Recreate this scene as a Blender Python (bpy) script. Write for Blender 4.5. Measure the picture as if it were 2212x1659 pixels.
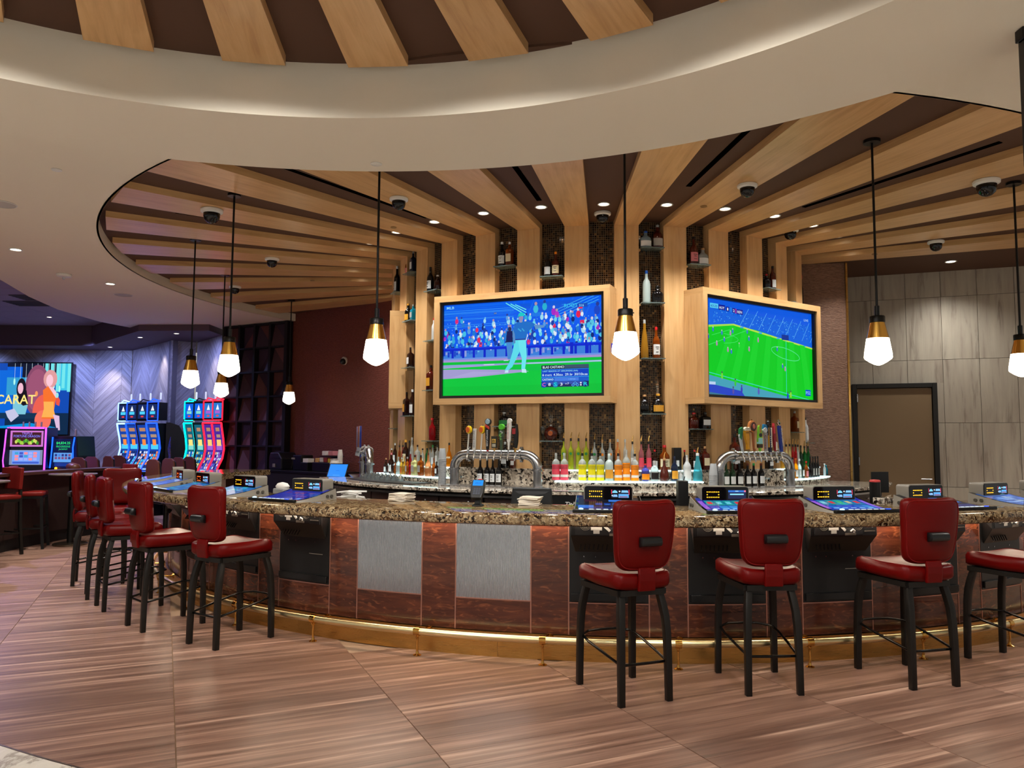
import bpy, bmesh, math, random
from mathutils import Vector, Matrix
for o in list(bpy.data.objects): bpy.data.objects.remove(o)
sc = bpy.context.scene
COL = sc.collection
RNG = random.Random(11)
PI = math.pi
rad = math.radians
# ------------------------------------------------------------------ camera
cd = bpy.data.cameras.new('camera'); cam = bpy.data.objects.new('camera', cd); COL.objects.link(cam)
cd.sensor_width = 36.0; cd.lens = 1661.0/2212.0*36.0; cd.clip_end = 100
cam.matrix_world = Matrix.Translation((0, 0, 1.5)) @ Matrix.Rotation(PI/2+0.0742, 4, 'X') @ Matrix.Rotation(0.0052, 4, 'Z')
sc.camera = cam
# ------------------------------------------------------------------ view, world
sc.view_settings.view_transform = 'Standard'; sc.view_settings.look = 'None'
sc.view_settings.gamma = 1.0; sc.view_settings.use_curve_mapping = False
sc.view_settings.exposure = 0.75
sc.cycles.use_denoising = True
sc.cycles.max_bounces = 6; sc.cycles.diffuse_bounces = 3; sc.cycles.glossy_bounces = 3; sc.cycles.transmission_bounces = 5
sc.cycles.use_adaptive_sampling = True; sc.cycles.adaptive_threshold = 0.12
sc.cycles.sample_clamp_indirect = 6.0; sc.cycles.caustics_reflective = False; sc.cycles.caustics_refractive = False
w = bpy.data.worlds.new('world'); sc.world = w; w.use_nodes = True
w.node_tree.nodes['Background'].inputs[0].default_value = (1.0, .96, .90, 1)
w.node_tree.nodes['Background'].inputs[1].default_value = 0.24
# ------------------------------------------------------------------ plan of the room
CX, CY = 1.15, 10.75             # centre of the round bar
DX, DY = -1.03, 1.10             # centre of the round entrance dome
Z_BEAM, Z_BROWN, Z_SOF, Z_RING = 3.77, 3.835, 3.70, 3.50
R_PIL, R_MOS, R_RIM = 2.82, 2.72, 6.18
R_DIE, R_TOP, R_TIN, Z_TOP = 5.41, 5.86, 5.10, 1.037
def P(a, R, z=0.0):
    r = rad(a); return Vector((CX+R*math.sin(r), CY-R*math.cos(r), z))
def PD(a, R, z=0.0):
    r = rad(a); return Vector((DX+R*math.sin(r), DY+R*math.cos(r), z))
# ------------------------------------------------------------------ lights
def spot(loc, W, col=(1, .97, .91), size=110, blend=.8, rad_=.06, tgt=None, name='downlight_lamp'):
    l = bpy.data.lights.new(name, 'SPOT'); l.energy = W; l.color = col; l.spot_size = rad(size); l.spot_blend = blend; l.shadow_soft_size = rad_
    o = bpy.data.objects.new(name, l); COL.objects.link(o); o.location = loc
    if tgt is not None: o.rotation_euler = (Vector(tgt)-Vector(loc)).to_track_quat('-Z', 'Y').to_euler()
    return o
DOWN_CORE = [-4.4+10.65*k for k in range(-11, 7)]         # between the beams
for a in DOWN_CORE: spot(P(a, 3.35, Z_BROWN-.03), 50, size=105)
DOME_LIGHTS = [(-9.2+24.8*k, 2.75) for k in range(-3, 12)]
for a, R in DOME_LIGHTS: spot(PD(a, R, Z_BROWN-.03), 410, size=158, blend=.7)
OUT_LIGHTS = [(-74.4, 7.20), (-90.1, 6.85), (-58.4, 7.05), (-36, 7.0), (40, 7.0), (62, 7.0)]
for a, R in OUT_LIGHTS: spot(P(a, R, Z_SOF-.03), 200, size=120)
SIDE_LIGHTS = [(77.1, 4.59), (66.0, 5.3)]
for a, R in SIDE_LIGHTS: spot(P(a, R, Z_BROWN-.03), 75, size=130, blend=1.0)
# lounge with the slot machines: violet wash lights in the tray ceiling, white wall washers
WASH = [((-12.4, 17.25, 3.55), (-12.4, 17.95, 1.2), 62, (.30, .42, 1.0)), ((-10.4, 17.25, 3.55), (-10.4, 17.95, 1.2), 62, (.30, .42, 1.0)), ((-9.5, 16.8, 3.55), (-8.9, 17.95, 1.2), 62, (.30, .42, 1.0)),
        ((-8.9, 16.6, 3.55), (-8.1, 17.1, 1.2), 62, (.32, .42, 1.0)), ((-7.6, 15.2, 3.55), (-7.3, 16.2, 1.2), 62, (.32, .42, 1.0)), ((-6.3, 14.8, 3.55), (-6.0, 15.6, 1.2), 62, (.34, .44, 1.0)),
        ((-8.4, 12.5, 3.66), (-8.4, 12.5, 0), 320, (.55, .42, 1.0))]
for l_, t_, W_, c_ in WASH: spot(l_, W_, c_, size=150, tgt=t_, name='violet_wash_lamp')
WALLWASH = [((-9.35, 17.55, 3.56), (-9.35, 17.95, 2.2), 60), ((-7.6, 16.2, 3.56), (-7.45, 16.5, 2.2), 40), ((-6.2, 15.2, 3.56), (-6.1, 15.6, 2.2), 40)]
for l_, t_, W_ in WALLWASH: spot(l_, W_, (1, .93, .85), size=62, tgt=t_, name='wall_washer_lamp')
# ------------------------------------------------------------------ materials
MATS = {}
def lin(c):
    c = c/255.0
    return c/12.92 if c <= .04045 else ((c+.055)/1.055)**2.4
def rgb(r, g, b): return (lin(r), lin(g), lin(b), 1)
def mat(name, col=(128, 128, 128), rough=.5, metal=0.0, spec=.5, emit=None, estr=0.0, trans=0.0, ior=1.45, alpha=1.0, coat=0.0, aniso=0.0):
    if name in MATS: return MATS[name]
    m = bpy.data.materials.new(name); m.use_nodes = True; b = m.node_tree.nodes['Principled BSDF']
    b.inputs['Base Color'].default_value = rgb(*col); b.inputs['Roughness'].default_value = rough; b.inputs['Metallic'].default_value = metal
    b.inputs['Specular IOR Level'].default_value = spec; b.inputs['IOR'].default_value = ior
    b.inputs['Transmission Weight'].default_value = trans; b.inputs['Alpha'].default_value = alpha; b.inputs['Coat Weight'].default_value = coat
    b.inputs['Anisotropic'].default_value = aniso
    if emit is not None:
        b.inputs['Emission Color'].default_value = rgb(*emit); b.inputs['Emission Strength'].default_value = estr
    MATS[name] = m; return m
class NG:
    """small helper around a material's node tree"""
    def __init__(s, m): s.m = m; s.t = m.node_tree; s.b = s.t.nodes['Principled BSDF']
    def n(s, typ, **kw):
        d = s.t.nodes.new('ShaderNode'+typ)
        for k, v in kw.items():
            if k.startswith('_'): setattr(d, k[1:], v)
            else:
                key = k.replace('__', ' ')
                d.inputs[int(key[1:]) if key[0] == 'i' and key[1:].isdigit() else key].default_value = v
        return d
    def l(s, a, b): s.t.links.new(a, b)
    def coord(s, kind='Object', scale=(1, 1, 1), rot=(0, 0, 0), rnd=0.0):
        t = s.n('TexCoord'); mp = s.n('Mapping'); mp.inputs['Scale'].default_value = scale; mp.inputs['Rotation'].default_value = rot
        s.l(t.outputs[kind], mp.inputs['Vector'])
        if rnd:
            oi = s.n('ObjectInfo'); mu = s.n('Math', _operation='MULTIPLY'); mu.inputs[1].default_value = rnd
            s.l(oi.outputs['Random'], mu.inputs[0]); cx = s.n('CombineXYZ')
            for i in range(3): s.l(mu.outputs[0], cx.inputs[i])
            s.l(cx.outputs[0], mp.inputs['Location'])
        return mp.outputs[0]
    def noise(s, vec, scale=5.0, detail=4.0, rough=.55, dist=0.0):
        d = s.n('TexNoise'); d.inputs['Scale'].default_value = scale; d.inputs['Detail'].default_value = detail; d.inputs['Roughness'].default_value = rough; d.inputs['Distortion'].default_value = dist
        s.l(vec, d.inputs['Vector']); return d.outputs['Fac']
    def ramp(s, fac, stops, interp='LINEAR'):
        d = s.n('ValToRGB'); e = d.color_ramp.elements; d.color_ramp.interpolation = interp
        while len(e) < len(stops): e.new(.5)
        for el, (p, c) in zip(e, stops): el.position = p; el.color = rgb(*c) if len(c) == 3 else c
        s.l(fac, d.inputs['Fac']); return d.outputs['Color']
    def mix(s, fac, a, b, typ='MIX'):
        d = s.n('Mix', _data_type='RGBA', _blend_type=typ)
        for x, i in ((fac, 0), (a, 6), (b, 7)):
            if hasattr(x, 'links'): s.l(x, d.inputs[i])
            else: d.inputs[i].default_value = x
        return d.outputs[2]
    def hsv(s, col, h=.5, sat=1.0, val=1.0):
        d = s.n('HueSaturation'); s.l(col, d.inputs['Color'])
        for k, x in (('Hue', h), ('Saturation', sat), ('Value', val)):
            if hasattr(x, 'links'): s.l(x, d.inputs[k])
            else: d.inputs[k].default_value = x
        return d.outputs[0]
    def rng(s, fac, a, b, lo=0.0, hi=1.0):
        d = s.n('MapRange'); s.l(fac, d.inputs[0])
        for i, x in enumerate((lo, hi, a, b)): d.inputs[1+i].default_value = x
        return d.outputs[0]
    def orand(s): return s.n('ObjectInfo').outputs['Random']
    def base(s, c): s.l(c, s.b.inputs['Base Color'])
    def rough(s, c): s.l(c, s.b.inputs['Roughness'])
    def bump(s, h, strength=.2, dist=.01):
        d = s.n('Bump'); d.inputs['Strength'].default_value = strength; d.inputs['Distance'].default_value = dist
        s.l(h, d.inputs['Height']); s.l(d.outputs[0], s.b.inputs['Normal'])
def m_maple():
    m = mat('maple_veneer', (205, 160, 105), .34, spec=.5); g = NG(m)
    v = g.coord('UV', (.55, 7, 1), rnd=30); f = g.noise(v, 3.0, 5, .6, .6)
    v2 = g.coord('UV', (1.6, 2.2, 1), rnd=17); f2 = g.noise(v2, 1.2, 2, .5, .8)
    c = g.ramp(f, [(.25, (184, 138, 88)), (.5, (205, 161, 108)), (.8, (220, 180, 128))])
    c = g.mix(g.rng(f2, 0, .35, .35, .7), c, rgb(226, 188, 138))
    c = g.hsv(c, val=g.rng(g.orand(), .93, 1.06)); g.base(c); g.bump(f, .05, .002)
    return m
def m_wall_maroon(name, c0, c1, spec=.35):
    m = mat(name, c0, .55, spec=spec); g = NG(m)
    v = g.coord('UV', (9, 34, 1)); f = g.noise(v, 2.2, 2, .5, .9)
    g.base(g.ramp(f, [(.35, c0), (.65, c1)])); g.bump(f, .55, .02); return m
def m_floor_wood():
    m = mat('wood_look_tile', (125, 82, 62), .33, spec=.45); g = NG(m)
    v = g.coord('Object', (.35, 11, 1), rnd=40); f = g.noise(v, 2.0, 5, .6, .25)
    v3 = g.coord('Object', (.30, 3.2, 1), rnd=90); f3 = g.noise(v3, 2.0, 2, .5, .4)
    v2 = g.coord('Object', (3, 60, 1), rnd=20); f2 = g.noise(v2, 2.0, 3, .6, .2)
    c = g.ramp(f, [(.30, (78, 55, 46)), (.44, (122, 91, 78)), (.57, (156, 121, 105)), (.68, (204, 168, 146))])
    c = g.mix(g.rng(f3, .0, .7, .44, .58), c, rgb(100, 72, 61)); c = g.mix(.14, c, g.ramp(f2, [(.3, (60, 38, 30)), (.7, (180, 135, 105))]))
    c = g.hsv(c, val=g.rng(g.orand(), .86, 1.12)); g.base(c); g.rough(g.rng(f2, .24, .42)); g.bump(f2, .06, .002); return m
def m_granite(name, pal, scale=38, rough=.06):
    m = mat(name, pal[1], rough, spec=.5); g = NG(m); v = g.coord('Object')
    d = g.n('TexNoise'); d.inputs['Scale'].default_value = scale*.55; d.inputs['Detail'].default_value = 3; g.l(v, d.inputs['Vector'])
    mx = g.mix(.055, v, d.outputs['Color'], 'ADD')
    vo = g.n('TexVoronoi'); vo.inputs['Scale'].default_value = scale; g.l(mx, vo.inputs['Vector'])
    sep = g.n('SeparateColor'); g.l(vo.outputs['Color'], sep.inputs[0])
    c = g.ramp(sep.outputs[0], [(.0, pal[0]), (.24, pal[1]), (.42, pal[2]), (.62, pal[3]), (.8, pal[4])], 'CONSTANT')
    big = g.noise(v, scale*.16, 3, .6); c = g.mix(g.rng(big, 0, .75, .50, .66), c, rgb(*pal[3]))
    f = g.noise(v, scale*2.6, 3, .6); c = g.mix(.35, c, g.ramp(f, [(.35, pal[0]), (.6, pal[4])]), 'OVERLAY'); g.base(c); return m
def m_redwood():
    m = mat('figured_cherry_veneer', (110, 50, 30), .24, spec=.5, coat=.3); g = NG(m)
    v = g.coord('UV', (1.2, 9, 1), rnd=20); f = g.noise(v, 2.0, 5, .6, .7)
    v2 = g.coord('UV', (5.5, 16, 1), rnd=33); f2 = g.noise(v2, 1.6, 2, .5, 1.6)
    c = g.ramp(f, [(.3, (50, 23, 15)), (.5, (74, 35, 22)), (.7, (98, 50, 31))])
    c = g.mix(g.rng(f2, 0, .55, .56, .72), c, rgb(140, 80, 50)); g.base(c); g.bump(f2, .04, .002); return m
def m_brushed(name, col, rough=.3, sc_=(2, 90, 1)):
    m = mat(name, col, rough, 1.0, aniso=.6); g = NG(m); v = g.coord('UV', sc_, rnd=9); f = g.noise(v, 3.0, 3, .6)
    g.rough(g.rng(f, rough*.8, rough*1.25)); g.bump(f, .012, .0006); return m
def m_leather(name, col):
    m = mat(name, col, .33, spec=.16); g = NG(m); v = g.coord('Object', (1, 1, 1))
    f = g.noise(v, 7, 3, .6); g.base(g.mix(g.rng(f, 0, .5), rgb(*col), rgb(int(col[0]*.82), int(col[1]*.8), int(col[2]*.8))))
    vo = g.n('TexVoronoi'); vo.inputs['Scale'].default_value = 330; g.l(v, vo.inputs['Vector']); g.bump(vo.outputs['Distance'], .10, .002); return m
def m_mosaic():
    m = mat('glass_mosaic', (60, 45, 32), .18, spec=.6); g = NG(m); t = g.n('TexCoord')
    sc2 = g.n('VectorMath', _operation='SCALE'); sc2.inputs['Scale'].default_value = 1/.0235; g.l(t.outputs['UV'], sc2.inputs[0])
    fl = g.n('VectorMath', _operation='FLOOR'); g.l(sc2.outputs[0], fl.inputs[0]); fr = g.n('VectorMath', _operation='FRACTION'); g.l(sc2.outputs[0], fr.inputs[0])
    wn = g.n('TexWhiteNoise', _noise_dimensions='3D'); g.l(fl.outputs[0], wn.inputs['Vector'])
    c = g.ramp(wn.outputs['Value'], [(0, (34, 24, 18)), (.25, (56, 38, 26)), (.5, (78, 54, 34)), (.72, (100, 74, 46)), (.88, (62, 60, 56)), (.96, (150, 116, 72))], 'CONSTANT')
    sp = g.n('SeparateXYZ'); g.l(fr.outputs[0], sp.inputs[0]); outs = []
    for ax in (0, 1):
        s1 = g.n('Math', _operation='SUBTRACT'); g.l(sp.outputs[ax], s1.inputs[0]); s1.inputs[1].default_value = .5
        s2 = g.n('Math', _operation='ABSOLUTE'); g.l(s1.outputs[0], s2.inputs[0]); outs.append(s2.outputs[0])
    mx = g.n('Math', _operation='MAXIMUM'); g.l(outs[0], mx.inputs[0]); g.l(outs[1], mx.inputs[1])
    e = g.rng(mx.outputs[0], 0, 1, .40, .44); g.base(g.mix(e, c, rgb(112, 94, 70))); g.rough(g.rng(e, .10, .7))
    g.l(g.rng(e, .55, 0), g.b.inputs['Metallic'])
    inv = g.rng(mx.outputs[0], 1, 0, .38, .46); g.bump(inv, .5, .004); return m
def m_stone():
    m = mat('travertine_look_tile', (170, 160, 145), .38); g = NG(m)
    v = g.coord('UV', (.8, 9, 1), rnd=50); f = g.noise(v, 1.6, 4, .6, .5); v2 = g.coord('UV', (.5, 2.4, 1), rnd=21); f2 = g.noise(v2, 2, 2)
    c = g.ramp(f, [(.3, (134, 124, 112)), (.45, (168, 160, 146)), (.8, (184, 176, 160))]); g.base(g.mix(g.rng(f2, 0, .35, .4, .7), c, rgb(150, 136, 124))); return m
def m_chevron():
    m = mat('pale_chevron_wood', (160, 150, 158), .5); g = NG(m)
    v = g.coord('UV', (.8, 14, 1), rnd=30); f = g.noise(v, 2, 4, .6, .3)
    c = g.ramp(f, [(.3, (128, 118, 124)), (.6, (168, 158, 164)), (.8, (184, 176, 180))]); g.base(g.hsv(c, val=g.rng(g.orand(), .82, 1.1))); return m
def m_paint(name, col, rough=.7):
    m = mat(name, col, rough, spec=.25); g = NG(m); v = g.coord('Object'); f = g.noise(v, 90, 2, .5); g.bump(f, .04, .002); return m
MAPLE = m_maple(); BROWN = m_paint('brown_ceiling_paint', (88, 63, 50)); CREAM = m_paint('cream_ceiling_paint', (232, 224, 208))
MAROON = m_wall_maroon('maroon_wallcovering', (104, 54, 46), (122, 66, 56)); TAUPE = m_wall_maroon('taupe_rippled_wallcovering', (104, 76, 62), (132, 100, 82))
FLOORW = m_floor_wood(); GRAN = m_granite('brown_granite', [(34, 24, 18), (86, 60, 38), (122, 100, 72), (150, 130, 100), (178, 160, 128)], 78)
GRAN2 = m_granite('white_granite', [(26, 23, 22), (96, 84, 74), (168, 158, 146), (196, 188, 176), (216, 208, 196)], 52)
CHERRY = m_redwood(); STEELP = m_brushed('brushed_steel_sheet', (176, 180, 188), .27, (120, 3, 1)); STEEL = m_brushed('brushed_steel', (176, 176, 178), .22)
BRASS = m_brushed('brushed_brass', (196, 154, 86), .28); BRASSP = mat('polished_brass', (214, 164, 84), .12, 1.0)
BLACKM = mat('black_metal', (17, 16, 15), .38, .4); BLACK = mat('black_plastic', (13, 13, 14), .32); DARKFR = mat('dark_bronze_metal', (30, 27, 24), .42, .5)
LEATH = m_leather('red_leather', (90, 5, 4)); LEATHD = m_leather('dull_red_vinyl', (118, 30, 26)); MOS = m_mosaic(); STONE = m_stone(); CHEV = m_chevron()
WHITE = mat('white_plastic', (226, 226, 222), .35); GREYP = mat('warm_grey_plastic', (130, 124, 114), .42); GROUT = mat('tan_grout', (150, 122, 98), .8)
LIGHTW = mat('lamp_lens_white', (255, 250, 240), .4, emit=(255, 240, 214), estr=6.0); LIGHTW.cycles.emission_sampling = 'NONE'
SHADE = mat('lit_opal_glass', (255, 255, 255), .3, emit=(255, 238, 205), estr=7.0)
LEDW = mat('warm_led_strip', (255, 255, 255), .4, emit=(255, 232, 204), estr=17.0)
GLOW = mat('lit_acrylic_riser', (230, 250, 250), .25, emit=(206, 250, 255), estr=1.0)
GLASSSH = mat('shelf_glass', (190, 214, 212), .05, trans=.75, ior=1.1)
CLEAR = mat('clear_glass', (240, 246, 246), .03, trans=.95, ior=1.25)
# ------------------------------------------------------------------ mesh builder
class MB:
    def __init__(s): s.v = []; s.f = []; s.uv = []; s.col = []
    def vert(s, p): s.v.append(tuple(p)); return len(s.v)-1
    def face(s, idx, uv=None, col=None): s.f.append(tuple(idx)); s.uv.append(uv); s.col.append(col)
    def poly(s, pts, uv=None, col=None): s.face([s.vert(p) for p in pts], uv, col)
    def box(s, c, d, M=None):
        x, y, z = d[0]/2, d[1]/2, d[2]/2; cc = Vector(c)
        vs = [cc+Vector((i*x, j*y, k*z)) for k in (-1, 1) for j in (-1, 1) for i in (-1, 1)]
        if M is not None: vs = [M @ q for q in vs]
        b = [s.vert(q) for q in vs]
        for q in ((0, 2, 3, 1), (4, 5, 7, 6), (0, 1, 5, 4), (2, 6, 7, 3), (0, 4, 6, 2), (1, 3, 7, 5)): s.face([b[i] for i in q])
        return s
    def prism(s, poly, z0, z1, M=None):
        n = len(poly); lo = [Vector((p[0], p[1], z0)) for p in poly]; hi = [Vector((p[0], p[1], z1)) for p in poly]
        if M is not None: lo = [M @ q for q in lo]; hi = [M @ q for q in hi]
        a = [s.vert(q) for q in lo]; b = [s.vert(q) for q in hi]
        s.face(a[::-1]); s.face(b)
        for i in range(n): j = (i+1) % n; s.face((a[i], a[j], b[j], b[i]))
        return s
    def rings(s, rings, closed=True, cap=True):
        """join successive rings of equal length"""
        ids = [[s.vert(p) for p in r] for r in rings]; n = len(ids[0])
        for a, b in zip(ids, ids[1:]):
            for i in range(n if closed else n-1): j = (i+1) % n; s.face((a[i], a[j], b[j], b[i]))
        if cap and closed: s.face(ids[0][::-1]); s.face(ids[-1])
        return s
    def lathe(s, prof, n=16, M=None, cap=True, sq=2.0, sy=1.0):
        rs = []
        for r, z in prof:
            ring = []
            for i in range(n):
                t = 2*PI*(i+.5)/n; c, q = math.cos(t), math.sin(t)
                k = (abs(c)**sq+abs(q)**sq)**(-1/sq) if sq != 2 else 1
                p = Vector((r*c*k, r*q*k*sy, z)); ring.append(M @ p if M is not None else p)
            rs.append(ring)
        return s.rings(rs, cap=cap)
    def tube(s, path, r, n=8, closed=False, cap=True, flat=None, M=None):
        path = [Vector(p) for p in path]; m = len(path); rs = []; up = None
        for i, p in enumerate(path):
            if closed: t = (path[(i+1) % m]-path[i-1])
            else: t = path[min(i+1, m-1)]-path[max(i-1, 0)]
            t.normalize()
            if up is None:
                up = Vector((0, 0, 1)) if abs(t.z) < .9 else Vector((0, 1, 0))
            sd = t.cross(up); sd.normalize(); up2 = sd.cross(t); up2.normalize(); up = up2
            rr = r[i] if isinstance(r, (list, tuple)) else r
            ring = []
            for k in range(n):
                a = 2*PI*(k+.5)/n
                if n == 4: a = PI/4+PI/2*k; q = sd*math.cos(a)*rr*1.4142+up2*math.sin(a)*rr*1.4142
                else: q = sd*math.cos(a)*rr+up2*math.sin(a)*rr*(flat or 1)
                q = p+q; ring.append(M @ q if M is not None else q)
            rs.append(ring)
        if closed: rs.append(rs[0]); s.rings(rs, cap=False)
        else: s.rings(rs, cap=cap)
        return s
    def arc(s, prof, a0, a1, step=1.5, closed=True, cap=True, cen=None):
        """sweep a profile of (R, z) about the bar centre between two angles"""
        n = max(1, int(math.ceil(abs(a1-a0)/step))); ids = []; per = [0]
        for (r0, z0), (r1, z1) in zip(prof, prof[1:]+prof[:1]): per.append(per[-1]+math.hypot(r1-r0, z1-z0))
        f = cen or P
        for i in range(n+1):
            a = a0+(a1-a0)*i/n; ids.append([s.vert(f(a, r, z)) for r, z in prof])
        m = len(prof); R0 = max(r for r, z in prof)
        for i in range(n):
            u0 = rad(a0+(a1-a0)*i/n)*R0; u1 = rad(a0+(a1-a0)*(i+1)/n)*R0
            for k in range(m if closed else m-1):
                j = (k+1) % m
                s.face((ids[i][k], ids[i+1][k], ids[i+1][j], ids[i][j]), ((u0, per[k]), (u1, per[k]), (u1, per[k+1]), (u0, per[k+1])))
        if closed and cap: s.face(ids[0]); s.face(ids[-1][::-1])
        return s
    def mesh(s, name, m=None, smooth=None, bevel=0.0, seg=2, grain='x', sub=0):
        me = bpy.data.meshes.new(name); me.from_pydata(s.v, [], s.f)
        uvl = me.uv_layers.new(name='UVMap'); ax = 'xyz'.index(grain)
        me.update()
        for p in me.polygons:
            uv = s.uv[p.index]
            if uv:
                for li, q in zip(p.loop_indices, uv): uvl.data[li].uv = q
            else:
                nn = p.normal; d = max(range(3), key=lambda i: abs(nn[i])); rem = [i for i in range(3) if i != d]
                if ax in rem: rem = [ax]+[i for i in rem if i != ax]
                for li in p.loop_indices:
                    c = me.vertices[me.loops[li].vertex_index].co; uvl.data[li].uv = (c[rem[0]], c[rem[1]])
        if any(s.col):
            ca = me.color_attributes.new('Col', 'FLOAT_COLOR', 'CORNER')
            for p in me.polygons:
                c = s.col[p.index] or (0, 0, 0, 1)
                for li in p.loop_indices: ca.data[li].color = c
        if bevel or sub:
            bm = bmesh.new(); bm.from_mesh(me)
            if bevel:
                ed = [e for e in bm.edges if len(e.link_faces) == 2 and e.calc_face_angle(0) > .5]
                bmesh.ops.bevel(bm, geom=ed, offset=bevel, segments=seg, affect='EDGES', profile=.5, clamp_overlap=True)
            bmesh.ops.recalc_face_normals(bm, faces=bm.faces); bm.to_mesh(me); bm.free()
        if smooth:
            me.polygons.foreach_set('use_smooth', [True]*len(me.polygons))
            if smooth is not True: me.set_sharp_from_angle(angle=rad(smooth))
        if m is not None: me.materials.append(m)
        me.update(); return me
    def build(s, name, m=None, parent=None, **k):
        loc = k.pop('loc', None); rz = k.pop('rz', None); o = obj(name, s.mesh(name, m, **k), parent)
        if loc is not None: o.location = loc
        if rz is not None: o.rotation_euler.z = rz
        return o
def obj(name, me, parent=None, loc=None, rz=None):
    o = bpy.data.objects.new(name, me); COL.objects.link(o)
    if parent is not None: o.parent = parent
    if loc is not None: o.location = loc
    if rz is not None: o.rotation_euler.z = rz
    return o
def tag(o, label=None, cat=None, group=None, kind=None):
    if label: o['label'] = label
    if cat: o['category'] = cat
    if group: o['group'] = group
    if kind: o['kind'] = kind
    return o
def thing(name, label, cat, loc=(0, 0, 0), rz=0.0, group=None):
    o = bpy.data.objects.new(name, None); COL.objects.link(o); o.location = loc; o.rotation_euler.z = rz; o.empty_display_size = .1
    return tag(o, label, cat, group)
def struct(o, label=None): o['kind'] = 'structure'; return tag(o, label) if label else o
def copy_tree(o, parent=None):
    c = o.copy(); COL.objects.link(c); c.parent = parent
    for ch in o.children: copy_tree(ch, c)
    return c
def ordinal(n): return ['first', 'second', 'third', 'fourth', 'fifth', 'sixth', 'seventh', 'eighth', 'ninth', 'tenth', 'eleventh', 'twelfth', 'thirteenth', 'fourteenth', 'fifteenth', 'sixteenth', 'seventeenth', 'eighteenth', 'nineteenth', 'twentieth'][n]
def rrect(w, h, r, n=4, cx=0, cy=0):
    pts = []
    for sx, sy, a0 in ((1, 1, 0), (-1, 1, 90), (-1, -1, 180), (1, -1, 270)):
        for i in range(n+1):
            a = rad(a0+90*i/n); pts.append((cx+sx*(w/2-r)+r*math.cos(a), cy+sy*(h/2-r)+r*math.sin(a)))
    return pts
def circle(r, n=24, cx=0, cy=0): return [(cx+r*math.cos(2*PI*i/n), cy+r*math.sin(2*PI*i/n)) for i in range(n)]
MXZ = Matrix(((1, 0, 0, 0), (0, 0, 1, 0), (0, 1, 0, 0), (0, 0, 0, 1)))    # drawing (x, y) -> (x, z), depth -> y
# ================================================================== FLOOR
fl = MB(); fl.box((-3, 8, -.056), (26, 24, .1)); floor_ = struct(fl.build('floor', GROUT), 'wood-look tile floor with pale straight joints')
NV = Vector((.912, .410)); DV = Vector((.410, -.912)); RZF = math.atan2(.410, .912); PL, PW = 1.147, .191
def clip(poly, n, c):
    out = []
    for i, p in enumerate(poly):
        q = poly[(i+1) % len(poly)]; dp = p.dot(n)-c; dq = q.dot(n)-c
        if dp <= 0: out.append(p)
        if dp*dq < 0: out.append(p+(q-p)*(dp/(dp-dq)))
    return out
R_MARB = 7.76
TANG = [(Vector((math.sin(rad(a)), -math.cos(rad(a)))), R_MARB+Vector((math.sin(rad(a)), -math.cos(rad(a)))).dot(Vector((CX, CY)))) for a in range(-46, 34, 2)]
planks = []
for i in range(-12, 9):
    for j in range(-90, 30):
        s0 = .10+PL*i; t0 = PW*j
        c = NV*(s0+PL/2)+DV*(t0+PW/2)
        if c.y < 2.7 or c.y > 15 or c.x < -9.3 or abs(c.x) > .72*c.y+1.0: continue
        Rr = (c-Vector((CX, CY))).length
        if Rr < 5.2 or Rr > 8.9: continue
        poly = [NV*(s0+a)+DV*(t0+b) for a, b in ((.003, .0008), (PL-.003, .0008), (PL-.003, PW-.0008), (.003, PW-.0008))]
        full = True
        for n_, c_ in TANG:
            if any(p.dot(n_) > c_ for p in poly): poly = clip(poly, n_, c_); full = False
            if len(poly) < 3: break
        if len(poly) < 3: continue
        planks.append((c.length, c, poly, full))
planks.sort(key=lambda t: t[0])
full_me = None
def plank_mesh(c, poly):
    m = MB(); M = Matrix.Rotation(-RZF, 2); q = [M @ (p-c) for p in poly]
    if (q[1]-q[0]).cross(q[2]-q[1]) < 0: q = q[::-1]
    return m.prism([(p.x, p.y) for p in q], -.006, 0.0)
rest = MB()
for k, (d_, c, poly, full) in enumerate(planks):
    if k < 300:
        if full:
            if full_me is None: full_me = plank_mesh(c, poly).mesh('floor_plank', FLOORW)
            o = obj('floor_plank', full_me, floor_)
        else: o = plank_mesh(c, poly).build('floor_plank', FLOORW, floor_)
        o.location = (c.x, c.y, 0); o.rotation_euler.z = RZF
    else:
        rest.prism([(p.x, p.y) for p in (poly if (poly[1]-poly[0]).cross(poly[2]-poly[1]) > 0 else poly[::-1])], -.006, 0.0, Matrix.Rotation(-RZF, 4, 'Z'))
if rest.v:
    o = rest.build('far_floor_planks', FLOORW, floor_); o.rotation_euler.z = RZF; o['kind'] = 'stuff'
MARB = mat('white_marble', (206, 198, 186), .15)
g = NG(MARB); v = g.coord('Object'); f = g.noise(v, 2.2, 6, .65, 1.5); g.base(g.ramp(f, [(.3, (222, 215, 204)), (.52, (206, 199, 188)), (.56, (160, 150, 140)), (.62, (212, 205, 195))]))
mf = struct(bpy.data.objects.new('floor', None)); COL.objects.link(mf); tag(mf, 'white marble border floor along a curved edge')
for k, a in enumerate(range(-60, 40, 6)):
    for r0_, r1_ in ((R_MARB+.012, R_MARB+1.2), (R_MARB+1.204, R_MARB+2.4), (R_MARB+2.404, R_MARB+4.4), (R_MARB+4.404, R_MARB+8.0)):
        m = MB(); m.arc([(r0_, -.006), (r1_, -.006), (r1_, .0), (r0_, .0)], a+.02, a+5.98, 1.0); m.build('marble_tile', MARB, mf)
m = MB(); m.arc([(R_MARB, -.005), (R_MARB+.010, -.005), (R_MARB+.010, .001), (R_MARB, .001)], -60, 36, 1.0); m.build('metal_edge_strip', mat('edge_strip_metal', (150, 140, 128), .3, 1.0), mf)
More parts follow.
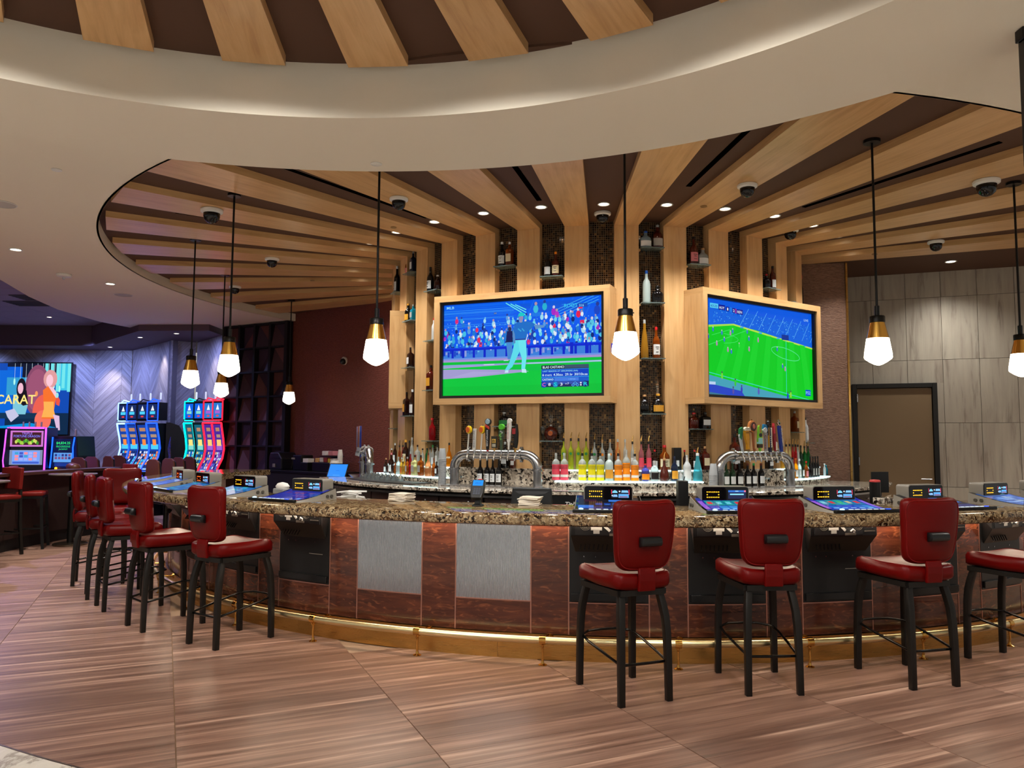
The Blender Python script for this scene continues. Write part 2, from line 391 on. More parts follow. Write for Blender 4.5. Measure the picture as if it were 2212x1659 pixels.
# ================================================================== CEILING of the bar
m = MB(); m.arc([(0.05, Z_BROWN), (R_RIM+.25, Z_BROWN), (R_RIM+.25, Z_BROWN+.06), (0.05, Z_BROWN+.06)], 0, 360, 3, cap=False)
ceil_bar = struct(m.build('ceiling', BROWN), 'round brown ceiling over the bar with radiating maple beams')
m = MB(); m.arc([(R_RIM, Z_SOF), (R_RIM+.02, Z_SOF), (R_RIM+.02, Z_BROWN), (R_RIM, Z_BROWN)], 0, 360, 2, cap=False); struct(m.build('trim_1', CREAM))
BEAMS = [0.9+10.65*k for k in range(-13, 9)]; BW = 2.6
for a in BEAMS:
    if 66 < a < 96: continue
    m = MB(); r0, r1 = R_MOS, 6.12
    def q(R, s): return P(a+s*BW, R)
    pts = [q(r0, -1), q(r1, -1), q(r1, 1), q(r0, 1)]
    lo = [Vector((p.x, p.y, Z_BEAM)) for p in pts]; hi = [Vector((p.x, p.y, Z_BROWN)) for p in pts]
    w0 = rad(BW)*r0; w1 = rad(BW)*r1; uvb = ((r0, -w0), (r1, -w1), (r1, w1), (r0, w0))
    ia = [m.vert(p) for p in lo]; ib = [m.vert(p) for p in hi]
    m.face(ia, uvb)
    for i in range(4):
        j = (i+1) % 4; u = ((r0, 0), (r1, 0), (r1, .07), (r0, .07)) if i in (0, 2) else ((0, 0), (w1*2, 0), (w1*2, .07), (0, .07))
        m.face((ia[i], ia[j], ib[j], ib[i]), u)
    m.build('ceiling_beam', MAPLE, ceil_bar)
# linear air slots and downlights of the bar ceiling
SLOT = mat('black_slot', (1, 1, 1), .9, spec=0.0)
for a, r0, r1 in ((-41.2, 3.6, 6.0), (-20.0, 3.9, 6.0), (1.4+5.0, 3.9, 6.0), (-62.0, 3.7, 5.4), (27.8, 3.7, 5.6), (-15.6, 3.55, 5.8), (-36.8, 3.5, 6.0), (-57.6, 4.4, 5.5)):
    near = min(DOWN_CORE, key=lambda t: abs(t-a))
    if a not in (-15.6, -36.8, -57.6, 1.4+5.0, 27.8): continue
    c0, c1 = P(near+.45, r0), P(near+.45, r1); d = (c1-c0).normalized(); s_ = Vector((-d.y, d.x, 0))*.024
    m = MB(); pts = [c0-s_, c1-s_, c1+s_, c0+s_]; m.prism([(p.x, p.y) for p in pts], Z_BROWN-.006, Z_BROWN+.002)
    o = m.build('air_slot', SLOT, ceil_bar)
dl = MB(); dl.lathe([(.058, 0), (.062, -.006), (.062, -.010), (.050, -.010), (.046, -.004)], 20, cap=False); DL_RING = dl.mesh('ring', WHITE, smooth=40)
dl = MB(); dl.lathe([(.0, -.005), (.047, -.005)], 20, cap=False); DL_LENS = dl.mesh('lens', LIGHTW)
def downlight(p, label, group=None, s=1.0):
    t = thing('downlight', label, 'ceiling light', p, 0, group); t.scale = (s, s, s); obj('ring', DL_RING, t); obj('lens', DL_LENS, t); return t
names_dl = {}
for i, a in enumerate(DOWN_CORE):
    downlight(P(a, 3.35, Z_BROWN), 'round recessed downlight above the maple columns, %s from the left' % ordinal(i), 'downlights ringing the bar core')
# ================================================================== flat cream soffit with round openings
def union_outline(c1, r1, c2, r2, n=220):
    pts = []
    c1 = Vector(c1); c2 = Vector(c2); d = c2-c1; L = d.length
    a = (r1*r1-r2*r2+L*L)/(2*L); h = math.sqrt(max(0, r1*r1-a*a)); base = math.atan2(d.y, d.x)
    t1 = math.atan2(h, a); t2 = math.atan2(h, L-a)
    for i in range(n+1):
        t = base+t1+(2*PI-2*t1)*i/n; pts.append(c1+Vector((math.cos(t), math.sin(t)))*r1)
    b2 = base+PI
    for i in range(1, n):
        t = b2+t2+(2*PI-2*t2)*i/n; pts.append(c2+Vector((math.cos(t), math.sin(t)))*r2)
    return pts
def flat_with_holes(outer, holes, z, thick):
    cu = bpy.data.curves.new('tmp', 'CURVE'); cu.dimensions = '2D'; cu.fill_mode = 'BOTH'; cu.extrude = thick/2
    for lst in [outer]+holes:
        sp = cu.splines.new('POLY'); sp.points.add(len(lst)-1); sp.use_cyclic_u = True
        for q, p in zip(sp.points, lst): q.co = (p[0], p[1], 0, 1)
    o = bpy.data.objects.new('tmp', cu); COL.objects.link(o); me = bpy.data.meshes.new_from_object(o)
    bpy.data.objects.remove(o); bpy.data.curves.remove(cu)
    for vv in me.vertices: vv.co.z += z
    return me
outer = [(-7.0, -4), (-6.9, 9.2), (-7.10, 10.5), (-7.51, 11.8), (-7.76, 13.0), (-7.76, 14.34), (-7.45, 15.5), (-6.95, 16.2), (-5.2, 16.6), (-4.1, 15.2), (4, 15.5), (9, 14), (9, -4)]
me = flat_with_holes(outer, [union_outline((CX, CY), R_RIM, (DX, DY), 4.35)], Z_SOF+.02, .04); me.materials.append(CREAM)
struct(obj('ceiling', me), 'flat cream soffit around the round ceiling openings')
# ================================================================== entrance dome
m = MB(); m.arc([(3.55, Z_RING), (4.50, Z_RING), (4.50, Z_SOF+.08), (4.44, Z_SOF+.08), (4.44, Z_RING+.03), (3.60, Z_RING+.03), (3.60, 3.86), (3.55, 3.86)], 0, 360, 2, cap=False, cen=PD)
struct(m.build('ceiling', CREAM, smooth=30), 'curved cream ring soffit of the entrance dome')
m = MB(); m.arc([(.05, 3.85), (3.60, 3.85), (3.60, 3.90), (.05, 3.90)], 0, 360, 3, cap=False, cen=PD)
ceil_dome = struct(m.build('ceiling', BROWN), 'brown dome ceiling with radiating maple boards')
for k in range(-14, 15):
    a = 3.3+12.41*k; r0, r1 = .6, 3.47; m = MB()
    pts = [PD(a+3.05, r0), PD(a+3.05, r1), PD(a-3.05, r1), PD(a-3.05, r0)]
    lo = [m.vert((p.x, p.y, 3.785)) for p in pts]; hi = [m.vert((p.x, p.y, 3.85)) for p in pts]; w0, w1 = rad(3.05)*r0, rad(3.05)*r1
    m.face(lo, ((r0, -w0), (r1, -w1), (r1, w1), (r0, w0)))
    for i in range(4):
        j = (i+1) % 4; m.face((lo[i], lo[j], hi[j], hi[i]), ((r0, 0), (r1, 0), (r1, .07), (r0, .07)))
    m.build('ceiling_beam', MAPLE, ceil_dome)
for i, (a, R) in enumerate(DOME_LIGHTS):
    if abs(a-(-3)) > 60: continue
    downlight(PD(a, R, 3.85), 'round recessed downlight in the brown dome ceiling' + ('' if abs(a+9.2) < 2 else ', %s of the ring' % ordinal(i)), s=1.05)
# ================================================================== CORE of the bar
m = MB(); ids = []
for i in range(0, 133):
    a = -140+i*1.66; ids.append((a, m.vert(P(a, R_MOS, 1.0)), m.vert(P(a, R_MOS, Z_BROWN))))
for (a0, l0, h0), (a1, l1, h1) in zip(ids, ids[1:]):
    m.face((l0, l1, h1, h0), ((rad(a0)*R_MOS, 1.0), (rad(a1)*R_MOS, 1.0), (rad(a1)*R_MOS, Z_BROWN), (rad(a0)*R_MOS, Z_BROWN)))
wall_core = struct(m.build('wall_core', MOS), 'round bar core clad in dark glass mosaic between maple columns')
for a in BEAMS:
    if a > 60: continue
    m = MB(); pts = [P(a-BW, R_MOS-.02), P(a-BW, R_PIL), P(a+BW, R_PIL), P(a+BW, R_MOS-.02)]
    for i in range(4):
        p, q = pts[i], pts[(i+1) % 4]; L = (p-q).length
        m.face([m.vert((p.x, p.y, 1.215)), m.vert((q.x, q.y, 1.215)), m.vert((q.x, q.y, Z_BEAM)), m.vert((p.x, p.y, Z_BEAM))], ((1.2, 0), (1.2, L), (Z_BEAM, L), (Z_BEAM, 0)))
    m.build('maple_column', MAPLE, wall_core)
# ================================================================== WALLS
def wall(name, p0, p1, z0, z1, th, mt, label=None):
    p0 = Vector((p0[0], p0[1], 0)); p1 = Vector((p1[0], p1[1], 0)); d = p1-p0; L = d.length; rz = math.atan2(d.y, d.x)
    m = MB(); m.box((L/2, th/2, (z0+z1)/2), (L, th, z1-z0)); o = m.build(name, mt, loc=p0, rz=rz); struct(o, label); return o, L
W1, L1 = wall('wall_back', (-4.1, 14.2), (-1.2, 11.7), 0, 3.95, .12, MAROON, 'dark maroon textured wall behind the bar')
wall('wall_back_left', (-5.65, 15.05), (-4.1, 14.25), 0, 3.72, .1, mat('near_black_paint', (16, 12, 16), .6), 'near black wall behind the geometric screen')
# stone-tile wall on the right, tile by tile
SD = Vector((.933, -.359, 0)); S0 = Vector((4.79, 10.70, 0)); RZS = math.atan2(-.359, .933)
wr = struct(bpy.data.objects.new('wall_right', None)); COL.objects.link(wr); wr.location = S0; wr.rotation_euler.z = RZS; tag(wr, 'grey travertine-look tiled wall on the right')
m = MB(); m.box((1.6, .10, 1.9), (6.4, .1, 3.9)); m.build('backing', mat('grey_grout', (120, 112, 102), .8), wr)
zs = [0.0, .07, .92, 1.775, 2.63, 3.485, 3.86]; t_cols = [.661+.43*k for k in range(-6, 9)]
DT0, DT1, DZ = -.045, 1.005, 2.315      # door opening along the wall
for r in range(len(zs)-1):
    for t0 in t_cols:
        a, b, c, d = t0+.0025, t0+.43-.0025, zs[r]+.0025, zs[r+1]-.0025
        pieces = [(a, b, c, d)]
        if b > DT0 and a < DT1 and c < DZ:
            pieces = []
            if d > DZ: pieces.append((a, b, DZ, d))
            if a < DT0-.02: pieces.append((a, DT0, c, min(d, DZ)))
            if b > DT1+.02: pieces.append((DT1, b, c, min(d, DZ)))
        for (x0, x1, y0, y1) in pieces:
            if x1-x0 < .02: continue
            m = MB(); m.box(((x0+x1)/2, .04, (y0+y1)/2), (x1-x0, .02, y1-y0)); m.build('wall_tile', STONE, wr, grain='z')
# door
dr = struct(bpy.data.objects.new('door_1', None)); COL.objects.link(dr); dr.location = S0; dr.rotation_euler.z = RZS; tag(dr, 'plain tan door in a black metal frame')
FR = mat('black_door_frame', (20, 19, 19), .4)
for nm, c, d in (('frame_jamb', (DT0+.03, .01, DZ/2), (.06, .10, DZ)), ('frame_jamb', (DT1-.03, .01, DZ/2), (.06, .10, DZ)), ('frame_head', ((DT0+DT1)/2, .01, DZ-.03), (DT1-DT0-.12, .10, .06))):
    m = MB(); m.box(c, d); m.build(nm, FR, dr, bevel=.004)
m = MB(); m.box(((DT0+DT1)/2, .02, (DZ-.06)/2), (DT1-DT0-.13, .045, DZ-.075)); m.build('door_leaf', mat('tan_door_paint', (126, 104, 76), .5), dr, bevel=.002)
for z in (.3, 1.25, 2.12):
    m = MB(); m.lathe([(.011, -.055), (.011, .055)], 8, Matrix.Translation((DT0+.065, -.045, z))); m.build('hinge', STEEL, dr)
m = MB(); m.tube([(DT1-.11, -.01, 1.02), (DT1-.11, -.06, 1.02), (DT1-.23, -.06, 1.02)], .009, 8); m.build('lever_handle', STEEL, dr, smooth=40)
# taupe rippled wing wall with brass edge
wp, Lp = wall('wall_wing', (3.45, 9.70), (4.20, 9.59), 0, Z_BEAM, .14, TAUPE, 'taupe rippled wing wall beside the right television')
m = MB(); m.box((Lp+.012, .05, Z_BEAM/2), (.024, .16, Z_BEAM)); tb = m.build('trim_2', BRASS, bevel=.003); tb.location = wp.location; tb.rotation_euler.z = wp.rotation_euler.z; struct(tb, 'slim brass edge strip of the taupe wing wall')
# ================================================================== LOUNGE on the left
Zw = 3.58
PTS = [(-13.5, 17.93), (-8.93, 17.96), (-7.16, 16.06), (-6.79, 16.43), (-5.62, 15.0)]
PLW = .16
def chevron(p0, p1, label):
    p0v = Vector((p0[0], p0[1], 0)); d = Vector((p1[0]-p0[0], p1[1]-p0[1], 0)); L = d.length; rz = math.atan2(d.y, d.x)
    o = struct(bpy.data.objects.new('wall_lounge', None)); COL.objects.link(o); o.location = p0v; o.rotation_euler.z = rz; tag(o, label)
    m = MB(); m.box((L/2, .08, Zw/2), (L, .1, Zw)); m.build('backing', mat('chevron_joint', (92, 84, 92), .8), o)
    W = .62; ncol = int(math.ceil(L/W)); n = 0
    for c in range(ncol):
        s = 1 if c % 2 == 0 else -1
        for k in range(-6, int(Zw/PLW/1.2)+6):
            zb = .60+k*PLW*1.22
            if zb < -.2: continue
            x0 = c*W+.002; x1 = (c+1)*W-.002
            za, zb2 = (zb, zb+s*W) if s > 0 else (zb+W, zb)
            h = PLW*1.19
            poly = [Vector((x0, za)), Vector((x1, zb2)), Vector((x1, zb2+h)), Vector((x0, za+h))]
            for nn, cc in ((Vector((0, 1)), Zw), (Vector((0, -1)), -.55), (Vector((1, 0)), L)): poly = clip(poly, nn, cc)
            if len(poly) < 3: continue
            m = MB(); M = Matrix(((1, 0, 0, 0), (0, 0, 1, 0), (0, 1, 0, 0), (0, 0, 0, 1)))
            lo = [m.vert((p.x, .02, p.y)) for p in poly]; hi = [m.vert((p.x, .035, p.y)) for p in poly]
            ux = Vector((1, s)).normalized(); uy = Vector((-ux.y, ux.x)); uv = [(p.dot(ux), p.dot(uy)) for p in poly]
            m.face(lo, uv)
            for i in range(len(poly)): j = (i+1) % len(poly); m.face((lo[i], lo[j], hi[j], hi[i]), (uv[i], uv[j], uv[j], uv[i]))
            m.build('chevron_plank', CHEV, o)
    return o
# keep what shows past the screen and the half wall
chevron(PTS[1-1], PTS[1], 'pale chevron plank wall behind the video wall')
chevron(PTS[1], PTS[2], 'pale chevron plank wall behind the blue slot machines')
chevron(PTS[2], PTS[3], 'narrow chevron plank return beside the teal slot machine')
chevron(PTS[3], PTS[4], 'pale chevron plank wall behind the red slot machines')
DARKS = m_paint('plum_soffit_paint', (96, 78, 90)); ACT = m_paint('acoustic_tile', (156, 146, 162))
dp_poly = [(-14, 17.1), (-9.43, 17.1), (-7.2, 14.7), (-5.8, 14.6), (-5.8, 18.4), (-14, 18.4)]
m = MB(); m.prism(dp_poly, Zw, 4.05); struct(m.build('ceiling', DARKS), 'lower plum soffit along the lounge walls')
ac = struct(bpy.data.objects.new('ceiling', None)); COL.objects.link(ac); tag(ac, 'acoustic tile ceiling of the lounge')
m = MB(); m.box((-10.5, 11, 4.06), (9, 14, .04)); m.build('backing', mat('ceiling_grid', (90, 86, 96), .7), ac)
act_me = MB().box((0, 0, 0), (1.19, .59, .02)).mesh('ceiling_tile', ACT)
for i in range(8):
    for j in range(14):
        obj('ceiling_tile', act_me, ac, (-14.2+1.2*i+.6, 8.9+.6*j, 4.03))
for (x, y, lab) in ((-8.9, 14.2, 'larger grey air grille in the lounge tile ceiling'), (-8.4, 13.6, 'smaller grey air grille in the lounge tile ceiling')):
    t = thing('air_grille', lab, 'air vent', (x, y, 4.012)); m = MB()
    m.box((0, 0, 0), (.9, .5, .012)); m.build('frame', mat('grille_grey', (70, 62, 66), .6), t)
    for k in range(5): MB().box((0, -.18+.09*k, -.008), (.84, .02, .01)).build('slat', mat('grille_slat', (44, 40, 44), .6), t)
wall('wall_left', (-14, 6), (-13.5, 18), 0, 4.05, .1, DARKS)
# half wall in front of the slots
HW = mat('dark_brown_panel', (40, 25, 21), .5); HWC = mat('dark_walnut_cap', (66, 38, 32), .35)
hw = thing('half_wall', 'dark brown curved half wall behind the high-top tables', 'half wall')
m = MB(); m.arc([(7.86, .16), (8.02, .16), (8.02, 1.0), (7.86, 1.0)], -104, -66, 1.5); m.build('panel', HW, hw)
m = MB(); m.arc([(7.88, 0), (8.0, 0), (8.0, .16), (7.88, .16)], -104, -66, 1.5); m.build('base', mat('black_base', (12, 11, 12), .5), hw)
m = MB(); m.arc([(7.78, 1.0), (8.10, 1.0), (8.10, 1.04), (7.78, 1.04)], -104.4, -66, 1.5); m.build('cap', HWC, hw)
# ================================================================== BAR FRONT
BAY0, BAYP, BAYW = -8.0, 8.66, 5.85
bar = thing('bar', 'curved bar front of cherry veneer and steel panels above a brass kick plate', 'bar')
A0, A1 = -103.26, 52.6
CARC = mat('bar_carcass', (58, 34, 26), .6)
kick_a = A0
while kick_a < A1-.1:
    b = min(A1, kick_a+18.0); m = MB(); m.arc([(R_DIE-.03, .0), (R_DIE, .0), (R_DIE, .168), (R_DIE-.03, .168)], kick_a+.01, b-.01, 1.0); m.build('kick_plate', BRASS, bar, smooth=30); kick_a = b
def panel(a, b, z0, z1, mt, nm, th=.02, gap=.05):
    m = MB(); m.arc([(R_DIE-.04, z0+.002), (R_DIE-.04+th, z0+.002), (R_DIE-.04+th, z1-.002), (R_DIE-.04, z1-.002)], a+gap, b-gap, .8); return m.build(nm, mt, bar)
SEAM = mat('rose_metal_seam', (170, 120, 104), .35, .7)
BAYS = []
a = BAY0-11*BAYP; k = -11
while a < 50:
    steel = k in (-2, -1)
    BAYS.append((k, a, steel)); b = a+BAYW
    panel(a, b, .17, .388, CHERRY, 'wood_panel')
    for z1_, aa, ab in ((.955, b, a+BAYP), (.955 if steel else .388, a, b)): MB().arc([(R_DIE-.12, .02), (R_DIE-.04, .02), (R_DIE-.04, z1_), (R_DIE-.12, z1_)], aa, ab, 1.5).build('carcass', CARC, bar)
    if steel: panel(a, b, .392, .953, STEELP, 'steel_panel', th=.022)
    panel(b, a+BAYP, .17, .955, CHERRY, 'wood_panel')
    for s_ in (a, b):
        m = MB(); m.arc([(R_DIE-.038, .17), (R_DIE-.017, .17), (R_DIE-.017, .955), (R_DIE-.038, .955)], s_-.045, s_+.045, .1); m.build('seam_strip', SEAM, bar)
    m = MB(); m.arc([(R_DIE-.038, .386), (R_DIE-.016, .386), (R_DIE-.016, .394), (R_DIE-.038, .394)], a, b, .9); m.build('seam_strip', SEAM, bar)
    a += BAYP; k += 1
# counter top
ct = thing('bar_counter', 'thick brown granite bar top curving around the bar', 'counter')
prof = [(R_TIN, .957), (R_TOP-.03, .957), (R_TOP-.008, .966), (R_TOP, .985), (R_TOP, 1.010), (R_TOP-.008, 1.028), (R_TOP-.028, Z_TOP), (R_TIN, Z_TOP)]
m = MB(); m.arc(prof, A0-2, A1+2, 1.0); m.build('slab', GRAN, ct, smooth=35)
m = MB(); m.arc([(5.44, .950), (5.50, .950), (5.50, .957), (5.44, .957)], A0, A1, 1.5); m.build('led_strip', LEDW, ct)
# foot rail
fr = thing('foot_rail', 'polished brass foot rail circling the bar on small posts', 'foot rail')
RAIL_R, RAIL_Z = 5.535, .165
prof = [(RAIL_R+.026*math.cos(t*PI/6), RAIL_Z+.026*math.sin(t*PI/6)) for t in range(12)]
m = MB(); m.arc(prof, A0, A1, 1.0); m.build('rail', mat('satin_brass', (232, 212, 160), .28, 1.0), fr, smooth=60)
br = MB(); br.lathe([(.030, 0), (.030, .004), (.012, .012), (.0085, .03)], 12)
br.tube([(0, 0, .02), (0, -.004, .07), (0, -.0, .115), (0, .0, .145)], [.0085, .0075, .008, .012], 8)
BRK1 = br.mesh('post', BRASSP, smooth=50)
br = MB(); br.tube([(0, .0, .115), (0, -.012, .125), (0, -.02, .14)], [.008, .007, .004], 8); BRK2 = br.mesh('hook', BRASSP, smooth=50)
br = MB(); br.tube([(-.022, 0, RAIL_Z), (.022, 0, RAIL_Z)], .031, 14); BRK3 = br.mesh('sleeve', BRASSP, smooth=50)
br = MB(); br.tube([(0, .02, RAIL_Z-.004), (0, .08, RAIL_Z-.006), (0, .108, RAIL_Z-.008), (0, .110, RAIL_Z-.008), (0, .124, RAIL_Z-.008)], [.009, .008, .012, .026, .028], 12); BRK4 = br.mesh('wall_stay', BRASSP, smooth=50)
for k in range(-9, 6):
    a = -.4+9.32*k
    for nm, me in (('post', BRK1), ('sleeve', BRK3), ('hook', BRK2)): obj(nm, me, fr, P(a, RAIL_R), rad(a))
    obj('wall_stay', BRK4, fr, P(a+.35, RAIL_R), rad(a+.35))
# ================================================================== BAR STOOLS
def grid_pad(fn, nu, nv, thick_fn):
    """closed cushion from a mid surface fn(u,v)->(p,n) with u,v in -1..1"""
    m = MB(); F = []; B = []
    for j in range(nv+1):
        rf, rb = [], []
        for i in range(nu+1):
            u = -1+2*i/nu; v = -1+2*j/nv; p, n = fn(u, v); t = thick_fn(u, v)
            rf.append(m.vert(p+n*t)); rb.append(m.vert(p-n*t))
        F.append(rf); B.append(rb)
    for j in range(nv):
        for i in range(nu):
            m.face((F[j][i], F[j][i+1], F[j+1][i+1], F[j+1][i])); m.face((B[j][i], B[j+1][i], B[j+1][i+1], B[j][i+1]))
    for i in range(nu):
        m.face((F[0][i], B[0][i], B[0][i+1], F[0][i+1])); m.face((F[nv][i], F[nv][i+1], B[nv][i+1], B[nv][i]))
    for j in range(nv):
        m.face((F[j][0], F[j+1][0], B[j+1][0], B[j][0])); m.face((F[j][nu], B[j][nu], B[j+1][nu], F[j+1][nu]))
    return m
# local axes: -y is the back of the stool (away from the bar), +y the front
def sq(u, e=.5): return math.copysign(abs(u)**e, u)
def back_fn(u, v):
    z = .965+.212*v; w = .196+.016*v-.010*(1-v*v)*0-.006*max(0, -v)**2
    if v > .85: z += .0
    bow = .030*(u*u)                       # edges reach forward
    dip = -.020*(1-u*u)*max(0, v)**2          # dipped top edge
    y = -.238-.020*v+bow+.022*(v*v)*0-.012*(1-v*v)
    rr = 1-.060*(abs(u)**4)*(abs(v)**5)*2
    return Vector((w*u*rr, y, z+dip*(v > 0)-.026*(abs(u)**5)*(abs(v)**6)*math.copysign(1, v))), Vector((-.12*u, 1, .05)).normalized()
def back_th(u, v):
    e = (1-abs(u)**7)*(1-abs(v)**7); return .010+.030*max(0, e)**.45
mb = grid_pad(back_fn, 22, 22, back_th); BACK = mb.mesh('backrest', LEATH, smooth=70)
def seat_fn(u, v):
    w = .215-.018*(v < 0)*abs(v)+.006*v
    x = w*u*(1-.06*(abs(u)**6)*(abs(v)**6)*2); y = .235*v-.010
    z = .690+.012*abs(u)**2.2-.018*(1-u*u)*(1-v*v)*.6+.010*max(0, v)-.022*max(0, v)**6
    return Vector((x, y*(1-.05*(abs(u)**6)*(abs(v)**6)), z)), Vector((0, 0, 1))
def seat_th(u, v):
    e = (1-abs(u)**9)*(1-abs(v)**9); return .028+.022*max(0, e)**.4
mb = grid_pad(seat_fn, 20, 20, seat_th); SEAT = mb.mesh('seat', LEATH, smooth=70)
mb = MB()                                   # seam piping on the back
def ring_uv(fn, th, s, off, n=16):
    path = []
    for a_, b_ in ((-1, -1), (1, -1), (1, 1), (-1, 1)):
        pass
    for i in range(4*n):
        k, t = divmod(i, n); t = -1+2*t/n
        u, v = ((t, -1), (1, t), (-t, 1), (-1, -t))[k]; q = 1.0
        l_ = max(abs(u), abs(v)); r_ = (abs(u)**7+abs(v)**7)**(1/7); u, v = u*s/r_, v*s/r_
        p, nn = fn(u, v); path.append(p+nn*th(u, v)*off)
    return path
mb.tube(ring_uv(back_fn, back_th, .93, -1.0), .0035, 6, closed=True); PIPE = mb.mesh('piping', m_leather('red_leather_piping', (110, 16, 15)), smooth=60)
mb = MB(); mb.tube(ring_uv(seat_fn, seat_th, .90, 1.0), .003, 6, closed=True); PIPE2 = mb.mesh('piping', MATS['red_leather_piping'], smooth=60)
mb = MB(); pr = [(-.016, -.030), (-.016, .030), (.008, .031), (.026, .022), (.032, .0), (.024, -.020)]     # handle grip swept along x
rs = []
for x, s in ((-.070, .55), (-.064, .95), (0, 1), (.064, .95), (.070, .55)): rs.append([Vector((x, -.299-y_*s-.0, .925+z_*s)) for y_, z_ in pr])
mb.rings(rs); GRIP = mb.mesh('grab_handle', BLACK, smooth=50)
mb = MB(); mb.rings([[Vector((x, y, z)) for x, y in ((-w_, y0), (w_, y0), (w_, y0+.022), (-w_, y0+.022))] for z, y0, w_ in ((.640, -.262, .056), (.70, -.270, .056), (.74, -.270, .056), (.775, -.262, .054))]); STRAP = mb.mesh('back_strap', LEATH, bevel=.006)
mb = MB()
for sx in (-1, 1): mb.tube([(sx*.178, .20, .625), (sx*.150, -.20, .625)], .0165, 4)
mb.tube([(-.178, .20, .625), (.178, .20, .625)], .0165, 4); mb.tube([(-.15, -.20, .625), (.15, -.20, .625)], .0165, 4)
FRAME = mb.mesh('seat_frame', DARKFR)
mb = MB(); mb.box((0, 0, .640), (.30, .34, .02)); SEATPAN = mb.mesh('seat_pan', BLACKM)
LEGS = []
for sx, sy in ((-1, 1), (1, 1), (-1, -1), (1, -1)):
    bx, by = (.188, .228) if sy > 0 else (.158, -.232); tx, ty = (.160, .175) if sy > 0 else (.128, -.178)
    path = []
    for z, f in ((.640, 0), (.60, .14), (.545, .42), (.48, .68), (.40, .83), (.28, .92), (.14, .97), (0.0, 1.0)):
        path.append((sx*(tx+(bx-tx)*f), ty+(by-ty)*f, z))
    mb = MB(); mb.tube(path, [.0185, .019, .020, .020, .0195, .019, .0185, .018], 4); LEGS.append(mb.mesh('leg', DARKFR, bevel=.003, smooth=35))
mb = MB(); z0, z1 = .225, .300
ringp = [(-.152, -.222, z0), (-.05, -.226, z0), (.05, -.226, z0), (.152, -.222, z0), (.168, -.05, z0+.03), (.180, .12, z0+.058), (.172, .215, z1), (.10, .282, z1+.004), (0, .292, z1+.004), (-.10, .282, z1+.004), (-.172, .215, z1), (-.180, .12, z0+.058), (-.168, -.05, z0+.03)]
mb.tube(ringp, .0085, 8, closed=True); FOOT = mb.mesh('footrest_ring', mat('black_chrome', (40, 38, 36), .18, .9), smooth=60)
def stool(label, loc, rz, group='red leather bar stools around the bar'):
    t = thing('bar_stool', label, 'bar stool', loc, rz, group)
    b_ = obj('backrest', BACK, t); obj('piping', PIPE, b_); obj('grab_handle', GRIP, b_)
    s_ = obj('seat', SEAT, t); obj('piping', PIPE2, s_)
    obj('back_strap', STRAP, t); obj('seat_frame', FRAME, t); obj('seat_pan', SEATPAN, t); obj('footrest_ring', FOOT, t)
    for l_ in LEGS: obj('leg', l_, t)
    return t
STOOLS = [(-4.40, 6.00, 22, 'red leather bar stool turned askew to the left, nearest to the steel panels'),
          (4.0, 5.82, 3.5, 'red leather bar stool facing the bar squarely, middle one of the three on the right'),
          (13.9, 5.83, 13.7, 'red leather bar stool in front of the tan door'),
          (23.4, 5.83, 24.0, 'red leather bar stool cut off by the right edge of the picture'),
          (-33.9, 5.83, -33.5, 'nearest red leather bar stool of the left row, left of the steel panels'),
          (-42.3, 5.88, -44, 'second nearest red leather bar stool of the left row'),
          (-51.6, 5.87, -51.6, 'third red leather bar stool of the left row, grip seen edge-on'),
          (-57.6, 5.90, -60, 'fourth red leather bar stool of the left row, half hidden by the third'),
          (-65.2, 6.02, -66, 'fifth red leather bar stool of the left row, only its top showing'),
          (-71.0, 5.88, -150, 'far red leather bar stool swivelled round to face away from the bar')]
for a, R, rz, lab in STOOLS: stool(lab, P(a, R+.015), rad(rz))
# ================================================================== PENDANTS
def prof_mesh(nm, prof, mt, n=20, cap=True, smooth=50): return MB().lathe(prof, n, cap=cap).mesh(nm, mt, smooth=smooth)
PZ = 2.085
PM = [('canopy', prof_mesh('canopy', [(.062, Z_BROWN-.025), (.062, Z_BROWN)], BLACKM)),
      ('rod', prof_mesh('rod', [(.0095, PZ+.43), (.0095, Z_BROWN-.02)], BLACKM, 8)),
      ('rod_sleeve', prof_mesh('rod_sleeve', [(.019, PZ+.37), (.019, PZ+.455), (.010, PZ+.46)], BLACKM, 12)),
      ('socket_cap', prof_mesh('socket_cap', [(.05, PZ+.325), (.055, PZ+.328), (.055, PZ+.372), (.05, PZ+.377), (.02, PZ+.379)], BLACKM, 20)),
      ('brass_cone', prof_mesh('brass_cone', [(.0795, PZ+.205), (.050, PZ+.33)], mat('smoked_brass', (236, 186, 92), .22, 1.0), 24)),
      ('shade', prof_mesh('shade', [(.004, PZ), (.03, PZ+.008), (.062, PZ+.026), (.094, PZ+.050), (.100, PZ+.062), (.098, PZ+.09), (.080, PZ+.205)], SHADE, 24))]
PEND = [(-112.0, 'farthest pendant lamp with glowing opal shade, before the dark maroon wall'), (-89.9, 'pendant lamp with glowing opal shade, mostly hidden behind a nearer one on the left'),
        (-68.3, 'leftmost pendant lamp with brass neck and glowing opal shade'), (-46.8, 'second pendant lamp from the left in front, brass neck and glowing opal shade'),
        (-25.2, 'pendant lamp hanging just left of the larger television'), (-3.6, 'pendant lamp hanging between the two televisions'),
        (18.1, 'pendant lamp hanging in front of the stone-tile wall above the door'), (39.7, 'pendant lamp at the right edge of the picture')]
for a, lab in PEND:
    t = thing('pendant_lamp', lab, 'pendant lamp', P(a, 5.22), rad(a), 'pendant lamps over the bar')
    for nm, me in PM: obj(nm, me, t)
    s_ = MB().box((.057, 0, PZ+.35), (.012, .008, .008)).build('set_screw', BLACKM, t)
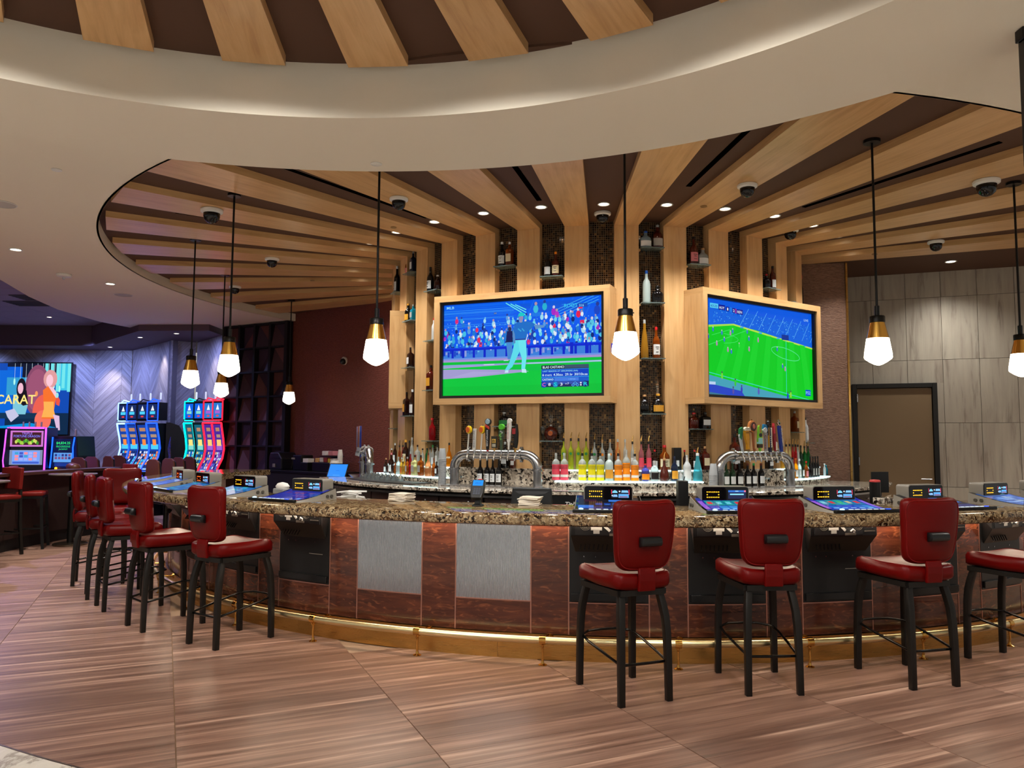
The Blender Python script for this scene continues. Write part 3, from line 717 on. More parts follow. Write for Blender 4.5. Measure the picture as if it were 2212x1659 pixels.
# ================================================================== SCREENS AND LETTERING
SCR = bpy.data.materials.new('screen_picture'); SCR.use_nodes = True; SCR.cycles.emission_sampling = 'NONE'; g = NG(SCR)
a_ = g.n('Attribute', _attribute_name='Col'); g.b.inputs['Base Color'].default_value = (.004, .004, .005, 1); g.b.inputs['Roughness'].default_value = .25; g.b.inputs['Specular IOR Level'].default_value = .12
g.l(a_.outputs['Color'], g.b.inputs['Emission Color']); g.b.inputs['Emission Strength'].default_value = .75
PRINT = bpy.data.materials.new('printed_graphics'); PRINT.use_nodes = True; g = NG(PRINT)
a_ = g.n('Attribute', _attribute_name='Col'); g.l(a_.outputs['Color'], g.b.inputs['Base Color']); g.b.inputs['Roughness'].default_value = .4
_tc = {}
def text_geo(s, bold=True):
    if s in _tc: return _tc[s]
    cu = bpy.data.curves.new('tmp', 'FONT'); cu.body = s; cu.size = 1.0; cu.resolution_u = 2
    if bold: cu.offset = .012
    o = bpy.data.objects.new('tmp', cu); COL.objects.link(o); me = bpy.data.meshes.new_from_object(o)
    vs = [(v.co.x, v.co.y) for v in me.vertices]; fs = [tuple(p.vertices) for p in me.polygons]
    bpy.data.objects.remove(o); bpy.data.curves.remove(cu); bpy.data.meshes.remove(me)
    if vs:
        x0 = min(v[0] for v in vs); x1 = max(v[0] for v in vs); y0 = min(v[1] for v in vs); y1 = max(v[1] for v in vs)
        vs = [((v[0]-x0)/(y1-y0), (v[1]-y0)/(y1-y0)) for v in vs]; w_ = (x1-x0)/(y1-y0)
    else: w_ = 0
    _tc[s] = (vs, fs, w_); return _tc[s]
class Canvas:
    """flat drawing on the local x/z plane facing -y; later shapes lie a hair in front"""
    def __init__(s, w, h, step=6e-5, k=1.0): s.m = MB(); s.w = w; s.h = h; s.d = 0.0; s.step = max(step, 6e-5); s.k = k; s.cyc = 0; s.n = 0; s.b0 = 0
    def cycle(s, n):
        if s.cyc: s.d = s.b0+s.cyc*s.step
        s.cyc = n; s.b0 = s.d; s.n = 0
    def up(s):
        if s.cyc: s.n += 1; s.d = s.b0+(s.n % s.cyc+1)*s.step
        else: s.d += s.step
    def c(s, col): q = rgb(*col); return (q[0]*s.k, q[1]*s.k, q[2]*s.k, 1)
    def poly(s, pts, col):
        s.up(); s.m.face([s.m.vert(((u-.5)*s.w, -s.d, (v-.5)*s.h)) for u, v in pts], col=s.c(col))
    def rect(s, u0, v0, u1, v1, col): s.poly([(u0, v0), (u1, v0), (u1, v1), (u0, v1)], col)
    def ell(s, u, v, ru, rv, col, n=10): s.poly([(u+ru*math.cos(2*PI*i/n), v+rv*math.sin(2*PI*i/n)) for i in range(n)], col)
    def line(s, u0, v0, u1, v1, wd, col):
        ax, ay = (u1-u0)*s.w, (v1-v0)*s.h; L = math.hypot(ax, ay) or 1; nx, ny = -ay/L*wd/2/s.w, ax/L*wd/2/s.h
        s.poly([(u0-nx, v0-ny), (u1-nx, v1-ny), (u1+nx, v1+ny), (u0+nx, v0+ny)], col)
    def text(s, t, u, v, hgt, col, width=None, align='l', vert=False):
        vs, fs, w_ = text_geo(t)
        if not vs: return
        hh = hgt*s.h; ww = w_*hh if width is None else width*s.w
        s.up(); base = len(s.m.v); off = {'l': 0, 'c': -.5, 'r': -1}[align]*ww
        for x, y in vs:
            px, py = (x/w_)*ww+off, y*hh
            if vert: px, py = -py, px
            s.m.v.append((((u-.5)*s.w+px), -s.d, (v-.5)*s.h+py))
        for f in fs: s.m.face([base+i for i in f], col=s.c(col))
    def build(s, name, parent, mt=None, loc=None, rz=None): return s.m.build(name, mt or SCR, parent, loc=loc, rz=rz)
def text_obj(name, t, hgt, mt, parent, M, width=None, depth=.0015, align='c'):
    vs, fs, w_ = text_geo(t); ww = w_*hgt if width is None else width; m = MB(); off = {'l': 0, 'c': -.5, 'r': -1}[align]*ww
    for x, y in vs: m.v.append(tuple(M @ Vector((x/w_*ww+off, y*hgt, 0))))
    for f in fs: m.face(f)
    return m.build(name, mt, parent)
# ================================================================== TELEVISIONS in maple boxes
TVZ, TVH, TVW, TVD = 2.493, 1.196, 2.0, 2.90
def tv_box(a, label, tvd=TVD):
    t = thing('television', label, 'television', P(a, tvd, TVZ), rad(a)); w, h = TVW, TVH; fw = .066; dp = .30
    for nm, c, d in (('top_rail', (0, dp/2, h/2-fw/2), (w, dp, fw)), ('bottom_rail', (0, dp/2, -h/2+fw/2), (w, dp, fw)), ('side_rail', (-w/2+fw/2, dp/2, 0), (fw, dp, h-2*fw)), ('side_rail', (w/2-fw/2, dp/2, 0), (fw, dp, h-2*fw))):
        m = MB(); m.box(c, d); m.build(nm, MAPLE, t, grain='x' if 'side' not in nm else 'z')
    m = MB(); m.box((0, .069, 0), (w-2*fw-.002, .02, h-2*fw-.002)); m.build('bezel', BLACK, t)
    b = .030
    for c, d in (((0, .04, h/2-fw-b/2), (w-2*fw, .04, b)), ((0, .04, -h/2+fw+b/2), (w-2*fw, .04, b)), ((-w/2+fw+b/2, .04, 0), (b, .04, h-2*fw-2*b)), ((w/2-fw-b/2, .04, 0), (b, .04, h-2*fw-2*b))):
        MB().box(c, d).build('bezel', BLACK, t)
    return t, w-2*fw-2*b, h-2*fw-2*b
tv1, sw, sh_ = tv_box(-22.1, 'larger television showing a baseball pitcher before a crowd, in a maple box')
R1 = random.Random(5); c = Canvas(sw, sh_, k=.74)
c.rect(0, 0, 1, 1, (6, 92, 245))
for i in range(26):
    v = .74+i*.0105; c.rect(0, v, .46+.02*(i % 3), v+.0042, R1.choice([(20, 120, 240), (60, 165, 250), (14, 96, 232)]))
for i in range(10): c.line(.40+.06*i, .72, .47+.06*i, 1.0, .006, (30, 120, 235))
for i in range(34): c.rect(.5+R1.random()*.48, .80+R1.random()*.18, .5+R1.random()*.02+.5*R1.random(), .81+R1.random()*.18, R1.choice([(14, 90, 225), (24, 120, 235), (40, 150, 240)])) if i < 6 else None
for k in range(3): c.line(.41+.03*k, .985-.012*k, .54, .84+.03*k, .010, (110, 240, 235))
for k in range(4): c.line(.70, .86-.03*k, .98, 1.05-.03*k, .006, (70, 180, 245))
def person(u, v, s, col, hair=None):
    c.ell(u, v, .011*s, .030*s, col, 8); c.ell(u+R1.uniform(-.003, .003), v+.038*s, .0062*s, .0135*s, hair or R1.choice([(180, 150, 170), (120, 200, 240), (210, 210, 235), (40, 60, 150)]), 7)
pal = [(70, 195, 235), (110, 215, 240), (30, 120, 215), (20, 60, 170), (160, 225, 245), (14, 40, 120), (90, 160, 230), (230, 240, 250), (50, 170, 225)]
c.cycle(40)
for row in range(9):
    v = .81-row*.036; n = 34
    for i in range(n):
        u = (i+R1.random())/n; dens = .35 if (u < .45 and v > .70) else (.82 if v < .72 else .55)
        if R1.random() < dens: person(u, v+R1.uniform(-.01, .01), R1.uniform(.8, 1.1), R1.choice(pal) if R1.random() > .07 else R1.choice([(235, 40, 90), (225, 40, 120), (170, 40, 190)]))
        if R1.random() < .5: c.rect(u, v-.02, u+.004, v-.014, (130, 215, 250))
for k, (u, v, s) in enumerate([(.71, .86, 1.3), (.60, .90, 1.5), (.655, .92, 1.4), (.97, .85, 1.7), (.73, .83, 1.2), (.86, .82, 1.3), (.89, .66, 1.4), (.94, .72, 1.3), (.80, .60, 1.4)]): person(u, v, s, [(170, 40, 200), (60, 190, 225), (40, 180, 215), (20, 70, 200), (190, 50, 200), (235, 30, 80), (170, 220, 240), (90, 200, 230), (60, 190, 225)][k])
c.rect(.86, .875, .885, .925, (235, 40, 90)); c.rect(.87, .72, .895, .755, (235, 30, 80))
c.rect(0, .405, 1, .50, (60, 130, 225))
for i in range(70): c.rect(i/70, .42+.05*R1.random(), i/70+.012, .47+.03*R1.random(), R1.choice([(120, 200, 245), (40, 100, 220), (150, 160, 225), (20, 60, 200)]))
c.cycle(0); c.rect(0, .49, 1, .525, (4, 40, 215)); c.rect(0, .515, 1, .522, (20, 80, 240))
for i in range(15): c.rect(.055+.071*i, .41, .070+.071*i, .50, (4, 36, 205))
c.rect(.81, .40, .83, .53, (4, 36, 205)); c.rect(.90, .41, .912, .55, (4, 36, 205)); c.rect(.925, .41, .935, .52, (4, 36, 205))
c.rect(0, .385, 1, .410, (110, 150, 235)); c.rect(0, .362, 1, .392, (168, 150, 215)); c.rect(0, .335, 1, .368, (0, 196, 60)); c.rect(0, .318, 1, .337, (150, 165, 225)); c.rect(.27, .325, .34, .334, (215, 220, 245)); c.rect(.55, .325, 1, .331, (190, 235, 245))
c.rect(0, 0, 1, .320, (0, 205, 62)); c.rect(0, .0, 1, .10, (0, 198, 58)); c.rect(0, .25, 1, .29, (0, 200, 70)); c.poly([(0, .318), (.33, .322), (.5, .324), (.0, .30)], (168, 160, 220))
c.poly([(0, .185), (.20, .195), (.56, .243), (.52, .262), (.40, .268), (.20, .282), (0, .29)], (168, 160, 215)); c.poly([(.05, .20), (.2, .205), (.4, .24), (.2, .26)], (176, 170, 222))
# figure behind
c.poly([(.415, .56), (.455, .56), (.45, .38), (.425, .38)], (70, 140, 215)); c.poly([(.412, .56), (.458, .56), (.455, .68), (.42, .68)], (16, 26, 90)); c.ell(.437, .70, .012, .025, (40, 40, 90)); c.rect(.40, .362, .43, .372, (200, 220, 240)); c.rect(.46, .366, .48, .378, (200, 220, 240))
# pitcher
c.poly([(.47, .585), (.535, .585), (.505, .47), (.455, .295), (.425, .255), (.405, .258), (.435, .34), (.455, .45)], (95, 225, 242)); c.poly([(.49, .585), (.54, .585), (.545, .40), (.535, .265), (.512, .265), (.515, .38), (.50, .46)], (110, 235, 246))
c.poly([(.405, .235), (.43, .235), (.43, .262), (.412, .262)], (200, 235, 250)); c.poly([(.515, .232), (.545, .228), (.54, .268), (.515, .268)], (200, 235, 250))
c.rect(.468, .578, .54, .595, (40, 50, 150)); c.poly([(.468, .59), (.542, .59), (.552, .66), (.60, .735), (.575, .765), (.54, .775), (.48, .77), (.458, .70), (.466, .64)], (28, 112, 205))
c.poly([(.59, .735), (.655, .722), (.656, .700), (.60, .685)], (96, 150, 205)); c.poly([(.458, .70), (.47, .64), (.474, .55), (.464, .54), (.455, .62)], (90, 140, 200))
c.rect(.500, .765, .516, .80, (150, 150, 190)); c.ell(.509, .815, .015, .036, (150, 140, 185)); c.poly([(.490, .832), (.530, .830), (.529, .862), (.512, .875), (.494, .86)], (20, 205, 205)); c.rect(.486, .828, .505, .838, (10, 170, 190))
c.line(.49, .70, .51, .67, .012, (60, 170, 225)); c.line(.515, .70, .53, .67, .012, (60, 170, 225))
c.text('ROOT', .775, .895, .038, (60, 205, 245)); c.rect(.855, .89, .915, .93, (20, 80, 190)); c.text('316', .865, .895, .026, (150, 225, 250)); c.rect(.335, .87, .352, .89, (24, 40, 130)); c.text('318', .336, .873, .014, (160, 200, 245)); c.text('MLB', .02, .955, .028, (150, 225, 255), width=.05)
# caption
U0, U1 = .637, .922; W_ = U1-U0
c.rect(U0, .255, U1, .300, (18, 26, 60)); c.rect(U0+.14, .262, U1, .300, (60, 84, 110)); c.rect(U0, .176, U1, .256, (8, 66, 200)); c.rect(U0, .252, U1, .257, (40, 150, 245)); c.rect(U0, .172, U1, .177, (60, 170, 250))
c.rect(U0, .128, U1, .172, (20, 90, 205)); c.rect(U0+.08, .132, U1-.06, .168, (66, 124, 232)); c.rect(U0, .072, U1, .128, (16, 34, 96)); c.rect(U0+.02, .10, U1-.03, .126, (48, 80, 178))
c.text('BLAS CASTANO', U0+.008, .266, .026, (225, 250, 255), width=.130); c.text('LAST SEASON AT ARKANSAS (AA)', U0+.008, .224, .020, (150, 235, 255), width=.212)
for t_, u_, h_, w2 in (('6', 0.006, .026, .010), ('STARTS', .022, .017, .042), ('4.30', .074, .026, .034), ('ERA', .110, .017, .022), ('29.1', .144, .026, .032), ('IP', .178, .017, .010), ('30/10', .200, .026, .048), ('K/BB', .250, .017, .028)): c.text(t_, U0+u_, .186, h_, (215, 248, 255), width=w2)
c.text('CASTANO', U0+.006, .140, .021, (205, 245, 255), width=.068); c.text('1 PITCH', U0+.165, .140, .018, (120, 180, 250), width=.04)
for u_, col in ((.016, (10, 60, 190)), (.086, (8, 110, 190)), (.265, (10, 40, 120))): c.ell(U0+u_, .098, .017, .032, col, 16)
c.text('C', U0+.016, .080, .038, (235, 110, 165), width=.020, align='c'); c.text('S', U0+.086, .080, .038, (0, 225, 230), width=.020, align='c'); c.text('R', U0+.266, .080, .038, (40, 215, 245), width=.024, align='c')
c.text('8', U0+.050, .084, .030, (235, 250, 255), width=.015, align='c'); c.text('3', U0+.122, .084, .030, (235, 250, 255), width=.014, align='c'); c.text('7', U0+.158, .094, .020, (225, 240, 255), width=.009); c.poly([(U0+.146, .098), (U0+.154, .098), (U0+.150, .110)], (225, 240, 255))
for u_, v_ in ((.192, .088), (.205, .108), (.218, .088)):
    c.poly([(U0+u_-.012, v_), (U0+u_, v_-.016), (U0+u_+.012, v_), (U0+u_, v_+.016)], (90, 190, 255)); c.poly([(U0+u_-.008, v_), (U0+u_, v_-.011), (U0+u_+.008, v_), (U0+u_, v_+.011)], (26, 66, 170))
for v_ in (.088, .110): c.ell(U0+.238, v_, .0048, .0085, (240, 250, 255), 8)
c.build('picture', tv1, loc=(0, .058, 0))
tv2, sw, sh_ = tv_box(34.2, 'television showing a green soccer pitch, in a maple box at right')
c = Canvas(sw, sh_, k=.74); c.rect(0, 0, 1, 1, (0, 208, 30)); R1 = random.Random(8)
c.poly([(0, .70), (.24, .755), (.45, .73), (1.0, .60), (1, 1), (0, 1)], (10, 100, 228))
c.cycle(12)
for i in range(520):
    u = R1.random(); v = .70+.30*R1.random(); lim = (.70+.055*u/.24 if u < .24 else .755-.155*(u-.24)/.76)+.035
    if v > lim and v < .93-.10*max(0, u-.5): c.rect(u, v, u+.006, v+.008, R1.choice([(60, 160, 245), (6, 70, 200), (30, 120, 230), (110, 190, 250)]))
c.cycle(0); c.poly([(0, .93), (1, .86), (1, 1), (0, 1)], (6, 92, 232))
for i in range(9): c.line(.30+.085*i, .76-.012*i, .38+.085*i, .95-.008*i, .006, (90, 180, 250))
c.poly([(0, .695), (.24, .75), (.24, .768), (0, .718)], (170, 225, 80)); c.poly([(.24, .75), (1, .59), (1, .607), (.24, .768)], (190, 230, 80))
for u in (.30, .47, .64, .90): c.rect(u, .745-.21*(u-.24), u+.03, .762-.21*(u-.24), (70, 170, 230))
c.rect(.69, .66, .76, .72, (10, 50, 150))
for i in range(7): c.poly([(.02+.15*i, 0), (.09+.15*i, 0), (.26+.11*i, .74-.02*i), (.21+.11*i, .745-.02*i)], (14, 216, 40))
LN = (70, 235, 110)
c.line(0, .50, .36, .715, .006, LN); c.line(.05, .62, .21, .70, .005, LN)
pr_ = [(.08+.20*math.cos(t), .60+.055*math.sin(t)) for t in [i*.3-1.2 for i in range(9)]]
for p, q in zip(pr_, pr_[1:]): c.line(p[0], p[1], q[0], q[1], .005, LN)
E_ = [(.725+.14*math.cos(2*PI*i/24), .505+.062*math.sin(2*PI*i/24)-.035*math.cos(2*PI*i/24)) for i in range(25)]
for p, q in zip(E_, E_[1:]): c.line(p[0], p[1], q[0], q[1], .007, (90, 235, 150))
c.line(.726, .05, .730, .655, .009, (60, 225, 190)); c.line(.0, .235, 1, -.01, .008, (60, 220, 200))
c.poly([(0, .21), (.75, .02), (.75, 0), (0, 0)], (70, 165, 190)); c.poly([(0, .12), (.30, .055), (.33, 0), (0, 0)], (40, 70, 200)); c.poly([(0, .03), (.2, 0), (0, 0)], (60, 120, 150)); c.rect(.01, .105, .075, .135, (190, 215, 245))
for u, v, col in ((.02, .60, 0), (.06, .68, 0), (.135, .655, 0), (.155, .585, 0), (.21, .66, 1), (.23, .685, 0), (.09, .535, 1), (.185, .48, 1), (.215, .465, 0), (.285, .54, 2), (.375, .51, 1), (.375, .625, 0), (.46, .62, 1), (.36, .70, 0), (.69, .36, 0), (.715, .33, 1), (.64, .545, 0)):
    c.ell(u, v, .007, .024, [(60, 110, 220), (190, 130, 190), (60, 220, 70)][col], 8); c.ell(u, v+.025, .0045, .009, (200, 190, 200), 6)
for u, v, col in ((.13, .20, (120, 220, 60)), (.245, .135, (60, 200, 60)), (.765, .045, (150, 220, 60)), (.735, .03, (30, 60, 200)), (.30, .07, (60, 60, 190)), (.455, .06, (90, 90, 190)), (.225, .05, (90, 80, 170))):
    c.ell(u, v, .009, .035, col, 8); c.ell(u, v+.04, .006, .011, (80, 70, 90), 6)
c.rect(.035, .905, .105, .955, (90, 210, 250)); c.text('63:25', .042, .915, .026, (20, 60, 170), width=.055); c.rect(.108, .895, .165, .95, (6, 22, 150)); c.text('HUY', .114, .905, .028, (225, 240, 255), width=.045)
c.rect(.172, .89, .20, .94, (6, 22, 150)); c.text('1', .182, .900, .028, (235, 245, 255), width=.010); c.ell(.215, .912, .014, .03, (24, 120, 230), 8); c.rect(.228, .882, .256, .934, (6, 22, 150)); c.text('2', .234, .893, .028, (235, 245, 255), width=.014); c.rect(.256, .88, .262, .93, (220, 60, 160)); c.rect(.264, .876, .322, .928, (6, 22, 150)); c.text('REN', .272, .887, .028, (225, 240, 255), width=.042)
c.text('LIVE', .915, .905, .026, (170, 215, 250), width=.045); c.rect(.915, .045, .968, .115, (6, 70, 215)); c.text('FS2', .919, .062, .036, (150, 225, 255), width=.045)
c.build('picture', tv2, loc=(0, .058, 0))
tv3, sw, sh_ = tv_box(-81.5, 'television box on the left side of the core, seen edge-on', 2.83); c = Canvas(sw, sh_); c.rect(0, 0, 1, 1, (10, 60, 150)); c.build('picture', tv3, loc=(0, .058, 0))
# ================================================================== BACK BAR: granite counter, upstand, lit risers
bb = thing('back_bar', 'white speckled granite back bar with dark drawers around the core', 'counter'); ZB = 1.04
BA0, BA1 = -73, 64
pr_ = [(2.70, ZB-.035), (3.70, ZB-.035), (3.715, ZB-.028), (3.715, ZB-.006), (3.705, ZB), (2.70, ZB)]
MB().arc(pr_, BA0, BA1, 1.5).build('slab', GRAN2, bb, smooth=30)
MB().arc([(2.70, ZB), (2.84, ZB), (2.84, 1.215), (2.70, 1.215)], BA0+3, 63, 1.5).build('upstand', GRAN2, bb)
CAB = mat('dark_walnut_drawer', (42, 24, 22), .4); 
MB().arc([(3.2, .0), (3.60, .0), (3.60, ZB-.035), (3.2, ZB-.035)], BA0+1, BA1-1, 2).build('carcass', mat('black_carcass', (20, 16, 16), .5), bb)
MB().arc([(3.60, .965), (3.68, .965), (3.68, .985), (3.60, .985)], BA0+1, BA1-1, 2).build('rail', STEEL, bb)
kn = MB().lathe([(.006, 0), (.006, .012), (.014, .018), (.012, .028), (.004, .031)], 10, Matrix.Rotation(PI/2, 4, 'X')).mesh('knob', STEEL, smooth=40)
a = BA0+2
while a < BA1-8:
    for z0, z1 in ((.83, .955), (.10, .82)):
        m = MB(); m.arc([(3.60, z0), (3.622, z0), (3.622, z1), (3.60, z1)], a+.15, a+7.85, 1.2); d_ = m.build('drawer' if z0 > .5 else 'cabinet_door', CAB, bb)
        k_ = obj('knob', kn, d_, P(a+5.6, 3.622, (z0+z1)/2+.02), rad(a+5.6))
    a += 8.0
m = MB(); m.arc([(3.622, .86), (3.70, .86), (3.70, 1.003), (3.622, 1.003)], -12.0, -1.5, 1.2); tp = m.build('black_fascia', BLACK, bb)
Mt = Matrix.Translation(P(-9.35, 3.703, .905)) @ Matrix.Rotation(rad(-9.35), 4, 'Z') @ MXZ @ Matrix(((1, .22, 0, 0), (0, 1, 0, 0), (0, 0, 1, 0), (0, 0, 0, 1)))
text_obj('lettering', "Tito's", .045, WHITE, tp, Mt, width=.125)
MB().arc([(3.58, 1.0405), (3.714, 1.0405), (3.714, 1.044), (3.58, 1.044)], -12.2, -1.3, 1.2).build('steel_edge', STEEL, bb)
for i, (a0, a1, nm) in enumerate(((-68, -38.6, 'left of the left taps'), (-13.6, 15.0, 'between the two tap towers'), (38.6, 61.5, 'right of the right taps'))):
    t = thing('bottle_riser', 'glowing white stepped acrylic bottle riser %s' % nm, 'shelf', group='lit bottle risers')
    MB().arc([(2.845, ZB+.002), (2.93, ZB+.002), (2.93, 1.200), (2.845, 1.200)], a0, a1, 1.5).build('upper_front', GRAN2, t)
    MB().arc([(2.843, 1.200), (2.94, 1.200), (2.94, 1.212), (2.843, 1.212)], a0, a1, 1.5).build('upper_step', GLOW, t)
    MB().arc([(2.93, 1.09), (3.05, 1.09), (3.05, 1.104), (2.93, 1.104)], a0, a1, 1.5).build('lower_step', GLOW, t)
    MB().arc([(2.93, ZB+.001), (3.035, ZB+.001), (3.035, 1.09), (2.93, 1.09)], a0, a1, 1.5).build('granite_front', GRAN2, t)
# ================================================================== GLASS SHELVES in the niches
SHELF = {6.25: [3.524, 2.94, 2.36, 1.786], 16.9: [3.37, 1.634], 38.2: [3.214], 48.85: [1.618, 3.123], -15.05: [3.232, 1.502], -25.7: [3.382, 1.654], -47.0: [3.232, 2.65, 2.076, 1.497], -57.65: [3.532, 2.941, 2.374, 1.793], -68.3: [3.378, 1.65], 59.5: [1.497]}
NICHE = {6.25: 'the niche between the televisions', 16.9: 'the niche at the right television\'s left end', 38.2: 'the niche above the right television\'s right half', 48.85: 'the niche at the right television\'s right end', -15.05: 'the niche right of the larger television\'s middle', -25.7: 'the niche at the larger television\'s middle', -47.0: 'the niche left of the larger television', -57.65: 'the second niche left of the larger television', -68.3: 'the third niche left of the larger television', 59.5: 'the last niche before the taupe wing wall'}
for a, zs_ in SHELF.items():
    zz = sorted(zs_, reverse=True)
    for i, z in enumerate(zz):
        pos = ('', 'upper ' if i == 0 else 'lower ', '')[1 if len(zz) == 2 else 0] if len(zz) < 3 else ['top ', 'second ', 'third ', 'lowest '][i]
        t = thing('glass_shelf', '%sglass shelf in %s' % (pos, NICHE[a]), 'shelf', P(a, 2.80, z), rad(a), 'glass bottle shelves in the niches')
        m = MB(); m.box((0, -.005, 0), (.245, .155, .010)); m.build('pane', GLASSSH, t)
        for sx in (-1, 1): MB().box((sx*.122, .03, -.014), (.016, .07, .018)).build('support_block', MAPLE, t)
# ================================================================== BOTTLES
BC = {'clear': (226, 234, 232), 'amber': (176, 84, 22), 'dark': (44, 18, 12), 'black': (14, 13, 14), 'green': (30, 130, 60), 'dgreen': (20, 48, 26), 'blue': (30, 90, 190), 'cyan': (40, 190, 226), 'pink': (226, 74, 96), 'yellow': (236, 226, 20),
      'orange': (250, 146, 14), 'red': (196, 30, 36), 'gold': (222, 160, 50), 'frost': (206, 226, 224), 'pale': (240, 222, 150), 'white': (226, 230, 232), 'peach': (240, 150, 90), 'chart': (206, 224, 60), 'brandy': (88, 28, 16), 'navy': (26, 38, 66), 'gin': (90, 210, 230),
      'rose': (220, 130, 140), 'ice': (180, 206, 220), 'multi': (90, 90, 190), 'tan': (190, 140, 96), 'grey': (170, 168, 164), 'cream': (232, 218, 180), 'brown': (96, 52, 28), 'cork': (186, 140, 92)}
WORD = {'clear': 'clear', 'amber': 'amber', 'dark': 'dark brown', 'black': 'black', 'green': 'green', 'dgreen': 'dark green', 'blue': 'blue', 'cyan': 'cyan', 'pink': 'pink', 'yellow': 'yellow', 'orange': 'orange', 'red': 'red', 'gold': 'golden', 'frost': 'frosted', 'pale': 'pale yellow', 'white': 'white', 'peach': 'peach', 'chart': 'yellow-green', 'brandy': 'deep red-brown', 'navy': 'navy', 'gin': 'pale blue', 'rose': 'rosy', 'ice': 'pale ice-blue', 'multi': 'multicoloured'}
def bglass(k):
    if k in ('black',): return mat('bottle_black', BC[k], .08)
    if k in ('dark', 'navy', 'dgreen', 'brandy'): return mat('bottle_'+k, BC[k], .06, trans=.25)
    if k in ('white', 'frost'): return mat('bottle_'+k, BC[k], .35, trans=.35)
    return mat('bottle_'+k, BC[k], .05, trans=.62, ior=1.3)
def pmat(k): return mat('print_'+k, BC[k], .4)
PROF = {'round': [(.94, 0), (1, .02), (1, .52), (.93, .60), (.55, .70), (.33, .76), (.30, .90)], 'slim': [(.95, 0), (1, .015), (1, .58), (.85, .66), (.48, .74), (.40, .80), (.36, .92)],
        'square': [(.92, 0), (1, .02), (1, .62), (.90, .68), (.45, .73), (.32, .77), (.30, .90)], 'wine': [(.95, 0), (1, .02), (1, .52), (.92, .60), (.60, .67), (.38, .73), (.34, .94)],
        'decanter': [(.86, 0), (.95, .03), (1, .22), (.90, .40), (.55, .58), (.30, .68), (.26, .90)], 'cone': [(.9, 0), (1, .03), (.96, .25), (.62, .60), (.36, .78), (.30, .92)],
        'flav': [(.96, 0), (1, .015), (1, .60), (.92, .68), (.6, .74), (.32, .78), (.30, .92)], 'flavclear': [(.96, 0), (1, .015), (1, .56), (.92, .62), (.5, .69), (.30, .75), (.30, .92)],
        'skull': [(.70, 0), (.82, .05), (.92, .25), (1, .45), (.92, .62), (.6, .72), (.34, .77), (.32, .90)], 'medallion': [(.30, 0), (.34, .03), (.70, .10), (.95, .30), (1, .45), (.90, .65), (.55, .80), (.20, .86), (.16, .99)]}
PAIR = {'gold': 'gold'}
SECT = {'LF': 'front row by the tall cup stack', 'LB': 'back row by the tall cup stack', 'MF': 'front row between the tap towers', 'MB': 'back row between the tap towers', 'RF': 'front row right of the right taps', 'RB': 'back row right of the right taps',
        'W1': 'row under the left tap tower', 'W2': 'row under the right tap tower', 'T1': 'pair behind the left tap tower', 'T2': 'pair behind the right tap tower'}
SHN = {'S6': 'between the televisions', 'S17': 'by the right screen\'s left end', 'S38': 'above the right television', 'S49': 'by the right screen\'s right end', 'S15': 'right of the larger screen\'s middle', 'S26': 'at the larger screen\'s middle', 'S47': 'left of the larger television', 'S58': 'second left of the larger television', 'S68': 'third left of the larger television', 'S59': 'before the taupe wing wall'}
def bottle(a, R, z, sty, H, D, body, lab, cap, pour, label, group):
    t = thing('bottle', label, 'bottle', P(a, R, z), rad(a), group); r = max(D/2*.97, .014)
    pr_ = [(x*r, y*H) for x, y in PROF[sty]]; n = 14; sqv, sy = 2.0, 1.0
    if sty == 'square': sqv, n = 6.0, 20
    if sty == 'medallion': sy = .42
    if r > .045 and sty in ('square', 'round', 'decanter', 'wine'): sy = .75
    gm = bglass('clear' if sty == 'flav' and body not in ('frost',) else body)
    MB().lathe(pr_, n, sq=sqv, sy=sy).build('glass', gm, t, smooth=40)
    if sty == 'flav' and body != 'frost':
        MB().lathe([(r*1.01, H*.02), (r*1.01, H*.585)], 14, cap=False).build('printed_wrap', pmat(body), t, smooth=40)
        def band(nm, z0, z1, mt): MB().rings([[Vector((r*1.025*math.sin(rad(q)), -r*1.025*math.cos(rad(q)), H*zz)) for q in range(-70, 71, 20)] for zz in (z0, z1)], closed=False).build(nm, mt, t)
        band('label', .13, .22, WHITE)
        for i in range(3): band('lettering', .42+.05*i, .45+.05*i, mat('lettering_'+body, tuple(int(x*.72) for x in BC[body]), .5))
        return finish_cap(t, H, r, cap, pour, .30)
    if sty == 'flavclear':
        M = Matrix.Translation((0, -r*1.02, H*.50)) @ Matrix.Rotation(PI/2, 4, 'X'); MB().lathe([(.0, 0), (r*.52, 0), (r*.48, .002)], 12, M, cap=False).build('emblem', pmat(lab), t)
    elif lab:
        z0, z1 = (.10, .42) if sty != 'wine' else (.12, .44)
        if sty in ('medallion',):
            M = Matrix.Translation((0, -r*.44, H*.45)) @ Matrix.Rotation(PI/2, 4, 'X'); MB().lathe([(0, 0), (r*.36, 0)], 14, M, cap=False).build('medallion', pmat(lab), t)
        elif sty == 'square': MB().box((0, -r*.99*sy-.0015, H*(z0+z1)/2+.02), (r*1.55, .002, H*(z1-z0))).build('label', pmat(lab), t)
        else:
            k_ = [x for x, y in PROF[sty] if y <= .5][-1]
            MB().rings([[Vector((r*1.02*k_*math.sin(rad(q)), -r*1.02*k_*sy*math.cos(rad(q)), H*zz)) for q in range(-64, 65, 16)] for zz in (z0, z1)], closed=False).build('label', pmat(lab), t, smooth=40)
            if sty == 'wine' and H > .25:
                for i, zz in enumerate((.36, .30, .20)): MB().box((0, -r*1.035*sy, H*zz), (r*(.9, .6, .7)[i], .002, H*.018)).build('lettering', mat('dark_print', (50, 44, 40), .5), t)
    return finish_cap(t, H, r, cap, pour, [x for x, y in PROF[sty]][-1])
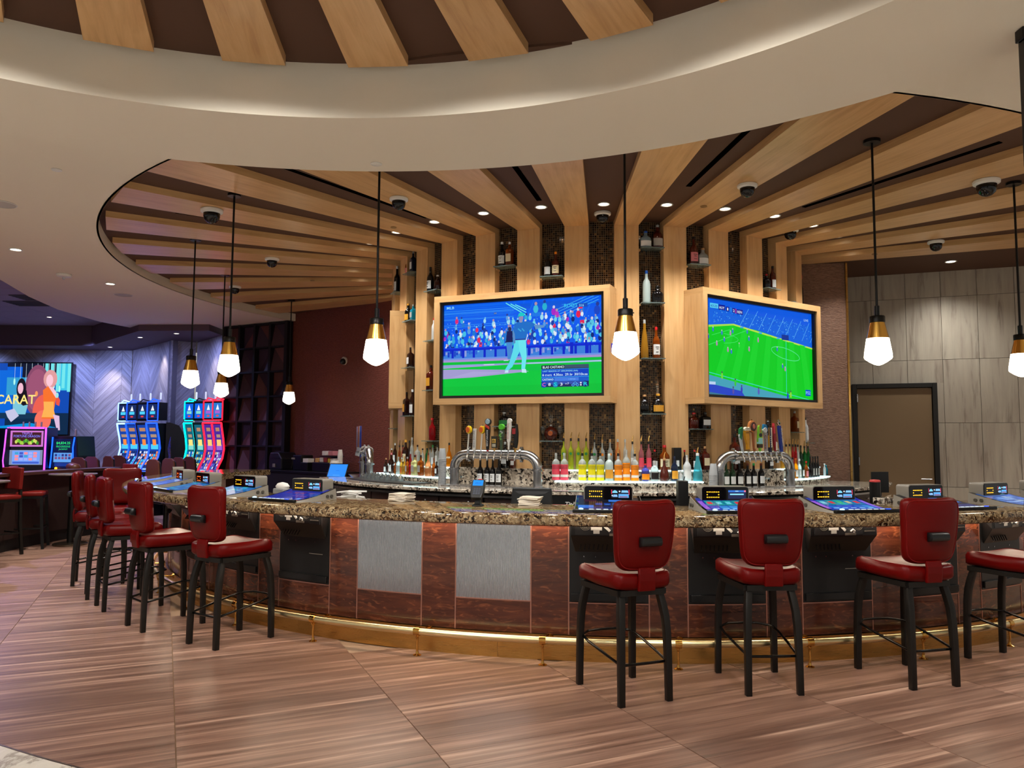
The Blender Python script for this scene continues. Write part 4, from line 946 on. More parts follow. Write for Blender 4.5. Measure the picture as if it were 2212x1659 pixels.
def finish_cap(t, H, r, cap, pour, k):
    rc = max(r*k*1.08, .010); cm = mat('cap_'+cap, BC[cap], .3) if cap != 'clear' else mat('cap_clear', (210, 216, 216), .15, trans=.4)
    MB().lathe([(rc, H*.90), (rc, H*.985), (rc*.9, H)], 10).build('cap', cm, t, smooth=40)
    if pour:
        m = MB(); m.tube([(0, 0, H), (0, 0, H+.018), (.010, 0, H+.060)], [.009, .006, .0035], 6); m.build('pourer', mat('brass_pourer', (190, 150, 84), .25, .9), t)
    return t
BOT = {
 'LF': [(-64.15,2.985,1.106,'round',0.18,0.055,'dark','white','tan',0),(-60.35,2.985,1.106,'round',0.248,0.068,'dark','white','rose',0),(-57.9,2.985,1.106,'slim',0.153,0.035,'amber',None,'black',0),(-56.2,2.985,1.106,'square',0.203,0.046,'clear','grey','clear',0),(-54.65,2.985,1.106,'round',0.198,0.04,'gold','amber','clear',0),(-53.25,2.985,1.106,'slim',0.213,0.031,'gold',None,'tan',0),(-52.0,2.985,1.106,'square',0.207,0.041,'amber','grey','clear',0),(-50.7,2.985,1.106,'slim',0.269,0.035,'red',None,'clear',0),(-48.95,2.985,1.106,'square',0.23,0.071,'pale','grey','black',0),(-46.7,2.985,1.106,'square',0.232,0.061,'amber','grey','black',0),(-44.15,2.985,1.106,'decanter',0.26,0.086,'peach','cream','brown',0),(-42.3,2.985,1.106,'round',0.204,0.044,'amber',None,'brown',0),(-41.4,2.985,1.106,'square',0.166,0.034,'dark','white','black',0)],
 'LB': [(-67.0,2.875,1.216,'slim',0.187,0.042,'amber',None,'white',0),(-64.0,2.875,1.216,'round',0.252,0.053,'dark','white','white',0),(-60.75,2.875,1.216,'slim',0.229,0.036,'amber',None,'black',1),(-58.65,2.875,1.216,'slim',0.23,0.034,'red',None,'black',1),(-57.05,2.875,1.216,'wine',0.293,0.079,'dark','cream','gold',0),(-55.1,2.875,1.216,'slim',0.286,0.035,'dark',None,'black',0),(-53.8,2.875,1.216,'round',0.321,0.049,'clear',None,'clear',0),(-51.25,2.875,1.216,'square',0.236,0.055,'clear','red','dark',0),(-49.1,2.875,1.216,'round',0.196,0.042,'clear','cream','black',0),(-47.3,2.875,1.216,'slim',0.201,0.042,'green',None,'black',1),(-46.2,2.875,1.216,'slim',0.208,0.034,'clear',None,'black',0),(-45.25,2.875,1.216,'round',0.235,0.041,'clear','white','green',0),(-43.65,2.875,1.216,'square',0.235,0.04,'clear','white','black',0),(-39.85,2.875,1.216,'decanter',0.263,0.077,'orange','cream','black',0)],
 'MB': [(-12.35,2.875,1.216,'flavclear',0.318,0.058,'chart','green','black',1),(-10.85,2.875,1.216,'flavclear',0.319,0.058,'chart','green','black',1),(-9.3,2.875,1.216,'flavclear',0.319,0.058,'chart','green','black',1),(-7.75,2.875,1.216,'flavclear',0.319,0.057,'chart','green','black',1),(-6.05,2.875,1.216,'flavclear',0.308,0.057,'clear','green','black',1),(-4.5,2.875,1.216,'flavclear',0.302,0.057,'clear','orange','cork',1),(-2.9,2.875,1.216,'flavclear',0.309,0.058,'clear','orange','cork',0),(-1.35,2.875,1.216,'flavclear',0.312,0.058,'peach','orange','clear',0),(0.15,2.875,1.216,'slim',0.309,0.038,'clear',None,'clear',0),(1.65,2.875,1.216,'slim',0.289,0.04,'clear','white','black',1),(3.45,2.875,1.216,'round',0.289,0.056,'rose','pink','black',1),(5.0,2.875,1.216,'round',0.29,0.056,'rose','pink','black',1),(6.25,2.875,1.216,'wine',0.206,0.056,'dark','white','red',0),(8.3,2.875,1.216,'wine',0.252,0.109,'amber','cream','red',0),(10.65,2.875,1.216,'wine',0.204,0.051,'dark','red','red',0),(12.65,2.875,1.216,'wine',0.204,0.037,'dark',None,'red',0),(14.9,2.875,1.216,'wine',0.205,0.039,'dark','white','red',0),(16.0,2.875,1.216,'square',0.241,0.044,'dark',None,'black',0),(17.3,2.875,1.216,'square',0.241,0.08,'brandy','cream','cork',0)],
 'MF': [(-13.55,2.985,1.106,'flav',0.276,0.083,'pink','white','clear',0),(-11.9,2.985,1.106,'flav',0.277,0.083,'pink','white','clear',0),(-8.4,2.985,1.106,'flav',0.278,0.082,'yellow','white','black',1),(-6.55,2.985,1.106,'flav',0.279,0.082,'yellow','white','black',1),(-4.95,2.985,1.106,'flav',0.279,0.082,'yellow','white','black',1),(-3.25,2.985,1.106,'flav',0.274,0.087,'frost','gold','frost',0),(-1.5,2.985,1.106,'flav',0.278,0.082,'orange','white','black',1),(0.05,2.985,1.106,'flav',0.313,0.078,'orange','white','clear',0),(1.7,2.985,1.106,'flav',0.275,0.08,'orange','white','black',1),(3.75,2.985,1.106,'skull',0.176,0.087,'multi','orange','red',0),(5.55,2.985,1.106,'skull',0.206,0.083,'clear','black','clear',0),(7.5,2.985,1.106,'decanter',0.232,0.097,'brandy',None,'cork',1),(9.55,2.985,1.106,'round',0.25,0.073,'navy','gold','navy',0),(10.8,2.985,1.106,'round',0.106,0.046,'white',None,'white',0),(12.15,2.985,1.106,'round',0.264,0.084,'white','white','clear',0),(14.4,2.985,1.106,'cone',0.283,0.102,'gin',None,'white',1)],
 'RF': [(40.4,2.985,1.106,'slim',0.232,0.04,'clear','orange','black',0),(41.65,2.985,1.106,'round',0.222,0.05,'orange','white','amber',0),(43.25,2.985,1.106,'round',0.214,0.042,'clear','white','white',0),(44.7,2.985,1.106,'wine',0.207,0.042,'dgreen','white','dgreen',0),(46.5,2.985,1.106,'round',0.186,0.05,'amber','rose','red',0),(48.8,2.985,1.106,'slim',0.24,0.04,'black',None,'black',0),(50.5,2.985,1.106,'slim',0.239,0.033,'black','grey','black',0),(52.2,2.985,1.106,'slim',0.238,0.034,'black','grey','black',0),(54.15,2.985,1.106,'slim',0.237,0.034,'black','grey','black',0),(78.8,2.985,1.106,'slim',0.205,0.05,'green','white','green',1),(61.9,2.985,1.106,'slim',0.143,0.032,'white',None,'white',0),(67.85,2.985,1.106,'slim',0.118,0.048,'cyan',None,'cyan',0)],
 'RB': [(40.0,2.875,1.216,'round',0.256,0.048,'gold',None,'green',0),(41.65,2.875,1.216,'round',0.266,0.043,'pale',None,'black',1),(43.2,2.875,1.216,'slim',0.269,0.035,'pale',None,'black',1),(44.7,2.875,1.216,'slim',0.266,0.035,'red',None,'black',1),(46.15,2.875,1.216,'slim',0.266,0.036,'red',None,'black',1),(47.4,2.875,1.216,'slim',0.263,0.036,'clear',None,'black',1),(49.1,2.875,1.216,'wine',0.253,0.043,'dgreen',None,'black',0),(51.45,2.875,1.216,'round',0.246,0.048,'green',None,'black',1),(54.3,2.875,1.216,'round',0.245,0.049,'green',None,'black',1),(78.85,2.875,1.216,'slim',0.237,0.055,'blue',None,'black',0),(68.45,2.875,1.216,'slim',0.141,0.044,'green',None,'black',1)],
 'W1': [(-30.4,2.93,1.04,'wine',0.264,0.068,'black','white','black',0),(-28.7,2.93,1.04,'wine',0.265,0.062,'black','white','black',0),(-27.4,2.93,1.04,'wine',0.266,0.062,'black','white','black',0),(-25.95,2.93,1.04,'wine',0.267,0.066,'black','white','black',0)],
 'W2': [(21.55,2.93,1.04,'wine',0.242,0.067,'dgreen','white','dgreen',0),(23.15,2.93,1.04,'wine',0.242,0.067,'dgreen','white','dgreen',0),(24.95,2.93,1.04,'wine',0.241,0.076,'black','white','black',0),(27.15,2.93,1.04,'wine',0.24,0.068,'black','white','brandy',0),(28.85,2.93,1.04,'wine',0.24,0.069,'black','white','green',0),(31.0,2.93,1.04,'wine',0.239,0.073,'black','white','brandy',0)],
 'T1': [(-25.1,2.875,1.216,'square',0.276,0.075,'black','white','clear',0),(-23.25,2.875,1.216,'square',0.144,0.049,'brandy','white','black',0)],
 'T2': [(24.7,2.875,1.216,'square',0.372,0.087,'brandy','white','black',0),(34.95,2.875,1.216,'square',0.135,0.074,'black','white','black',0)],
 'S6a': [(5.1,2.8,3.53,'round',0.182,0.124,'ice','white','blue',0),(7.75,2.8,3.53,'round',0.254,0.113,'brandy','grey','clear',0)],
 'S6b': [(5.2,2.8,2.945,'slim',0.347,0.086,'frost',None,'blue',0),(7.65,2.8,2.945,'round',0.189,0.124,'black',None,'black',0)],
 'S6c': [(4.7,2.8,2.365,'cone',0.407,0.086,'gold',None,'clear',0),(7.25,2.8,2.365,'wine',0.334,0.079,'amber','white','red',0)],
 'S6d': [(4.6,2.8,1.793,'round',0.194,0.124,'black',None,'cork',0),(7.55,2.8,1.793,'round',0.205,0.124,'black','gold','gold',0)],
 'S17a': [(16.15,2.8,3.375,'wine',0.309,0.096,'brandy','rose','black',0),(18.4,2.8,3.375,'round',0.192,0.124,'clear','white','cork',0)],
 'S17b': [(15.65,2.8,1.64,'round',0.168,0.115,'brandy',None,'red',0),(18.35,2.8,1.64,'square',0.179,0.112,'black','white','black',0)],
 'S38a': [(37.45,2.8,3.22,'round',0.166,0.084,'black',None,'red',0),(40.0,2.8,3.22,'slim',0.276,0.072,'brandy','white','black',0)],
 'S49a': [(49.75,2.8,1.625,'square',0.24,0.081,'amber','cream','clear',0)],
 'S49b': [(58.2,2.8,3.13,'wine',0.406,0.039,'black',None,'red',0)],
 'S15a': [(-16.15,2.8,3.24,'slim',0.252,0.071,'black','white','black',0),(-14.35,2.8,3.24,'wine',0.266,0.082,'brandy','cream','orange',0)],
 'S15b': [(-15.35,2.8,1.51,'medallion',0.165,0.147,'brandy','amber','clear',0)],
 'S26a': [(-26.9,2.8,3.388,'wine',0.278,0.084,'black','white','white',0),(-25.0,2.8,3.388,'square',0.268,0.08,'amber','cream','white',0)],
 'S26b': [(-26.1,2.8,1.66,'round',0.148,0.122,'black','green','clear',0)],
 'S47a': [(-49.05,2.8,3.24,'wine',0.296,0.083,'black','white','black',0),(-46.15,2.8,3.24,'round',0.178,0.099,'dark',None,'white',0)],
 'S47b': [(-47.4,2.8,2.655,'slim',0.268,0.054,'white',None,'red',0)],
 'S47c': [(-48.3,2.8,2.083,'square',0.29,0.091,'brandy','gold','black',0)],
 'S47d': [(-47.5,2.8,1.505,'wine',0.256,0.095,'red',None,'red',0)],
 'S58a': [(-61.3,2.8,3.538,'round',0.221,0.057,'amber','rose','black',0),(-57.65,2.8,3.538,'square',0.267,0.069,'navy','white','grey',0)],
 'S58b': [(-60.2,2.8,2.948,'round',0.231,0.092,'black','gold','gold',0),(-57.15,2.8,2.948,'square',0.198,0.069,'cyan','grey','grey',0)],
 'S58c': [(-61.8,2.8,2.381,'slim',0.298,0.075,'green',None,'grey',0),(-58.4,2.8,2.381,'square',0.248,0.078,'dark','white','black',0)],
 'S58d': [(-60.45,2.8,1.8,'square',0.29,0.083,'dark','gold','black',0),(-56.85,2.8,1.8,'slim',0.314,0.073,'dark','white','white',0)],
 'S68a': [(-70.95,2.8,3.385,'wine',0.371,0.083,'black','white','white',0)],
 'S68b': [(-89.05,2.8,1.657,'square',0.243,0.131,'navy',None,'cork',0)],
}
BOT['S59a'] = [(59.0, 2.80, 1.504, 'slim', .30, .07, 'white', 'white', 'black', 0)]
for key, rows in BOT.items():
    base = key[:-1] if key[0] == 'S' else key
    rows = sorted(rows, key=lambda q: q[0])
    for i, (a, R, z, sty, H, D, body, lab, cap, pour) in enumerate(rows):
        shape = {'square': 'square', 'round': 'round', 'slim': 'slim', 'wine': 'tall shouldered', 'decanter': 'broad', 'cone': 'tapering', 'flav': 'wrapped', 'flavclear': 'clear', 'skull': 'squat', 'medallion': 'round decanter-like'}[sty]
        bw = WORD[body] if sty != 'flavclear' else {'green': 'green-dotted', 'orange': 'orange-dotted'}[lab]
        if key in SECT: label = '%s %s bottle, %s from left, %s' % (bw, shape, ordinal(i), SECT[key]); grp = 'bottles on the back bar'
        else:
            idx = {'a': 0, 'b': 1, 'c': 2, 'd': 3}[key[-1]]; nlev = sum(1 for k in BOT if k[:-1] == base)
            lev = (['only', 'only'] if nlev == 1 else ['upper', 'lower'] if nlev == 2 else ['top', 'second', 'third', 'lowest'])[idx]
            if base == 'S49': lev = ['lower', 'upper'][idx]
            sd = '' if len(rows) == 1 else (' left', ' right')[i]
            label = '%s %s bottle%s on the %s shelf %s' % (bw, shape, ',' + sd + '' if sd else '', lev, SHN[base]); grp = 'bottles on the niche shelves'
        bottle(a, R, z, sty, H, D, body, lab, cap, pour, label, grp)
# black gift box among the bottles, medallion stopper, small glasses
t = thing('gift_box', 'black gift box standing among the red-capped bottles', 'box', P(10.9, 2.875, 1.212), rad(10.9)); MB().box((0, 0, .115), (.085, .06, .23)).build('box', BLACK, t, bevel=.003); MB().box((0, -.031, .07), (.03, .002, .06)).build('label', pmat('white'), t)
t = thing('bottle_stopper', 'ornate clear stopper of the round decanter-like bottle', 'stopper', P(-15.3, 2.80, 1.512+.175)); MB().lathe([(.006, 0), (.012, .012), (.020, .03), (.016, .045), (.026, .06), (.010, .078), (.004, .09)], 8).build('glass', CLEAR, t, smooth=40)
gl = MB().lathe([(.026, 0), (.026, .003), (.004, .006), (.004, .06), (.022, .085), (.026, .12), (.022, .15)], 12, cap=False).mesh('glass', CLEAR, smooth=40)
for i, a in enumerate((-17.1, -13.4)): tag(obj('stemmed_glass', gl, None, P(a, 2.80, 1.508)), 'small stemmed glass %s of the round decanter-like bottle' % ('left', 'right')[i], 'glass')
# upside-down glasses by the left riser
mat_t = thing('bar_mat', 'black rubber drip mat under the upturned glasses', 'bar mat'); MB().arc([(3.10, ZB+.001), (3.45, ZB+.001), (3.45, ZB+.008), (3.10, ZB+.008)], -66, -40, 1.5).build('mat', BLACK, mat_t)
ug = MB().lathe([(.040, 0), (.038, .012), (.030, .04), (.008, .065), (.005, .075)], 12, cap=False).mesh('glass', CLEAR, smooth=40)
for j, R in enumerate((3.16, 3.28)):
    for i in range(8): tag(obj('upturned_glass', ug, None, P(-64+2.1*i+j*.9, R, ZB+.009)), 'upturned clear glass, %s from left in the %s row on the drip mat' % (ordinal(i), ('back', 'front')[j]), 'glass', 'upturned glasses on the drip mat')
# stacks of plastic cups
CUP = mat('clear_plastic_cup', (214, 220, 226), .2, trans=.45, ior=1.2)
cup = MB().lathe([(.028, 0), (.030, .004), (.041, .108), (.044, .110), (.044, .116), (.040, .116), (.028, .006)], 16, cap=False).mesh('cup', CUP, smooth=40)
for nm, a, R, n, dz in (('tall stack beside the left tap tower', -35.4, 3.24, 17, .0165), ('short stack beside the right tap tower', 15.2, 3.22, 9, .0165)):
    for i in range(n):
        o = tag(obj('plastic_cup', cup, None, P(a, R, ZB+.117+i*dz)), 'clear plastic cup in the %s' % nm, 'cup', 'cups in the '+nm); o.rotation_euler.x = PI
# ================================================================== BEER TOWERS
def tower(a, label):
    t = thing('beer_tower', label, 'beer tower', P(a, 3.13, ZB), rad(a)); h = .325; hx = .475; rr = .15; path = []
    for sx in (-1, 1):
        seg = [(sx*hx, 0, .17), (sx*hx, 0, .19)]
        for i in range(9): q = rad(90*i/8); seg.append((sx*(hx-rr+rr*math.cos(q)), 0, h-rr+rr*math.sin(q)))
        seg.append((sx*(hx-rr-.05), 0, h)); 
        MB().tube(seg, .049, 16).build('elbow', STEEL, t, smooth=50)
        MB().tube([(sx*hx, 0, .0), (sx*hx, 0, .165)], .047, 16).build('upright', STEEL, t, smooth=50)
        MB().lathe([(.05, .16), (.062, .163), (.062, .178), (.05, .181)], 18, Matrix.Translation((sx*hx, 0, 0))).build('clamp', STEEL, t, smooth=40)
        MB().lathe([(.062, 0), (.062, .008), (.05, .012)], 18, Matrix.Translation((sx*hx, 0, 0))).build('base_flange', STEEL, t, smooth=40)
        Mr = Matrix.Translation((sx*(hx-rr-.03), 0, h)) @ Matrix.Rotation(PI/2, 4, 'Y'); MB().lathe([(.05, -.012), (.064, -.010), (.064, .010), (.05, .012)], 18, Mr).build('clamp', STEEL, t, smooth=40)
        for q in (-1, 1): MB().box((sx*(hx-rr-.03), 0, h+q*.068), (.03, .03, .018)).build('clamp_bolt', STEEL, t, bevel=.004)
    MB().tube([(-(hx-rr), 0, h), (hx-rr, 0, h)], .050, 18).build('crossbar', STEEL, t, smooth=50)
    MB().box((0, -.09, .006), (1.06, .20, .012)).build('drip_tray', STEEL, t, bevel=.003)
    return t, h
fau = MB(); fau.tube([(0, -.045, 0), (0, -.075, 0), (0, -.10, -.004)], [.016, .013, .011], 10); fau.tube([(0, -.098, .0), (0, -.112, -.03), (0, -.116, -.062)], [.011, .009, .0075], 8); fau.tube([(0, -.095, 0), (0, -.098, .045)], [.009, .007], 8); FAU = fau.mesh('faucet', mat('chrome', (206, 206, 206), .08, 1.0), smooth=50)
def flat_handle(t, x, z0, pts, th, col, nm='tap_handle', tilt=0.0, rough=.35):
    M = Matrix.Translation((x, -.098, z0)) @ Matrix.Rotation(tilt, 4, 'Y') @ MXZ; m = MB(); m.prism([(p[0], p[1]) for p in pts], -th/2, th/2, M)
    return m.build(nm, mat('tap_%d_%d_%d' % col, col, rough), t, bevel=.003), M
def disc(t, par, x, z, r, col, th, y=-.098, nm='tap_badge', ry=1.0, n=18):
    M = Matrix.Translation((x, y, z)) @ Matrix.Rotation(PI/2, 4, 'X'); return MB().lathe([(r*.92, -th/2), (r, -th/2+.003), (r, th/2-.003), (r*.92, th/2)], n, M, sy=ry).build(nm, mat('tap_%d_%d_%d' % col, col, .3), par, smooth=40)
def vtext(par, s, x, z, length, hgt, col, y, M=None):
    Mt = (Matrix.Translation((x, y, z)) if M is None else M) @ Matrix.Rotation(PI/2, 4, 'X') @ Matrix.Rotation(-PI/2, 4, 'Z'); return text_obj('lettering', s, hgt, mat('tap_%d_%d_%d' % col, col, .4), par, Mt, width=length, align='l')
XS = [-.268+.0766*i for i in range(8)]
T1, h = tower(-24.9, 'stainless beer tower with eight taps below the larger television'); zt = h+.045
for x in XS: obj('faucet', FAU, T1, (x, 0, h))
for x in (XS[0], XS[2]):                                   # white stem, yellow/orange oval
    hd = MB().tube([(x, -.098, zt), (x+.012, -.098, zt+.165)], .008, 8).build('tap_handle', mat('tap_stem', (210, 206, 196), .3), T1, smooth=40)
    disc(T1, hd, x+.014, zt+.205, .030, (232, 190, 20), .036, ry=1.35); disc(T1, hd, x+.008, zt+.205, .022, (206, 96, 30), .012, y=-.118, ry=1.35); MB().tube([(x+.014, -.098, zt+.24), (x+.014, -.098, zt+.258)], [.006, .003], 8).build('finial', STEEL, hd)
hd, M = flat_handle(T1, XS[1], zt-.01, [(-.019, 0), (.015, 0), (.022, .225), (-.012, .225)], .018, (206, 204, 198)); vtext(hd, 'INCLINE CIDER', XS[1]-.008, zt+.19, .17, .016, (40, 60, 90), -.1085)
hd, M = flat_handle(T1, XS[3], zt, [(-.010, 0), (.010, 0), (.014, .03), (.026, .19), (.024, .25), (-.024, .25), (-.026, .19), (-.014, .03)], .028, (16, 16, 20)); disc(T1, hd, XS[3]+.004, zt+.285, .034, (30, 34, 40), .03); disc(T1, hd, XS[3]+.004, zt+.285, .026, (150, 176, 190), .008, y=-.115)
flat_handle(hd, XS[3], zt, [(-.024, .235), (.024, .205), (.024, .235), (-.020, .262)], .034, (200, 60, 44), 'ribbon'); vtext(hd, 'BOSTON LAGER', XS[3]-.008, zt+.20, .165, .017, (230, 232, 232), -.1135); MB().tube([(XS[3], -.098, zt-.015), (XS[3], -.098, zt+.012)], .011, 10).build('ferrule', mat('tap_red', (170, 30, 30), .3), hd)
hd, M = flat_handle(T1, XS[4], zt+.02, [(-.028, 0), (.028, 0), (.032, .12), (-.032, .12)], .03, (46, 44, 36)); flat_handle(hd, XS[4], zt+.07, [(-.022, 0), (.022, 0), (.022, .042), (-.022, .042)], .034, (196, 158, 70), 'badge'); flat_handle(hd, XS[4], zt+.03, [(-.020, 0), (.020, 0), (.020, .032), (-.020, .032)], .034, (176, 172, 156), 'badge'); text_obj('lettering', 'n', .026, BLACK, hd, Matrix.Translation((XS[4]-.002, -.1155, zt+.078)) @ MXZ, width=.022); MB().tube([(XS[4], -.098, zt-.01), (XS[4], -.098, zt+.03)], .009, 8).build('ferrule', BRASSP, hd)
hd, M = flat_handle(T1, XS[5], zt, [(-.008, 0), (.010, 0), (.016, .10), (.030, .14), (.030, .20), (-.026, .20), (-.026, .14), (-.012, .10)], .028, (64, 84, 64)); disc(T1, hd, XS[5]+.004, zt+.232, .030, (86, 190, 50), .04)
for i in range(7): disc(T1, hd, XS[5]+RNG.uniform(-.02, .024), zt+.11+.013*i, .009, RNG.choice([(190, 200, 196), (40, 50, 44), (110, 180, 80)]), .034)
hd, M = flat_handle(T1, XS[6]+.006, zt+.005, [(-.006, 0), (.006, 0), (.012, .07), (.022, .09), (.028, .29), (-.016, .29), (-.018, .09), (-.010, .07)], .022, (222, 220, 214)); disc(T1, hd, XS[6]+.016, zt+.295, .024, (230, 228, 222), .028); vtext(hd, 'STELLA ARTOIS', XS[6]-.004, zt+.265, .155, .012, (180, 40, 44), -.1100)
hd, M = flat_handle(T1, XS[7]+.008, zt+.02, [(-.008, 0), (.010, 0), (.022, .06), (.026, .15), (.016, .235), (.006, .245), (-.004, .16), (-.018, .13), (-.014, .05)], .03, (18, 18, 18)); flat_handle(hd, XS[7]-.006, zt+.16, [(-.022, 0), (.016, 0), (.018, .055), (-.020, .055)], .034, (150, 40, 44), 'badge'); MB().tube([(XS[7], -.098, zt-.02), (XS[7], -.098, zt+.03)], .012, 10).build('ferrule', BRASSP, hd)
XS2 = [-.250+.0735*i for i in range(8)]
T2, h = tower(25.6, 'stainless beer tower with eight taps below the right television')
for x in XS2: obj('faucet', FAU, T2, (x, 0, h))
x = XS2[0]-.01; hd, M = flat_handle(T2, x, zt, [(-.006, 0), (.010, 0), (.004, .10), (.010, .19), (-.014, .20), (-.030, .16), (-.020, .08)], .024, (170, 176, 180), tilt=-.08); flat_handle(hd, x-.018, zt+.14, [(-.022, 0), (.0, -.03), (.024, .09), (.014, .105), (-.018, .085)], .03, (12, 104, 62), 'badge')
x = XS2[1]-.010; hd, M = flat_handle(T2, x, zt, [(-.016, .02), (.020, .02), (.016, .07), (.026, .13), (.026, .21), (-.028, .21), (-.026, .13), (-.010, .07)], .03, (204, 144, 30), tilt=-.10)
for q in range(6): disc(T2, hd, x-.038+.014*q, zt+.222+.006*(q % 2), .016, (240, 232, 206), .034)
text_obj('lettering', 'HEFE', .016, mat('tap_brown', (110, 70, 30), .4), hd, Matrix.Translation((x-.018, -.116, zt+.180)) @ MXZ, width=.040)
x = XS2[2]-.008; hd = MB().tube([(x+.010, -.098, zt), (x+.008, -.098, zt+.02), (x, -.098, zt+.03), (x-.006, -.098, zt+.19)], [.012, .016, .011, .015], 10).build('tap_handle', mat('tap_cherrywood', (150, 84, 40), .35), T2, smooth=50); disc(T2, hd, x-.020, zt+.25, .046, (176, 110, 60), .034, ry=1.3); disc(T2, hd, x-.014, zt+.25, .036, (62, 34, 26), .010, y=-.117, ry=1.3); disc(T2, hd, x-.014, zt+.25, .016, (196, 110, 90), .008, y=-.122, ry=1.5); MB().lathe([(.003, 0), (.008, .006), (.003, .016)], 8, Matrix.Translation((x-.020, -.098, zt+.308))).build('finial', BRASSP, hd, smooth=40)
x = XS2[3]; hd, M = flat_handle(T2, x, zt, [(-.006, 0), (.006, 0), (.012, .03), (.026, .04), (.028, .12), (.020, .25), (0, .275), (-.020, .25), (-.030, .12), (-.028, .04), (-.012, .03)], .024, (120, 190, 50)); flat_handle(hd, x, zt+.075, [(-.030, 0), (.030, 0), (.028, .06), (-.028, .06)], .030, (150, 210, 214), 'badge'); flat_handle(hd, x, zt+.035, [(-.028, 0), (.028, 0), (.030, .038), (-.030, .038)], .030, (60, 36, 24), 'badge'); disc(T2, hd, x+.002, zt+.165, .021, (36, 40, 44), .03); flat_handle(hd, x, zt+.19, [(-.010, 0), (.010, 0), (.008, .085), (-.008, .085)], .03, (170, 120, 60), 'badge')
x = XS2[4]-.004; hd, M = flat_handle(T2, x, zt, [(-.006, 0), (.030, 0), (.030, .19), (-.012, .19)], .022, (150, 148, 150)); disc(T2, hd, x-.004, zt+.215, .028, (196, 200, 204), .034); flat_handle(hd, x, zt+.232, [(-.030, -.01), (.030, -.005), (.016, .04), (-.020, .045)], .026, (24, 110, 160), 'badge'); vtext(hd, 'Coors', x-.016, zt+.165, .14, .026, (130, 24, 40), -.1120)
x = XS2[5]-.010; hd, M = flat_handle(T2, x, zt-.01, [(-.012, 0), (.014, 0), (.012, .25), (-.018, .25)], .026, (20, 24, 54), tilt=-.06); flat_handle(hd, x-.016, zt+.04, [(-.008, 0), (.0, 0), (-.004, .20), (-.012, .20)], .03, (214, 160, 60), 'badge'); flat_handle(hd, x+.014, zt+.04, [(-.004, 0), (.006, 0), (.004, .20), (-.006, .20)], .03, (226, 220, 206), 'badge')
for q in range(6): flat_handle(hd, x-.004+.002*q, zt+.145-.021*q, [(-.005, 0), (.005, 0), (.005, .012), (-.005, .012)], .029, (226, 226, 220), 'lettering')
MB().lathe([(.010, 0), (.016, .03), (.012, .05), (.018, .06), (.006, .075)], 10, Matrix.Translation((x-.022, -.098, zt+.24))).build('finial', BLACK, hd, smooth=40)
x = XS2[6]-.012; hd, M = flat_handle(T2, x, zt, [(-.008, 0), (.012, 0), (.018, .10), (.010, .25), (-.010, .26), (-.020, .12)], .026, (140, 30, 44), tilt=-.07); flat_handle(hd, x+.006, zt+.01, [(-.010, 0), (.012, 0), (.012, .08), (-.010, .09)], .032, (222, 214, 196), 'badge'); flat_handle(hd, x-.016, zt+.18, [(-.012, 0), (.008, 0), (.002, .10), (-.012, .11)], .03, (206, 60, 70), 'badge')
x = XS2[7]-.004; hd, M = flat_handle(T2, x, zt-.005, [(-.014, 0), (.016, 0), (.018, .27), (-.018, .27)], .026, (26, 50, 140), tilt=-.10); M2 = Matrix.Translation((x-.014, -.1125, zt+.235)) @ Matrix.Rotation(-.10, 4, 'Y'); vtext(hd, 'BUD LIGHT', 0, 0, .19, .018, (226, 232, 240), 0, M2); MB().lathe([(.010, 0), (.018, .012), (.022, .03), (.006, .036), (.010, .05), (.003, .062)], 10, Matrix.Translation((x-.030, -.098, zt+.268))).build('finial', mat('chrome', (206, 206, 206), .08, 1.0), hd, smooth=40)
T3, h = tower(-74.5, 'stainless beer tower seen end-on at the left of the back bar')
for x in XS: obj('faucet', FAU, T3, (x, 0, h))
for i, x in enumerate(XS):
    col = [(30, 50, 140), (190, 186, 178), (40, 60, 160), (200, 120, 50), (60, 60, 66), (176, 60, 50), (196, 190, 170), (26, 40, 120)][i]
    flat_handle(T3, x, zt, [(-.008, 0), (.008, 0), (.020, .20), (.014, .27), (-.014, .27), (-.020, .20)], .024, col)
# ================================================================== BAR-TOP GAMING TERMINALS
TW = .235
def deck_z(q): return .012+.070*(q**1.7)                       # q 0 front .. 1 back
def deck_mesh():
    m = MB(); n = 10; L, B = [], []
    for i in range(n+1):
        q = i/n; y = -.225+.43*q; w_ = TW-.012*q; z = deck_z(q); L.append([(-w_, y, z), (w_, y, z)]); B.append([(-w_-.012, y, .0), (w_+.012, y, 0)])
    for i in range(n):
        for s_ in (0, 1):
            p = [L[i][s_], L[i+1][s_], B[i+1][s_], B[i][s_]]; m.poly(p if s_ == 0 else p[::-1])
        m.poly([L[i][0], L[i][1], L[i+1][1], L[i+1][0]])
    m.poly([L[0][0], B[0][0], B[0][1], L[0][1]]); m.poly([L[n][1], B[n][1], B[n][0], L[n][0]]); return m
def strip(z_off, w_, q0, q1, n=8, cols=None):
    m = MB(); P_ = []
    for i in range(n+1):
        q = q0+(q1-q0)*i/n; P_.append((-.225+.43*q, deck_z(q)+z_off, w_*(1-.05*q)))
    for (y0, z0, a_), (y1, z1, b_) in zip(P_, P_[1:]): m.poly([(-a_, y0, z0), (a_, y0, z0), (b_, y1, z1), (-b_, y1, z1)])
    return m
DECK = deck_mesh().mesh('housing', GREYP, smooth=30)
GLASSB = mat('black_screen_glass', (8, 8, 10), .06)
DECKG = strip(.0015, TW-.004, .03, .99).mesh('screen_glass', GLASSB, smooth=30)
HEADM = MB().prism(rrect(.34, .112, .020, 4, 0, .056), -.055, .055, Matrix.Translation((0, .175, .045)) @ MXZ).mesh('display_head', GREYP, smooth=40)
